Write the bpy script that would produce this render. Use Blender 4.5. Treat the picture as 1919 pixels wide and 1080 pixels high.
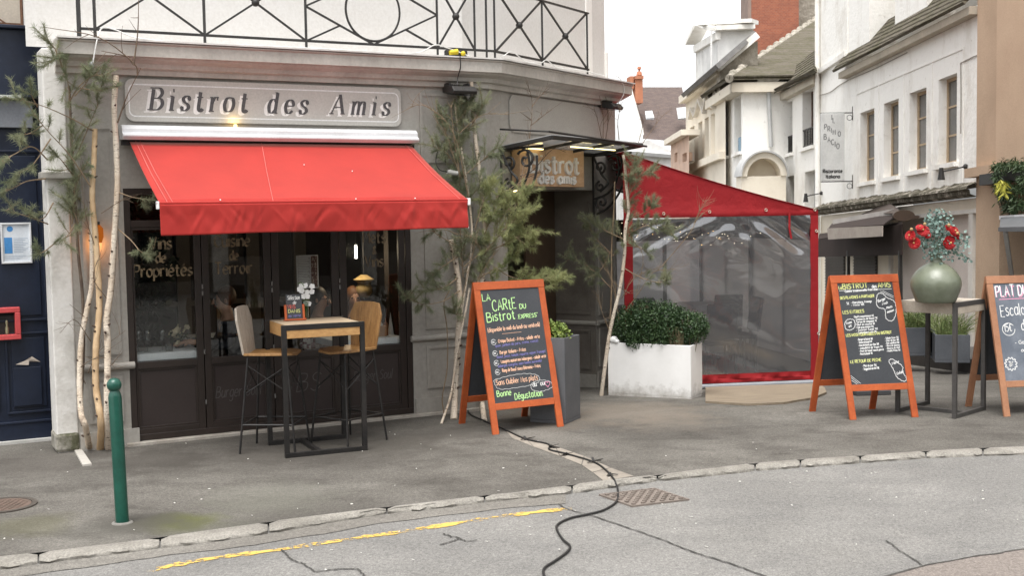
import bpy, math, random
import numpy as np
random.seed(7)
rng = np.random.default_rng(7)
for o in list(bpy.data.objects): bpy.data.objects.remove(o)
SC = bpy.context.scene
COL = SC.collection
rad = math.radians

# ---------------------------------------------------------------- camera
F, CX, CY, CAMH = 2240.7, 959.5, 540.0, 1.95
PITCH, ROLL = rad(3.574), rad(-0.982)
fw = np.array([0, math.cos(PITCH), -math.sin(PITCH)])
r0 = np.array([1.0, 0, 0]); u0 = np.cross(r0, fw)
rt = math.cos(ROLL)*r0 + math.sin(ROLL)*u0
up = -math.sin(ROLL)*r0 + math.cos(ROLL)*u0
CAM = np.array([0, 0, CAMH])
cd = bpy.data.cameras.new('camera'); cam = bpy.data.objects.new('camera', cd); COL.objects.link(cam)
from mathutils import Matrix, Vector
cam.matrix_world = Matrix([[rt[0], up[0], -fw[0], 0], [rt[1], up[1], -fw[1], 0], [rt[2], up[2], -fw[2], CAMH], [0, 0, 0, 1]])
cd.sensor_width = 36; cd.lens = F*36/1919; cd.clip_start = .1; cd.clip_end = 1500
cd.dof.use_dof = True; cd.dof.focus_distance = 10.8; cd.dof.aperture_fstop = 5.6
SC.camera = cam

# ---------------------------------------------------------------- world, sun, exposure
SUN_EL, SUN_AZ = rad(70), rad(196)
w = bpy.data.worlds.new('World'); SC.world = w; w.use_nodes = True
nt = w.node_tree; nt.nodes.clear()
out = nt.nodes.new('ShaderNodeOutputWorld'); bg = nt.nodes.new('ShaderNodeBackground')
sky = nt.nodes.new('ShaderNodeTexSky'); sky.sky_type = 'NISHITA'; sky.sun_disc = False
sky.sun_elevation = SUN_EL; sky.sun_rotation = SUN_AZ; sky.air_density = 1.0; sky.dust_density = 3.0; sky.ozone_density = 1.0
hs = nt.nodes.new('ShaderNodeHueSaturation'); hs.inputs['Saturation'].default_value = .12
nt.links.new(sky.outputs[0], hs.inputs['Color']); nt.links.new(hs.outputs[0], bg.inputs[0]); nt.links.new(bg.outputs[0], out.inputs[0])
bg.inputs[1].default_value = .15
sl = bpy.data.lights.new('sun', 'SUN'); sl.energy = 1.3; sl.angle = rad(35); sl.color = (1, .98, .95)
so = bpy.data.objects.new('sun', sl); COL.objects.link(so)
sd = Vector((math.sin(SUN_AZ)*math.cos(SUN_EL), math.cos(SUN_AZ)*math.cos(SUN_EL), math.sin(SUN_EL)))
so.rotation_euler = sd.to_track_quat('Z', 'Y').to_euler(); so.location = (5, -5, 20)
SC.view_settings.view_transform = 'Standard'; SC.view_settings.look = 'None'
SC.view_settings.exposure = 1.25; SC.view_settings.gamma = 1.0
try: SC.view_settings.use_curve_mapping = False
except Exception: pass
SC.render.engine = 'CYCLES'

# ---------------------------------------------------------------- surveying helpers
GS = .05
def gz(Y): return -GS*(min(max(Y, 12), 40)-12)
def ray(x, y): return rt*(x-CX)/F - up*(y-CY)/F + fw
def G(x, y, dz=0.0):
    d = ray(x, y); p = CAM + d*((dz-CAMH)/d[2])
    if p[1] > 12:
        k = (GS*12+dz-CAMH)/(d[2]+GS*d[1]); p = CAM + d*k
    return p
def atY(x, y, Y):
    d = ray(x, y); return CAM + d*(Y/d[1])
def proj(p):
    v = np.asarray(p)-CAM; q = v@fw
    return CX+F*(v@rt)/q, CY-F*(v@up)/q
def zat(p, py):
    lo, hi = -2., 12.
    for _ in range(40):
        m = (lo+hi)/2
        if proj((p[0], p[1], m))[1] > py: lo = m
        else: hi = m
    return lo
def nrm(v): v = np.asarray(v, float); return v/np.linalg.norm(v)
ZU = np.array([0, 0, 1.0])
class Frame:
    def __init__(s, O, U, V=ZU, N=None):
        s.O = np.asarray(O, float); s.U = np.asarray(U, float); s.V = np.asarray(V, float)
        s.N = nrm(np.cross(s.U, s.V)) if N is None else np.asarray(N, float)
    def p(s, a, b, c=0.0): return s.O + s.U*a + s.V*b + s.N*c
    def inv(s, x, y, c=0.0):
        d = ray(x, y); n = nrm(np.cross(s.U, s.V)); O = s.O+s.N*c
        q = CAM + d*(((O-CAM)@n)/(d@n)) - O
        uu, uv, vv = s.U@s.U, s.U@s.V, s.V@s.V; a, b = q@s.U, q@s.V; D = uu*vv-uv*uv
        return (a*vv-b*uv)/D, (b*uu-a*uv)/D
    def px(s, x, y, c=0.0): return s.p(*s.inv(x, y, c), c)
WF = Frame((0, 0, 0), (1, 0, 0), (0, 1, 0), (0, 0, 1))
TH = rad(61.94)
FA = Frame(G(500, 809.5), (math.sin(TH), math.cos(TH), 0))            # main shop front; N points to the street
CORN = FA.p(2.30, 0)
FB = Frame(CORN, (math.sin(rad(32)), math.cos(rad(32)), 0))          # chamfered corner with the entrance
def yawframe(p, yaw): return Frame(p, (math.cos(yaw), math.sin(yaw), 0), (-math.sin(yaw), math.cos(yaw), 0), (0, 0, 1))

# ---------------------------------------------------------------- mesh builder
class MB:
    def __init__(s): s.v = []; s.f = []
    def add(s, vs, fs):
        k = len(s.v); s.v += [tuple(map(float, q)) for q in vs]; s.f += [tuple(i+k for i in g) for g in fs]; return s
    def box(s, fr, a0, a1, b0, b1, c0, c1):
        P = [fr.p(a, b, c) for c in (c0, c1) for b in (b0, b1) for a in (a0, a1)]
        return s.add(P, [(0, 2, 3, 1), (4, 5, 7, 6), (0, 1, 5, 4), (2, 6, 7, 3), (0, 4, 6, 2), (1, 3, 7, 5)])
    def bar(s, p, q, w, h=None, upv=ZU):
        p, q = np.asarray(p, float), np.asarray(q, float); h = h or w; d = nrm(q-p)
        a = np.cross(d, upv); a = nrm(a) if np.linalg.norm(a) > 1e-4 else np.array([1., 0, 0]); b = np.cross(a, d)
        P = [e+a*x*w/2+b*y*h/2 for e in (p, q) for x, y in ((-1, -1), (1, -1), (1, 1), (-1, 1))]
        return s.add(P, [(0, 1, 2, 3), (7, 6, 5, 4), (0, 4, 5, 1), (1, 5, 6, 2), (2, 6, 7, 3), (3, 7, 4, 0)])
    def tube(s, pts, r, n=6, cap=True):
        pts = [np.asarray(p, float) for p in pts]; m = len(pts)
        R = r if hasattr(r, '__len__') else [r]*m
        t0 = nrm(pts[1]-pts[0]); a = np.cross(t0, ZU if abs(t0[2]) < .9 else np.array([1., 0, 0])); a = nrm(a)
        vs = []
        for i in range(m):
            t = nrm(pts[min(i+1, m-1)]-pts[max(i-1, 0)]); a = a-t*(a@t); a = nrm(a); b = np.cross(t, a)
            for k in range(n):
                an = 2*math.pi*k/n; vs.append(pts[i]+(a*math.cos(an)+b*math.sin(an))*R[i])
        fs = [(i*n+k, i*n+(k+1) % n, (i+1)*n+(k+1) % n, (i+1)*n+k) for i in range(m-1) for k in range(n)]
        if cap: fs += [tuple(range(n-1, -1, -1)), tuple((m-1)*n+k for k in range(n))]
        return s.add(vs, fs)
    def lathe(s, c, prof, n=24, cap=True, sq=1.0):
        c = np.asarray(c, float); m = len(prof)
        vs = [c+np.array([r*math.cos(2*math.pi*k/n), r*sq*math.sin(2*math.pi*k/n), z]) for r, z in prof for k in range(n)]
        fs = [(i*n+k, i*n+(k+1) % n, (i+1)*n+(k+1) % n, (i+1)*n+k) for i in range(m-1) for k in range(n)]
        if cap: fs += [tuple(range(n-1, -1, -1)), tuple((m-1)*n+k for k in range(n))]
        return s.add(vs, fs)
    def ball(s, c, r, n=10, m=7, sc=(1, 1, 1)):
        c = np.asarray(c, float); sc = np.array(sc)
        vs = [c+np.array([0, 0, -r])*sc, c+np.array([0, 0, r])*sc]
        for i in range(1, m):
            a = -math.pi/2+math.pi*i/m
            for k in range(n):
                vs.append(c+r*sc*np.array([math.cos(a)*math.cos(2*math.pi*k/n), math.cos(a)*math.sin(2*math.pi*k/n), math.sin(a)]))
        fs = [(0, 2+(k+1) % n, 2+k) for k in range(n)]+[(1, 2+(m-2)*n+k, 2+(m-2)*n+(k+1) % n) for k in range(n)]
        fs += [(2+i*n+k, 2+i*n+(k+1) % n, 2+(i+1)*n+(k+1) % n, 2+(i+1)*n+k) for i in range(m-2) for k in range(n)]
        return s.add(vs, fs)
    def prism(s, fr, pts, c0, c1):
        n = len(pts); P = [fr.p(a, b, c0) for a, b in pts]+[fr.p(a, b, c1) for a, b in pts]
        return s.add(P, [tuple(range(n-1, -1, -1)), tuple(range(n, 2*n))]+[(i, (i+1) % n, n+(i+1) % n, n+i) for i in range(n)])
    def slab(s, P, t):                       # a quad / polygon with real thickness along its normal
        P = [np.asarray(q, float) for q in P]; n = nrm(np.cross(P[1]-P[0], P[2]-P[0])); k = len(P)
        vs = P+[q-n*t for q in P]
        return s.add(vs, [tuple(range(k)), tuple(range(2*k-1, k-1, -1))]+[(i, k+i, k+(i+1) % k, (i+1) % k) for i in range(k)])
    def frame4(s, fr, a0, a1, b0, b1, wd, c0, c1):
        s.box(fr, a0, a1, b1-wd, b1, c0, c1); s.box(fr, a0, a1, b0, b0+wd, c0, c1)
        s.box(fr, a0, a0+wd, b0+wd, b1-wd, c0, c1); return s.box(fr, a1-wd, a1, b0+wd, b1-wd, c0, c1)
    def ribbon(s, fr, pts, wfun, c, depth=0.0):
        pts = [np.asarray(p, float) for p in pts]; m = len(pts)
        if m < 2: return s
        L, Rr = [], []
        for i in range(m):
            t = pts[min(i+1, m-1)]-pts[max(i-1, 0)]; l = math.hypot(*t)
            if l < 1e-9: t = np.array([1., 0]); l = 1
            t = t/l; w_ = wfun(t, i/(m-1)); nn = np.array([-t[1], t[0]])*w_
            L.append(pts[i]+nn); Rr.append(pts[i]-nn)
        vs = [fr.p(*q, c) for q in L]+[fr.p(*q, c) for q in Rr]
        fs = [(m+i, m+i+1, i+1, i) for i in range(m-1)]
        if depth:
            vs += [fr.p(*q, c-depth) for q in L]+[fr.p(*q, c-depth) for q in Rr]
            fs += [(i, i+1, 2*m+i+1, 2*m+i) for i in range(m-1)]+[(m+i+1, m+i, 3*m+i, 3*m+i+1) for i in range(m-1)]
            fs += [(0, 2*m, 3*m, m), (m-1, 2*m-1, 4*m-1, 3*m-1)]
        return s.add(vs, fs)
    def wall(s, fr, a0, a1, b0, b1, holes, c=0.0, depth=.2):
        A = sorted({a0, a1}|{h[0] for h in holes}|{h[1] for h in holes}); B = sorted({b0, b1}|{h[2] for h in holes}|{h[3] for h in holes})
        for i in range(len(A)-1):
            for j in range(len(B)-1):
                ma, mb = (A[i]+A[i+1])/2, (B[j]+B[j+1])/2
                if any(h[0] < ma < h[1] and h[2] < mb < h[3] for h in holes): continue
                s.add([fr.p(A[i], B[j], c), fr.p(A[i+1], B[j], c), fr.p(A[i+1], B[j+1], c), fr.p(A[i], B[j+1], c)], [(0, 1, 2, 3)])
        for h in holes:
            q = [(h[0], h[2]), (h[1], h[2]), (h[1], h[3]), (h[0], h[3])]
            for k in range(4):
                (x0, y0), (x1, y1) = q[k], q[(k+1) % 4]
                s.add([fr.p(x0, y0, c), fr.p(x0, y0, c-depth), fr.p(x1, y1, c-depth), fr.p(x1, y1, c)], [(0, 1, 2, 3)])
        return s
ROOT = {}
def obj(name, mb, mat, parent=None, smooth=False, bev=0, solid=0):
    o0 = np.zeros(3)
    if parent is not None: o0 = ROOT[parent.name]
    me = bpy.data.meshes.new(name)
    V = np.array(mb.v, dtype=float).reshape(-1, 3)-o0
    me.from_pydata(V.tolist(), [], mb.f); me.validate(); me.update()
    if mat is not None: me.materials.append(mat)
    o = bpy.data.objects.new(name, me); COL.objects.link(o)
    if parent is not None: o.parent = parent
    ROOT[o.name] = o0
    if smooth:
        me.shade_smooth()
        try: me.set_sharp_from_angle(angle=rad(smooth if smooth is not True else 40))
        except Exception: pass
    if solid:
        m = o.modifiers.new('t', 'SOLIDIFY'); m.thickness = solid
    if bev:
        m = o.modifiers.new('b', 'BEVEL'); m.width = bev; m.segments = 2; m.limit_method = 'ANGLE'; m.angle_limit = rad(40)
    return o
def tag(o, label, cat, group=None):
    o['label'] = label; o['category'] = cat
    if group: o['group'] = group
    return o
def thing(name, label, cat, loc=(0, 0, 0), group=None):
    o = bpy.data.objects.new(name, None); COL.objects.link(o); o.location = tuple(map(float, loc)); o.empty_display_size = .1
    ROOT[o.name] = np.asarray(loc, float); return tag(o, label, cat, group)
def struct(o, kind='structure'): o['kind'] = kind; return o
def kids(o): return [c for c in COL.objects if c.parent == o]
def dup(root, loc, rotz=0, label=None):
    r = root.copy(); COL.objects.link(r); r.location = tuple(loc); r.rotation_euler = (0, 0, rotz)
    if label: r['label'] = label
    for ch in kids(root):
        c = ch.copy(); COL.objects.link(c); c.parent = r
        for g in kids(ch):
            d = g.copy(); COL.objects.link(d); d.parent = c
    return r
def smoothpts(P, n=6):
    P = [np.asarray(p, float) for p in P]
    if len(P) < 3: return P
    Q = [2*P[0]-P[1]]+P+[2*P[-1]-P[-2]]; out_ = []
    for i in range(1, len(Q)-2):
        a, b, c, d = Q[i-1:i+3]
        for k in range(n):
            t = k/n
            out_.append(.5*((2*b)+(c-a)*t+(2*a-5*b+4*c-d)*t*t+(-a+3*b-3*c+d)*t**3))
    out_.append(P[-1]); return out_

# ---------------------------------------------------------------- materials
class NT:
    def __init__(s, name):
        s.m = bpy.data.materials.new(name); s.m.use_nodes = True; s.t = s.m.node_tree; s.t.nodes.clear()
        s.out = s.n('OutputMaterial'); s.co = s.n('TexCoord').outputs['Object']
    def n(s, ty, **k):
        q = s.t.nodes.new('ShaderNode'+ty)
        for a, b in k.items(): setattr(q, a, b)
        return q
    def l(s, a, b): s.t.links.new(a, b)
    def mapping(s, sc):
        m = s.n('Mapping'); m.inputs['Scale'].default_value = sc; s.l(s.co, m.inputs[0]); return m.outputs[0]
    def noise(s, scale, detail=5, rough=.6, co=None, dist=0):
        q = s.n('TexNoise'); q.inputs['Scale'].default_value = scale; q.inputs['Detail'].default_value = detail
        q.inputs['Roughness'].default_value = rough; q.inputs['Distortion'].default_value = dist
        s.l(co if co is not None else s.co, q.inputs['Vector']); return q.outputs[0]
    def ramp(s, src, stops):
        q = s.n('ValToRGB'); e = q.color_ramp.elements
        while len(e) < len(stops): e.new(.5)
        for i, (p, c) in enumerate(stops):
            e[i].position = p; e[i].color = (*c, 1) if hasattr(c, '__len__') else (c, c, c, 1)
        s.l(src, q.inputs[0]); return q.outputs[0]
    def mix(s, f, a, b, mode='MIX'):
        q = s.n('Mix', data_type='RGBA', blend_type=mode)
        for i, v in ((0, f), (6, a), (7, b)):
            if hasattr(v, 'is_linked') or hasattr(v, 'links'): s.l(v, q.inputs[i])
            elif i == 0: q.inputs[0].default_value = v
            else: q.inputs[i].default_value = (*v, 1)
        return q.outputs[2]
    def bsdf(s, col, rough=.7, metal=0, spec=.4, **k):
        b = s.n('BsdfPrincipled'); s.b = b
        for nm, v in (('Base Color', col), ('Roughness', rough)):
            if hasattr(v, 'links'): s.l(v, b.inputs[nm])
            else: b.inputs[nm].default_value = (*v, 1) if nm == 'Base Color' else v
        b.inputs['Metallic'].default_value = metal; b.inputs['Specular IOR Level'].default_value = spec
        for nm, v in k.items(): b.inputs[nm.replace('_', ' ')].default_value = v
        s.l(b.outputs[0], s.out.inputs[0]); return b
    def bump(s, h, dist, strength=1.0):
        q = s.n('Bump'); q.inputs['Distance'].default_value = dist; q.inputs['Strength'].default_value = strength
        s.l(h, q.inputs['Height']); s.l(q.outputs[0], s.b.inputs['Normal'])
def mat(name, col, rough=.7, col2=None, scale=2.5, contrast=(.35, .65), bump=0, bscale=60, metal=0, spec=.4, fine=.12, stretch=(1, 1, 1), **k):
    t = NT(name); col2 = col2 or tuple(c*.78 for c in col)
    co = t.mapping(stretch)
    c = t.mix(t.ramp(t.noise(scale, 6, .62, co), [(contrast[0], 0.), (contrast[1], 1.)]), col, col2)
    if fine: c = t.mix(fine, c, t.ramp(t.noise(bscale, 3), [(.3, .15), (.7, .9)]), 'OVERLAY')
    t.bsdf(c, rough, metal, spec, **k)
    if bump: t.bump(t.noise(bscale, 4), bump)
    return t.m
def emis(name, col, st):
    t = NT(name); e = t.n('Emission'); e.inputs[0].default_value = (*col, 1); e.inputs[1].default_value = st
    t.l(e.outputs[0], t.out.inputs[0]); return t.m
def glass(name, tint=(.9, .92, .92), refl=1.0, rough=.0, haze=0.0, bumpd=0, bsc=(6, 6, 6)):
    t = NT(name); tr = t.n('BsdfTransparent'); tr.inputs[0].default_value = (*tint, 1)
    gl = t.n('BsdfGlossy'); gl.inputs['Roughness'].default_value = rough; gl.inputs[0].default_value = (1, 1, 1, 1)
    fr = t.n('Fresnel'); fr.inputs[0].default_value = 1.5
    mu = t.n('Math', operation='MULTIPLY'); mu.inputs[1].default_value = refl; t.l(fr.outputs[0], mu.inputs[0])
    ms = t.n('MixShader'); t.l(mu.outputs[0], ms.inputs[0]); last = tr.outputs[0]
    if haze:
        df = t.n('BsdfDiffuse'); df.inputs[0].default_value = (.8, .8, .82, 1); tl = t.n('BsdfTranslucent'); tl.inputs[0].default_value = (.8, .8, .82, 1)
        m1 = t.n('MixShader'); t.l(df.outputs[0], m1.inputs[1]); t.l(tl.outputs[0], m1.inputs[2])
        m2 = t.n('MixShader'); m2.inputs[0].default_value = haze
        t.l(tr.outputs[0], m2.inputs[1]); t.l(m1.outputs[0], m2.inputs[2]); last = m2.outputs[0]
    t.l(last, ms.inputs[1]); t.l(gl.outputs[0], ms.inputs[2])
    if bumpd:
        bp = t.n('Bump'); bp.inputs['Distance'].default_value = bumpd
        t.l(t.noise(1.0, 3, .5, t.mapping(bsc), 1.2), bp.inputs['Height'])
        t.l(bp.outputs[0], gl.inputs['Normal']); t.l(bp.outputs[0], fr.inputs['Normal'])
    t.l(ms.outputs[0], t.out.inputs[0]); return t.m
# ---------------------------------------------------------------- stroke lettering (single strokes; ~ = curved)
GL = {
'A': '0,0 1.8,6 3.6,0|.7,2.1 2.9,2.1', 'B': '0,0 0,6|~0,6 2.6,5.6 2.4,3.6 0,3.2|~0,3.2 3.2,2.8 3,.5 0,0', 'C': '~3.4,5 2.2,6 .5,5 0,3 .6,.8 2.2,0 3.5,.9',
'D': '0,0 0,6|~0,6 2.4,5.6 3.5,3 2.4,.5 0,0', 'E': '3,6 0,6 0,0 3,0|0,3.1 2.4,3.1', 'F': '3,6 0,6 0,0|0,3.1 2.3,3.1', 'G': '~3.4,5 2.2,6 .5,5 0,3 .6,.8 2.2,0 3.5,.9|3.5,.9 3.5,2.6 2.2,2.6',
'H': '0,0 0,6|3.2,0 3.2,6|0,3.1 3.2,3.1', 'I': '.4,0 .4,6', 'L': '0,6 0,0 2.8,0', 'M': '0,0 .3,6 2,2 3.7,6 4,0', 'N': '0,0 0,6 3.2,0 3.2,6', 'O': '~1.8,6 .3,5 0,3 .4,.9 1.8,0 3.2,.9 3.6,3 3.3,5 1.8,6',
'P': '0,0 0,6|~0,6 2.6,5.8 3,4.3 2.2,3 0,2.7', 'R': '0,0 0,6|~0,6 2.6,5.8 2.9,4.4 2,3.1 0,2.9|1.2,2.9 3.2,0', 'S': '~3,5.2 1.7,6 .3,5.1 .6,3.7 2.6,2.6 3,1.1 1.5,0 0,.8', 'T': '0,6 3.6,6|1.8,6 1.8,0',
'U': '~0,6 0,1.8 1.6,0 3.2,1.8 3.2,6', 'V': '0,6 1.7,0 3.4,6', 'X': '0,6 3.2,0|3.2,6 0,0', 'Y': '0,6 1.6,3 3.2,6|1.6,3 1.6,0',
'a': '~2.6,3.4 1.3,4 .1,2.9 .1,1 1.2,0 2.6,1.2|2.6,4 2.6,0', 'b': '0,6.4 0,0|~0,2.6 1.4,4 2.7,2.6 2.5,.8 1.2,0 0,.9', 'c': '~2.5,3.4 1.3,4 .1,2.8 .2,.8 1.3,0 2.5,.6', 'd': '~2.6,3.2 1.3,4 .1,2.8 .1,1 1.2,0 2.6,1|2.6,6.4 2.6,0',
'e': '~.1,2.1 2.6,2.2 2.3,3.6 1.2,4 .1,2.7 .2,.8 1.3,0 2.5,.6', 'f': '~2.2,6 1.4,6.4 .8,5.4 .8,0|0,3.9 2,3.9', 'g': '~2.6,3.4 1.3,4 .1,2.8 .2,1 1.3,.2 2.6,1.2|~2.6,4 2.6,-1 1.6,-2.2 .1,-1.6', 'h': '0,6.4 0,0|~0,2.6 1.3,4 2.4,3 2.4,0',
'i': '.3,4 .3,0|.2,5.4 .4,5.6', 'j': '~1,4 1,-1 .2,-2 -.6,-1.6|.9,5.4 1.1,5.6', 'k': '0,6.4 0,0|2.2,4 0,1.8|.8,2.5 2.4,0', 'l': '.2,6.4 .2,.4 .6,0', 'm': '0,4 0,0|~0,2.6 1,4 1.9,3 1.9,0|~1.9,2.6 2.9,4 3.8,3 3.8,0', 'n': '0,4 0,0|~0,2.6 1.3,4 2.4,3 2.4,0',
'o': '~1.3,4 .2,3.2 .1,1.2 1.3,0 2.5,1 2.6,2.9 1.3,4', 'p': '0,4 0,-2.2|~0,2.6 1.4,4 2.7,2.6 2.5,.8 1.2,0 0,.9', 'q': '~2.6,3.2 1.3,4 .1,2.8 .1,1 1.2,0 2.6,1|2.6,4 2.6,-2.2', 'r': '0,4 0,0|~0,2.4 .9,3.8 2,3.8', 's': '~2.2,3.4 1.1,4 .2,3.2 .7,2.2 1.9,1.6 2.2,.7 1,0 0,.5',
't': '~.9,5.6 .9,.8 1.5,0 2.2,.4|0,3.9 2,3.9', 'u': '~0,4 0,1 1.1,0 2.4,1.4|2.4,4 2.4,0', 'v': '0,4 1.2,0 2.4,4', 'x': '0,4 2.2,0|2.2,4 0,0', 'y': '0,4 1.2,.3|~2.5,4 1.2,.2 .4,-2 -.4,-2', 'z': '0,4 2.2,4 0,0 2.2,0',
'0': '~1.5,6 .2,4.8 .1,1.4 1.5,0 2.9,1.4 2.8,4.8 1.5,6', '1': '0,4.6 1.2,6 1.2,0', '2': '~.1,4.8 1.3,6 2.6,4.9 2,3 0,0|0,0 2.8,0', '3': '~.1,5.4 1.6,6 2.5,4.6 1.1,3.2|~1.1,3.2 2.8,2.4 2.2,.3 .8,0 0,.7', '4': '2,0 2,6 0,2 2.9,2', '5': '2.6,6 .4,6 .2,3.4|~.2,3.4 1.8,3.8 2.7,2 1.6,0 0,.5',
'6': '~2.3,5.8 .6,4.4 .1,1.6 1.3,0 2.6,1.2 2,3 .3,2.4', '7': '0,6 2.8,6 .9,0', '8': '~1.4,3.2 .3,4.6 1.4,6 2.5,4.6 1.4,3.2 .1,1.5 1.4,0 2.7,1.5 1.4,3.2', '9': '~2.5,3.6 1,3 .2,4.6 1.3,6 2.5,4.8 2.4,2 1.4,0',
'.': '.2,0 .5,.25', ',': '.4,.3 .1,-.8', '-': '0,2 1.6,2', '(': '~1.2,6.6 .2,5 .2,1 1.2,-.8', ')': '~0,6.6 1,5 1,1 0,-.8', '"': '.2,6.6 .2,5.2|.9,6.6 .9,5.2', '&': '~3,0 .6,4.6 1.4,6 2.2,4.8 .2,1.6 1,0 3,2.4', '+': '0,2 2,2|1,3 1,1', '*': '0,1.2 1.6,2.8|0,2.8 1.6,1.2',
'\u20ac': '~2.6,5.2 1.6,5.8 .6,4.4 .6,1.6 1.6,.2 2.6,.8|0,3.6 2,3.6|0,2.4 1.8,2.4', ':': '.2,.2 .4,.4|.2,3 .4,3.2'}
ACC = {'\u00e9': ('e', '1,4.8 2,6'), '\u00e8': ('e', '2,4.8 1,6'), '\u00ea': ('e', '.6,4.8 1.3,5.8 2,4.8'), '\u00e0': ('a', '2,4.8 1,6'), '\u00c9': ('E', '1,6.6 2,7.6'), '\u00ee': ('i', '-.4,4.8 .3,5.8 1,4.8'), '\u00e2': ('a', '.6,4.8 1.3,5.8 2,4.8'), '\u00f4': ('o', '.6,4.8 1.3,5.8 2,4.8')}
def glyph(ch):
    ex = []
    src = GL.get(ch)
    if ch in ACC: src = GL[ACC[ch][0]]; ex = [ACC[ch][1]]
    if src is None: return [], 2.2
    st = []
    for k in src.split('|')+ex:
        sm = k[0] == '~'; P = [tuple(map(float, q.split(','))) for q in k.lstrip('~').split()]
        st.append(smoothpts(P, 4) if sm else [np.array(p) for p in P])
    wd = max(p[0] for q in st for p in q)
    return st, wd
def text_width(txt, size, sp=1.1):
    x = 0
    for ch in txt: x += (glyph(ch)[1]+sp if ch != ' ' else 2.4)
    return x*size/6
def write(mb, fr, txt, a, b, size, wd, c=.0015, sp=1.1, xs=1.0, slope=0.0, shear=0.0, jit=0.0, nib=None, depth=0.0, width=None, center=False):
    """strokes of txt on a frame plane, baseline starting at (a, b); size = cap height"""
    k = size/6
    if width: xs = width/max(1e-6, text_width(txt, size, sp))
    if center: a -= text_width(txt, size, sp)*xs/2
    x = a; n = 0
    for ch in txt:
        if ch == ' ': x += 2.4*k*xs; continue
        st, gw = glyph(ch); jy = random.uniform(-jit, jit)*size; js = 1+random.uniform(-jit, jit)
        for q in st:
            P = [np.array([x+(p[0]*js+p[1]*shear)*k*xs, b+p[1]*js*k+jy+slope*(x-a+p[0]*k*xs)]) for p in q]
            if nib: wf = lambda t, u, n_=nib: math.hypot(n_[0], n_[1]*(-t[0]*math.sin(n_[2])+t[1]*math.cos(n_[2])))
            else: wf = lambda t, u: wd
            mb.ribbon(fr, P, wf, c+(n % 7)*.00006, depth); n += 1
        x += (gw+sp)*k*xs
    return x
# ---------------------------------------------------------------- shared materials
M = {}
M['grey'] = mat('grey_paint', (.345, .325, .29), .55, (.255, .238, .21), 1.6, (.38, .78), .002, 25, stretch=(1, 1, .35))
M['grey_sign'] = mat('grey_sign_paint', (.45, .43, .39), .5, (.41, .39, .355), 2)
M['cornice'] = mat('cornice_paint', (.45, .42, .375), .6, (.31, .285, .25), 2.2, (.42, .72), .002, 30, stretch=(1, 1, .3))
M['white_wall'] = mat('white_render', (.82, .80, .76), .85, (.70, .67, .62), 1.0, (.45, .8), .002, 40, stretch=(1, 1, .5))
M['white_pier'] = mat('white_stone_pier', (.62, .60, .56), .8, (.36, .34, .30), 3.0, (.48, .78), .004, 30)
M['brown'] = mat('dark_brown_paint', (.033, .024, .02), .38, (.024, .018, .015), 3, bump=.0008, bscale=30)
M['brown_panel'] = mat('brown_panel_paint', (.04, .03, .027), .45, (.032, .023, .021), 2)
M['navy'] = mat('navy_paint', (.012, .018, .036), .4, (.008, .012, .024), 3, bump=.001, bscale=20)
M['black'] = mat('black_iron', (.018, .017, .016), .5, (.03, .027, .024), 12, bump=.0006, bscale=90)
M['steel'] = mat('dark_steel', (.014, .0135, .013), .45, (.028, .025, .023), 9, metal=.2)
M['silver'] = mat('white_aluminium', (.72, .73, .74), .35, (.6, .6, .6), 3, metal=.15)
M['white'] = mat('white_plastic', (.8, .8, .78), .5, (.72, .72, .7), 5)
M['wood'] = mat('light_wood', (.50, .29, .115), .5, (.36, .19, .07), 4, (.3, .7), .001, 60, stretch=(1, 9, 9))
M['table_top'] = mat('weathered_wood_top', (.40, .31, .21), .6, (.27, .2, .13), 4, (.3, .7), .001, 60, stretch=(2, 14, 8))
M['wood_grey'] = mat('weathered_wood', (.47, .41, .34), .6, (.33, .28, .225), 4, (.3, .7), .001, 60, stretch=(9, 9, 1.5))
M['seat_wood'] = mat('acacia_wood', (.36, .20, .075), .45, (.20, .10, .035), 4, (.3, .7), .001, 60, stretch=(9, 9, 1.2))
M['orange'] = mat('orange_stained_wood', (.47, .105, .028), .55, (.30, .058, .016), 5, (.3, .7), .0008, 60, stretch=(1, 1, 1))
M['brown_wood'] = mat('brown_stained_wood', (.36, .175, .095), .5, (.28, .13, .07), 5)
M['board'] = mat('blackboard', (.042, .045, .05), .55, (.058, .06, .064), 4, (.4, .8))
M['board_dusty'] = mat('dusty_blackboard', (.10, .115, .14), .6, (.24, .26, .29), 2.2, (.4, .8))
def chalk(name, col): return mat('chalk_'+name, col, .9, tuple(c*.7 for c in col), 60, (.35, .7), spec=.1)
M['ck_white'] = chalk('white', (.78, .78, .76)); M['ck_green'] = chalk('green', (.50, .78, .34)); M['ck_yellow'] = chalk('yellow', (.72, .74, .28))
M['ck_orange'] = chalk('peach', (.85, .52, .36)); M['ck_blue'] = chalk('violet', (.20, .19, .40)); M['ck_pink'] = chalk('pink', (.85, .35, .5)); M['ck_red'] = chalk('red', (.75, .16, .12))

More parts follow.
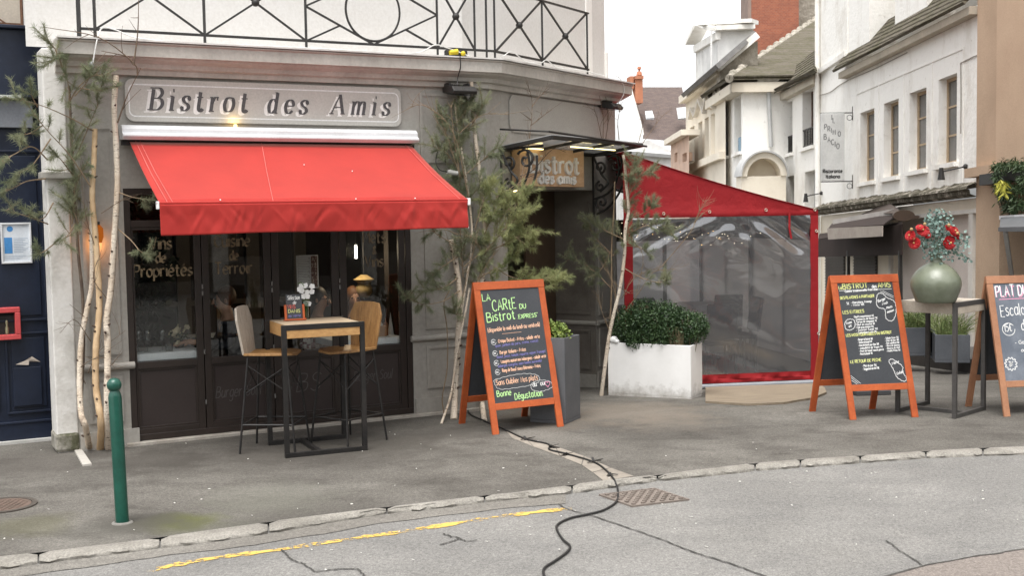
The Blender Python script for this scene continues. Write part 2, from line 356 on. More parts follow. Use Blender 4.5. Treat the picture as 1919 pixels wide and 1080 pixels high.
# ---------------------------------------------------------------- ground
KI = [(-330, 1080), (-150, 1060), (0, 1044), (75, 1036), (190, 1022), (287, 1010), (380, 996), (475, 983), (600, 967), (720, 952), (815, 941), (905, 930), (960, 924.5), (1065, 911), (1145, 901), (1227, 892), (1310, 881), (1402, 870.5), (1497, 862.5), (1610, 855), (1727, 847), (1830, 841), (1919, 837), (2050, 830), (2250, 821)]
KI = [np.array(p, float) for p in KI]
kin = [G(*p)[:2] for p in KI]
kin = [np.array([-60., kin[0][1]-(kin[0][0]+60)*.22*0-6]), np.array([-14., kin[0][1]-2.6])]+kin+[np.array([14., kin[-1][1]+1.2]), np.array([60., kin[-1][1]+3])]
NX = len(kin)
mb = MB(); rows = []
for i, k in enumerate(kin):
    fx = k[0]
    rows.append([(k[0], k[1], 0), (fx, max(12, k[1]+.01), 0), (fx*1.2, 40, -1.4), (fx*4 if abs(fx) > 5 else fx*6, 600, -1.4)])
for i in range(NX-1):
    for j in range(3):
        mb.add([rows[i][j], rows[i+1][j], rows[i+1][j+1], rows[i][j+1]], [(0, 1, 2, 3)])
def asphalt(name, a, b, dark, moss=False, patches=()):
    t = NT(name)
    base = t.mix(t.ramp(t.noise(.9, 7, .68), [(.36, 0.), (.66, 1.)]), a, b)
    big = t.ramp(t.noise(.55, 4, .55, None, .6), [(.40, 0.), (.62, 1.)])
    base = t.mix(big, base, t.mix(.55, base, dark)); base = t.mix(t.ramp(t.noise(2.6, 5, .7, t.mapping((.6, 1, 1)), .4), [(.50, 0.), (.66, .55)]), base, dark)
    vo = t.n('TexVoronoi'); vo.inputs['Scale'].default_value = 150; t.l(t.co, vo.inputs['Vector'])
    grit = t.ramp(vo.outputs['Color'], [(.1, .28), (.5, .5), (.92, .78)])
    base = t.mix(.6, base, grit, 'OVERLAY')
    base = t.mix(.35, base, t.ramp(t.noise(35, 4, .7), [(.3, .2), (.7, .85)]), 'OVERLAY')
    pos = t.n('SeparateXYZ'); t.l(t.co, pos.inputs[0])
    for (px_, py_, r_, col_, st) in patches:                    # stains and darker patches with a place of their own
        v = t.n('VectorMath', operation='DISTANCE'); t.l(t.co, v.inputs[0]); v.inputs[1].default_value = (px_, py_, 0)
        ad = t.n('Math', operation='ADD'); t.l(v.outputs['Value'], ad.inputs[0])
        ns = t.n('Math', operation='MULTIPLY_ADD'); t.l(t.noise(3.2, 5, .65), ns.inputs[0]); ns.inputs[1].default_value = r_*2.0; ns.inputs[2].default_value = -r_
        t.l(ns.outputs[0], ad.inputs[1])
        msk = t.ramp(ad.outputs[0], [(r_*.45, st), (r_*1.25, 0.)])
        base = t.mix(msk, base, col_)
    t.bsdf(base, .9, 0, .25)
    t.bump(grit, .0035, .8)
    return t.m
def pt(x, y): q = G(x, y); return (q[0], q[1])
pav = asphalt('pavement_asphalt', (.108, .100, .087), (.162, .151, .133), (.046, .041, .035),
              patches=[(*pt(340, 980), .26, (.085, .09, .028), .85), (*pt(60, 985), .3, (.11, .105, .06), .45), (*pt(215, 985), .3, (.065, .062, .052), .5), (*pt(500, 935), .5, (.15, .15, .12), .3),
                       (*pt(300, 860), .6, (.05, .044, .037), .75), (*pt(520, 850), .6, (.052, .046, .039), .7), (*pt(700, 830), .8, (.055, .049, .041), .7), (*pt(860, 812), .5, (.06, .053, .045), .6), (*pt(250, 985), .35, (.065, .06, .05), .6), (*pt(420, 1000), .35, (.08, .078, .06), .5), (*pt(60, 870), .6, (.068, .06, .052), .5), (*pt(1030, 790), .5, (.085, .07, .055), .6), (*pt(1180, 772), .75, (.19, .158, .125), .5), (*pt(1010, 770), .45, (.10, .08, .062), .6), (*pt(1250, 790), .5, (.18, .152, .122), .35)])  # row of darker patches along the shop front, sandy spots by the entrance
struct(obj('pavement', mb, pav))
# road, lower than the pavement by a small kerb
KH = .03
mb = MB()
for i in range(NX-1):
    a, b = kin[i], kin[i+1]
    mb.add([(a[0]*3 if abs(a[0]) > 12 else a[0], -220, -KH), (b[0]*3 if abs(b[0]) > 12 else b[0], -220, -KH), (b[0], b[1]+.03, -KH), (a[0], a[1]+.03, -KH)], [(0, 1, 2, 3)])
road_m = asphalt('road_asphalt', (.18, .173, .16), (.215, .207, .193), (.135, .131, .124))
road = struct(obj('road', mb, road_m))
GR = lambda x, y, e=0.: G(x, y, -KH+e)
# kerb of worn granite blocks
KF = [(-330, 1112), (0, 1072), (70, 1062), (190, 1046), (300, 1032), (400, 1020), (480, 1008), (600, 987), (717, 968), (820, 957), (905, 946), (960, 940), (1075, 928), (1150, 916), (1230, 905), (1330, 895), (1417, 885), (1500, 879), (1612, 870.5), (1740, 861), (1830, 857.5), (1919, 854.5), (2250, 832)]
xi = np.array([p[0] for p in KI]); yi = np.array([p[1] for p in KI]); xf = np.array([p[0] for p in KF]); yf = np.array([p[1] for p in KF])
joints = [-330, -140, 72, 300, 503, 725, 908, 1072, 1232, 1415, 1500, 1612, 1735, 1842, 1990, 2240]
mb = MB()
for j0, j1 in zip(joints[:-1], joints[1:]):
    sh = random.uniform(-.004, .004)
    g0, g1 = (1.6, 1.6)
    n = 12; ph = random.uniform(0, 9)
    rws = []
    for k in range(n+1):
        e = 0
        x = j0+g0+(j1-j0-g0-g1)*k/n
        I = G(x, np.interp(x, xi, yi)); B_ = GR(x, np.interp(x, xf, yf))
        d = B_-I; d[2] = 0; wd = np.linalg.norm(d); d = d/wd
        rag = .008*math.sin(ph+k*1.7)+.006*math.sin(ph*2+k*3.1)+random.uniform(-.006, .006)
        end = 0.014 if k in (0, n) else 0
        rag2 = random.uniform(-.006, .006)
        rws.append([I+np.array([0, 0, -.06]), I+np.array([0, 0, .004+sh-end]), I+d*(wd*.5)+np.array([0, 0, .006+sh-end]), I+d*(wd-.055+rag-end)+np.array([0, 0, .003+sh-end]), I+d*(wd-.028+rag*1.5-end)+np.array([0, 0, -.013+rag2]),
                    I+d*(wd-.030+rag2*1.5-end)+np.array([0, 0, -.030]), I+d*(wd-.034-end)+np.array([0, 0, -.09])])
    vs = [q for r in rws for q in r]; m = 7
    mb.add(vs, [(i*m+k, (i+1)*m+k, (i+1)*m+k+1, i*m+k+1) for i in range(n) for k in range(m-1)]+[tuple(range(m-1, -1, -1)), tuple(n*m+k for k in range(m))])
kerb_m = NT('granite'); c = kerb_m.mix(kerb_m.ramp(kerb_m.noise(3, 7, .7), [(.35, 0.), (.68, 1.)]), (.29, .272, .24), (.17, .158, .136))
c = kerb_m.mix(.5, c, kerb_m.ramp(kerb_m.noise(70, 3, .7), [(.3, .2), (.7, .85)]), 'OVERLAY'); kerb_m.bsdf(c, .9, 0, .2); kerb_m.bump(kerb_m.noise(22, 6, .7), .012)
struct(obj('kerb', mb, kerb_m.m, smooth=50))
def strip(mb, fn, pts, wd, e, jit=0.0, step=6):
    P = smoothpts([np.array(p, float) for p in pts], step)
    W = []
    for p in P:
        q = fn(p[0], p[1], e); W.append(q[:2]+np.array([random.uniform(-jit, jit), random.uniform(-jit, jit)]))
    z = fn(pts[0][0], pts[0][1], e)[2]
    return mb.ribbon(Frame((0, 0, z), (1, 0, 0), (0, 1, 0), (0, 0, 1)), W, (lambda t, u: wd*random.uniform(.55, 1.3)) if jit else (lambda t, u: wd), 0)
# yellow kerb line, worn through
t = NT('worn_yellow_paint'); yb = t.n('BsdfPrincipled'); t.l(t.mix(t.noise(20, 4), (.66, .42, .085), (.52, .34, .09)), yb.inputs['Base Color']); yb.inputs['Roughness'].default_value = .8
tr = t.n('BsdfTransparent'); ms = t.n('MixShader')
wear = t.mix(.45, t.noise(30, 6, .75), t.noise(2.2, 3, .5)); t.l(t.ramp(wear, [(.47, 0.), (.505, 1.)]), ms.inputs[0]); t.l(tr.outputs[0], ms.inputs[1]); t.l(yb.outputs[0], ms.inputs[2]); t.l(ms.outputs[0], t.out.inputs[0])
mb = MB(); strip(mb, GR, [(215, 1090), (320, 1061), (420, 1044), (520, 1031), (640, 1013), (760, 996), (900, 974), (1000, 961), (1074, 953)], .036, .004, .003, 10)
struct(obj('road_marking', mb, t.m))
# asphalt patch and darker channel along the kerb
mb = MB(); z = -KH+.004
mb.add([GR(1625, 1090, .004), GR(1740, 1058.5, .004), GR(1830, 1043, .004), GR(1919, 1029.5, .004), GR(2100, 1004, .004), GR(2400, 1100, .004)], [(0, 5, 4, 3, 2, 1)])
struct(obj('road_patch', mb, asphalt('reddish_asphalt', (.215, .185, .163), (.19, .165, .146), (.165, .143, .127))))
mb = MB()
P = []; Q = []
for x in np.linspace(-200, 1060, 40):
    y = np.interp(x, xf, yf); P.append(GR(x, y-3, .004)); Q.append(GR(x, y+13+1.5*math.sin(x*.013)+random.uniform(-1.2, 1.2), .004))
mb.add(P+Q, [(i, i+1, 40+i+1, 40+i) for i in range(39)])
struct(obj('gutter_channel', mb, asphalt('gutter_asphalt', (.175, .163, .143), (.20, .187, .165), (.135, .125, .11))))
crack_m = mat('crack_dark', (.045, .042, .038), .95, (.07, .065, .058), 20)
mb = MB()
for pts, wd in [([(528, 1030), (548, 1050), (570, 1058), (590, 1072), (640, 1066), (672, 1067), (680, 1076), (690, 1092)], .006), ([(830, 1000), (846, 1006), (862, 1008), (850, 1015), (825, 1021)], .006), ([(862, 1009), (872, 1015), (895, 1013)], .005),
                ([(1046, 945), (1062, 954), (1110, 967), (1180, 990), (1250, 1015), (1300, 1035), (1380, 1060), (1460, 1090)], .006), ([(1660, 1013), (1690, 1035), (1715, 1050), (1727, 1059)], .005), ([(1625, 1090), (1740, 1058.5), (1830, 1043), (1919, 1029.5), (2100, 1004)], .007)]:
    P = [pts[0]]
    for a, b in zip(pts[:-1], pts[1:]):
        for k in range(1, 7): P.append((a[0]+(b[0]-a[0])*k/6+random.uniform(-1.6, 1.6), a[1]+(b[1]-a[1])*k/6+random.uniform(-.6, .6)))
    P[-1] = pts[-1]
    strip(mb, GR, P, wd, .007, .003, 2)
struct(obj('road_crack', mb, crack_m))
# pale paving strip the cable follows, sandy concrete by the entrance
mb = MB()
ax = [(945, 805), (985, 822), (1040, 836), (1095, 855), (1145, 877), (1190, 893)]; bx = [(960, 822), (1000, 838), (1050, 856), (1090, 872), (1110, 886), (1130, 902)]
for i in range(5):
    a, b, c_, d = G(*ax[i], .004), G(*ax[i+1], .004), G(*bx[i+1], .004), G(*bx[i], .004)
    m_ = (a+b+c_+d)/4; mb.add([m_+(q-m_)*.96 for q in (d, c_, b, a)], [(0, 1, 2, 3)])
struct(obj('paving_strip', mb, mat('pale_paving', (.30, .265, .22), .9, (.20, .175, .145), 4, bump=.003, bscale=40)))
# litter specks
mb = MB()
for k in range(95):
    x = random.uniform(0, 1919); y = random.uniform(800, 1075)
    yk = np.interp(x, xi, yi); yr = np.interp(x, xf, yf)
    if yk-4 < y < yr+5: continue
    if y < yk and y < 795+.06*abs(x-900): continue
    p = G(x, y, .004) if y < yk else GR(x, y, .006)
    s_ = random.uniform(.003, .010); fr = yawframe(p, random.uniform(0, 3))
    mb.slab([fr.p(-s_, -s_*.5, .002), fr.p(s_, -s_*.6, .002), fr.p(s_*.8, s_*.5, .005), fr.p(-s_*.7, s_*.6, .003)], .002)
lit = struct(obj('litter', mb, mat('paper_scrap', (.62, .6, .55), .9)), 'stuff'); tag(lit, 'small pale paper scraps and petals scattered over pavement and road', 'litter')

# manhole, grate, bollard, cable
iron = mat('rusty_iron', (.10, .085, .07), .7, (.06, .05, .042), 14, (.3, .7), .002, 80, metal=.2)
c0 = G(2, 949); r_ = .235
t_ = thing('manhole_cover', 'round rusty iron manhole cover in the pavement by the green bollard', 'manhole cover', c0)
mb = MB(); mb.lathe(c0, [(r_-.035, .0), (r_-.035, .009), (r_, .009), (r_, 0)], 40, False); obj('rim', mb, iron, t_)
mb = MB(); mb.lathe(c0, [(.001, .007), (r_-.04, .007), (r_-.04, 0)], 40, False)
for i in range(-5, 6):
    for j in range(-5, 6):
        if math.hypot(i, j) < 5: mb.box(yawframe(c0+[i*.036, j*.036, 0], .3), -.011, .011, -.011, .011, .0072, .0105)
obj('plate', mb, mat('reddish_iron', (.14, .095, .075), .8, (.09, .065, .05), 14, bump=.002), t_)
gq = [GR(1122, 930), GR(1226, 913), GR(1292, 939), GR(1184, 952)]
t_ = thing('drain_grate', 'square iron drain cover with raised studs in the gutter under the cable', 'drain cover', sum(gq)/4)
fr = Frame(gq[3], (gq[2]-gq[3]), (gq[0]-gq[3]), (0, 0, 1)); mb = MB(); mb.box(fr, 0, 1, 0, 1, .001, .007)
mb.frame4(fr, 0, 1, 0, 1, .03, .007, .013)
for i in range(11):
    for j in range(9):
        if (i+j) % 2 == 0: mb.box(fr, .06+i*.082, .06+i*.082+.055, .07+j*.1, .07+j*.1+.05, .0072, .02)
obj('plate', mb, mat('worn_iron', (.21, .175, .15), .65, (.15, .125, .105), 10), t_)
bp = G(229.5, 981)
t_ = thing('bollard', 'dark green round steel bollard with ball top at the kerb', 'bollard', bp)
bt = zat(bp, 738); btop = np.array([bp[0]-.018, bp[1], bt]); gm = mat('green_gloss_paint', (.008, .078, .052), .32, (.006, .055, .038), 6, bump=.0008, bscale=40, spec=.5)
mb = MB(); mb.tube([bp+(btop-bp)*k for k in (0, .5, .975, 1.0, 1.025)], [.041, .041, .041, .036, .027], 20); obj('post', mb, gm, t_, 40)
mb = MB(); mb.ball(btop+[-.002, 0, .055], .046, 24, 14); obj('ball', mb, gm, t_, True)
mb = MB(); mb.lathe(bp, [(.041, .0), (.05, .012), (.065, .006), (.068, 0)], 20, False); obj('collar', mb, mat('cement', (.2, .19, .17), .9), t_)
cp = [(868, 752), (880, 775), (905, 788), (945, 805), (985, 823), (1028, 833), (1030, 843), (1062, 851), (1112, 866), (1136, 882), (1150, 898)]
cr = [(1157, 914), (1158, 932), (1152, 944), (1130, 957), (1100, 965), (1068, 972), (1046, 983), (1044, 994), (1055, 1012), (1068, 1024), (1062, 1036), (1040, 1052), (1020, 1066), (1021, 1082), (1040, 1110), (1090, 1160)]
P = smoothpts([G(*p, .012) for p in cp]+[GR(1153.5, 906, .03)]+[GR(*p, .011) for p in cr], 8)
t_ = thing('electric_cable', 'black rubber cable snaking from the blackboard stand over the kerb into the road', 'cable', G(1112, 866))
mb = MB(); mb.tube(P, .0075, 8); obj('sheath', mb, mat('black_rubber', (.022, .021, .02), .6), t_, 60)
for x, y in [(985, 822), (1033, 836), (1062, 850), (1112, 864), (1143, 888)]:
    c_ = G(x, y, .02); mb = MB()
    for k in range(4):
        a = random.uniform(0, 6.28); l = random.uniform(.05, .09); e = c_+[math.cos(a)*l, math.sin(a)*l*.6, random.uniform(-.014, .02)]
        s_ = np.array([-math.sin(a), math.cos(a), 0])*.012
        mb.slab([c_-s_, e-s_*.7, e+s_*.7, c_+s_], .003)
    mb.lathe(c_-[0, 0, .016], [(.006, 0), (.016, .008), (.006, .024)], 8); obj('tape_tie', mb, M['black'], t_)
# broken pale slat lying by the wall
a, b, c_, d = G(128, 826), G(140, 826), G(172, 873), G(155, 875)
tag(obj('flat_stone', MB().slab([d+[0, 0, .015], c_+[0, 0, .015], b+[0, 0, .015], a+[0, 0, .015]], .015), mat('pale_slat', (.48, .45, .40), .85)), 'pale flat stone strip lying on the pavement by the navy shop', 'stone')
# ---------------------------------------------------------------- bistro building
BL = thing('bistro_building', 'grey painted corner bistro shopfront with white upper storey', 'building', FA.p(0, 0))
def sA(x, y, c=0.): return FA.inv(x, y, c)[0]
def zA(x, y, c=0.): return FA.inv(x, y, c)[1]
s_l, s_wp, s_gp, s_fr, s_r, s_c = -1.80, -1.625, -1.65, sA(243, 700), sA(775, 700), 2.30
Zc0, Zc1 = 3.24, 3.43
Z_FR = 2.22                                  # head of the timber shop front
LB = 2.80                                     # length of the corner face
# walls
mb = MB()
mb.wall(FA, s_gp, s_c, 0, Zc0, [(s_fr, s_r, 0.0, Z_FR)], 0, .25)
obj('facade_wall', mb, M['grey'], BL)
mb = MB(); d0, d1 = .36, 2.26
mb.wall(FB, 0, LB, -.2, Zc0, [(d0, d1, -.2, 2.2)], 0, 1.3)
p0, p1 = FB.p(LB, -.2), FB.p(LB, -.2)+np.array([-.6, 7, 0]); mb.add([p0, p1, p1+[0, 0, 3.5], p0+[0, 0, 3.5]], [(0, 1, 2, 3)])
obj('corner_wall', mb, M['grey'], BL)
# white rounded stone pier at the left, a little proud
mb = MB(); mb.box(FA, s_l, s_wp, .0, 3.38, -.3, .012); obj('white_pier', mb, M['white_pier'], BL, bev=.012)
mb = MB(); mb.box(FA, s_l-.012, s_wp+.006, 0, .17, -.3, .024); obj('pier_foot', mb, mat('mossy_stone', (.30, .28, .24), .95, (.085, .085, .05), 7, (.4, .6), .012, 18), BL, bev=.03)
mb = MB(); mb.box(FA, s_l-.05, s_wp+.03, 2.30, 2.36, -.1, .09); obj('pier_cap', mb, M['grey'], BL, bev=.01)
# mouldings on the grey piers
def torus_band(fr, a0, a1, b, r=.03, c=.0): obj('band_moulding', MB().tube([fr.p(a0, b, c), fr.p(a1, b, c)], r, 12), M['grey'], BL, 40)
torus_band(FA, s_wp+.02, s_fr+.04, .70, .032, .02)
torus_band(FA, s_r-.02, s_c-.02, .755, .03, .01)
torus_band(FB, .04, d0-.02, .72, .03, .01); torus_band(FB, d1+.01, LB, .66, .03, .01)
for q in ((FA, s_wp+.01, s_fr+.06, 0, .15, 0, .03), (FA, s_r+.01, s_c+.02, 0, .17, 0, .028), (FB, .03, d0-.002, -.2, .15, 0, .028), (FB, d1+.002, LB, -.2, .09, 0, .028)): obj('plinth', MB().box(*q), M['grey'], BL)
def panel_mould(mb, fr, a0, a1, b0, b1, c=0.0, wd=.028):
    mb.frame4(fr, a0, a1, b0, b1, wd, c, c+.016); mb.frame4(fr, a0+wd, a1-wd, b0+wd, b1-wd, .012, c, c+.008)
def pmo(*a):
    mb = MB(); panel_mould(mb, *a); obj('panel_moulding', mb, M['grey'], BL)
q0, q1 = s_r+.14, s_c-.14
pmo(FA, q0, q1, .26, .68); pmo(FA, q0, q1, .84, 2.05); pmo(FA, q0-.02, q1+.04, 2.45, 3.12)
pmo(FA, s_wp+.09, s_fr-.06, .22, .62); pmo(FA, s_wp+.09, s_fr-.06, .80, 2.75)
pmo(FB, d1+.06, LB-.05, .15, .6, 0, .02); pmo(FB, d1+.06, LB-.05, .75, 2.0, 0, .02)
# panels of the entrance reveal, facing the street
FJ = Frame(FB.p(d1, 0), -FB.N, ZU, -FB.U)
EG = mat('entrance_shade_tint', (.19, .17, .145), .6, (.115, .10, .085), 2)  # darker version of the facade grey, shade of the recess put into the colour
obj('reveal_shade_overlay', MB().box(FJ, 0.001, 1.28, -.2, 2.2, .0, .006), EG, BL)
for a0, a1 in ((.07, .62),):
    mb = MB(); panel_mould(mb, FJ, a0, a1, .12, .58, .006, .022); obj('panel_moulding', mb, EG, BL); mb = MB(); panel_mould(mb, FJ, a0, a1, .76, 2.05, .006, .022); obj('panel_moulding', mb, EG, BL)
mb = MB(); mb.tube([FJ.p(0, .66, .01), FJ.p(.72, .66, .01)], .028, 10); obj('reveal_plinth', MB().box(FJ, 0, .72, -.2, .06, 0, .02), M['grey'], BL)
obj('reveal_band', mb, M['grey'], BL)
# entrance recess: dark door, frame, ceiling
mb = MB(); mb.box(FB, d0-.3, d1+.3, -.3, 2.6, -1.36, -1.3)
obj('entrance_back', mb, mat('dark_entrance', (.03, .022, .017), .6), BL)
mb = MB(); fd = Frame(FB.p(1.30, -.12, -1.28), FB.U, ZU, FB.N)
mb.frame4(fd, -.55, .55, 0, 2.12, .09, 0, .05); mb.box(fd, -.46, .46, 0, .75, 0, .03); mb.box(fd, -.46, .46, .75, .8, 0, .05)
dr = obj('door', mb, M['brown'], BL); ROOT['door'] = FA.p(0, 0)
obj('handle', MB().tube([fd.p(.42, .95, .08), fd.p(.42, 1.2, .08)], .012, 8), M['silver'], dr)
mb = MB(); FBr = Frame(FB.p(d1-.72, 0, -.5), FB.U, ZU, FB.N)
mb.box(FBr, 0, .66, -.2, 2.2, -.03, 0); obj('side_panel', mb, mat('warm_brown_panel', (.085, .055, .033), .5, (.06, .04, .025), 3), BL)
mb = MB(); mb.lathe(FB.p(1.15, 2.185, -.35), [(.05, 0), (.05, .012), (.04, .014)], 16); obj('downlight', mb, emis('downlight_glow', (1, .72, .35), 3), BL)
# cornice round the corner
off_prof = [(.0, Zc0-.06), (.05, Zc0-.06), (.055, Zc0-.015), (.10, Zc0-.005), (.115, Zc0+.03), (.19, Zc0+.055), (.205, Zc0+.075), (.235, Zc0+.075), (.235, Zc1-.02), (.25, Zc1-.01), (.25, Zc1), (.0, Zc1+.012)]
def inter(c):       # corner point of both faces pushed out by c
    A_ = np.array([FA.U[:2], -FB.U[:2]]).T; b_ = (FB.O+FB.N*c-FA.O-FA.N*c)[:2]; k = np.linalg.solve(A_, b_); return (FA.O+FA.N*c+FA.U*k[0])
mb = MB(); st_ = []
sL = s_l+.10
for c_, z_ in off_prof:
    q = inter(c_); e_ = FB.p(LB-.16+c_*.6, 0, c_); s1 = e_+np.array([-.4, 5, 0])
    st_.append([np.array([*p[:2], z_]) for p in (FA.p(sL, 0, c_), q, e_, s1)])
m = len(off_prof); vs = [st_[i][k] for k in range(4) for i in range(m)]
mb.add(vs, [(k*m+i, (k+1)*m+i, (k+1)*m+i+1, k*m+i+1) for k in range(3) for i in range(m-1)]+[tuple(range(m-1, -1, -1))])
obj('cornice', mb, M['cornice'], BL)
mb = MB(); z_ = Zc1+.02
mb.add([np.array([*p[:2], z_]) for p in (FA.p(sL, 0, .27), inter(.27), FB.p(LB, 0, .27), FB.p(LB, 0, -.6), inter(-.6), FA.p(sL, 0, -.6))], [(0, 1, 4, 5), (1, 2, 3, 4)])
o = obj('cornice_flashing', mb, mat('white_zinc', (.62, .6, .57), .6, (.45, .43, .4), 5), BL, solid=.014)
# upper storey, set back behind the railing
mb = MB(); cU = -.32
ua, ub = FA.p(FA.inv(46, 20, cU)[0], 0, cU), inter(cU); eu = FB.inv(1133, 60, cU)[0]; uc = FB.p(eu, 0, cU); ud = uc+np.array([-.5, 6, 0])
for a_, b_ in ((ua, ub), (ub, uc), (uc, ud)):
    mb.add([np.array([*a_[:2], Zc1]), np.array([*b_[:2], Zc1]), np.array([*b_[:2], 7.2]), np.array([*a_[:2], 7.2])], [(0, 1, 2, 3)])
obj('upper_wall', mb, mat('upper_white', (.66, .64, .61), .85, (.585, .56, .525), .7, (.4, .75), .002, 40), BL)
mb = MB(); mb.box(FB, eu-.5, eu-.35, Zc1, 7, cU, cU+.02); mb.box(FB, eu-.01, eu+.03, 3.4, 3.9, cU-.05, cU+.03); obj('rain_pipe', mb, M['white_wall'], BL, bev=.008)
mb = MB(); mb.box(FA, -1.02, -.72, Zc1+.02, Zc1+.1, cU, cU+.012); obj('vent_grille', mb, mat('vent_grey', (.35, .33, .31), .7), BL)
# timber shop front
SF = obj('shopfront', MB().frame4(FA, s_fr, s_r, .03, Z_FR, .055, -.07, -.005), M['brown'], BL, bev=.004)
obj('transom', MB().box(FA, s_fr+.055, s_r-.055, 1.885, 1.945, -.06, -.01), M['brown'], BL, bev=.003)
panes = [(254, 367), (394, 497), (525, 624), (652, 750)]
PS = [(sA(a, 560), sA(b, 560)) for a, b in panes]
edges = [s_fr+.055]+[(PS[i][1]+PS[i+1][0])/2 for i in range(3)]+[s_r-.055]
zb, zt = .715, 1.86
for i in range(4):
    mb = MB(); e0, e1 = edges[i]+.004, edges[i+1]-.004; a, b = PS[i]
    mb.box(FA, e0, a, .05, 1.883, -.055, -.015); mb.box(FA, b, e1, .05, 1.883, -.055, -.015)
    mb.box(FA, a, b, zt, 1.883, -.055, -.015); mb.box(FA, a, b, .655, zb, -.055, -.012); mb.box(FA, a, b, .05, .13, -.055, -.015)
    mb.frame4(FA, a+.0, b-.0, .13, .655, .02, -.052, -.022)
    dl = obj('door_leaf', mb, M['brown'], BL, bev=.003)
    obj('lower_panel', MB().box(FA, a+.02, b-.02, .15, .635, -.05, -.034), M['brown_panel'], dl)
for i in range(1, 4):
    mb = MB()
    for z_ in (.75, 1.27, 1.33, .30): mb.tube([FA.p(edges[i], z_, -.008), FA.p(edges[i], z_+.04, -.008)], .007, 8)
    obj('hinge', mb, mat('hinge_metal', (.25, .24, .23), .4, metal=.6), BL)
M['pane'] = glass('window_glass', (.93, .94, .93), .8)
for i in range(4):
    obj('window_pane', MB().box(FA, PS[i][0]+.001, PS[i][1]-.001, zb+.001, zt-.001, -.040, -.036), M['pane'], BL)
    obj('transom_pane', MB().box(FA, edges[i]+.02, edges[i+1]-.02, 1.95, Z_FR-.06, -.040, -.036), M['pane'], BL)
obj('stone_sill', MB().box(FA, s_fr-.05, s_c-.1, -.02, .028, -.05, .06), mat('pale_sill', (.42, .39, .34), .85, (.28, .25, .21), 5, bump=.003), BL, bev=.006)
# gilt lettering on the panes, faint scripts on the panels
gilt = mat('gilt_paint', (.20, .15, .085), .5, (.10, .075, .045), 25, (.4, .6))
nib = (.0028, .0092, rad(40))
def glass_text(lines):
    mb = MB()
    for tx, x, y, h in lines:
        a, b = FA.inv(x, y, -.03); write(mb, FA, tx, a, b, h, 0, -.033, sp=.9, xs=.92, nib=nib, center=True)
    obj('pane_lettering', mb, gilt, BL)
glass_text([('Vins', 303, 467, .105), ('de', 303, 492, .085), ('Propriétés', 308, 518, .105)])
glass_text([('Cuisine', 437, 462, .105), ('de', 440, 487, .08), ('Terroir', 440, 513, .105)])
glass_text([('Mets', 703, 455, .105), ('&', 703, 476, .07), ('Vins', 703, 500, .105)])
faint = mat('faint_grey_script', (.11, .10, .095), .7)
mb = MB()
a, b = FA.inv(448, 743, -.03); write(mb, FA, 'Burger-Soul', a, b, .10, .003, -.031, shear=.25, width=.42, center=True)
a, b = FA.inv(580, 733, -.03); write(mb, FA, 'BS', a, b, .17, .004, -.031, shear=.2, center=True)
a, b = FA.inv(700, 712, -.03); write(mb, FA, 'Burger-Soul', a, b, .09, .003, -.031, shear=.25, width=.40, center=True)
obj('panel_script', mb, faint, BL)
# corner name panel
mb = MB()
def rrect(a0, a1, b0, b1, r, n=6):
    P = []
    for cx_, cy_, st0 in ((a1-r, b0+r, -90), (a1-r, b1-r, 0), (a0+r, b1-r, 90), (a0+r, b0+r, 180)):
        for k in range(n+1): an = rad(st0+90*k/n); P.append((cx_+r*math.cos(an), cy_+r*math.sin(an)))
    return P
a0, b1 = FB.inv(952, 176); a1, b0 = FB.inv(1128, 262)
a1 = min(a1, LB-.30); b0_ = FB.inv(960, 248)[1]
mb.prism(FB, rrect(a0, a1, b0_, b1, .09), 0, .02); obj('blank_sign_panel', mb, mat('pale_grey_panel', (.36, .34, .305), .5, (.32, .30, .27), 2), BL, bev=.006)
# warm wall lamp behind the birch poles
t_ = thing('wall_lamp', 'orange glowing wall lamp behind the birch poles', 'lamp', FA.p(sA(180, 440), zA(180, 455)))
mb = MB(); mb.lathe(FA.p(sA(180, 440), zA(180, 455), .09), [(.03, 0), (.045, .05), (.045, .12), (.02, .15)], 14); obj('shade', mb, emis('amber_glass', (1, .25, .03), .16), t_, True)
obj('bracket', MB().box(FA, sA(180, 440)-.02, sA(180, 440)+.02, zA(180, 420)-.02, zA(180, 420)+.02, 0, .09), M['black'], t_)
la = bpy.data.lights.new('lamp_bulb', 'POINT'); la.energy = .8; la.color = (1, .4, .12); la.shadow_soft_size = .05
lo = bpy.data.objects.new('lamp_bulb', la); COL.objects.link(lo); lo.parent = t_; lo.location = tuple(FA.N*.06)

# ---------------------------------------------------------------- painted name board
t_ = thing('shop_sign', 'grey name board with italic serif Bistrot des Amis over the awning', 'shop sign', FA.p(0, 2.8))
a0, b1 = FA.inv(233, 147, .03); a1, b1b = FA.inv(751, 164, .03); b0 = FA.inv(500, 232.5, .03)[1]; b1 = (b1+b1b)/2
obj('board', MB().prism(FA, rrect(a0, a1, b0, b1, .07), .002, .034), M['grey_sign'], t_, bev=.006)
mb = MB(); P = rrect(a0+.032, a1-.032, b0+.045, b1-.05, .05, 8); P = P+[P[0], P[1]]
mb.ribbon(FA, P, lambda t, u: .0055, .0355); obj('border_line', mb, M['ck_white'], t_)
def st(*p): return [np.array(q, float) for q in p]
def arc(P, n=6): return smoothpts(P, n)
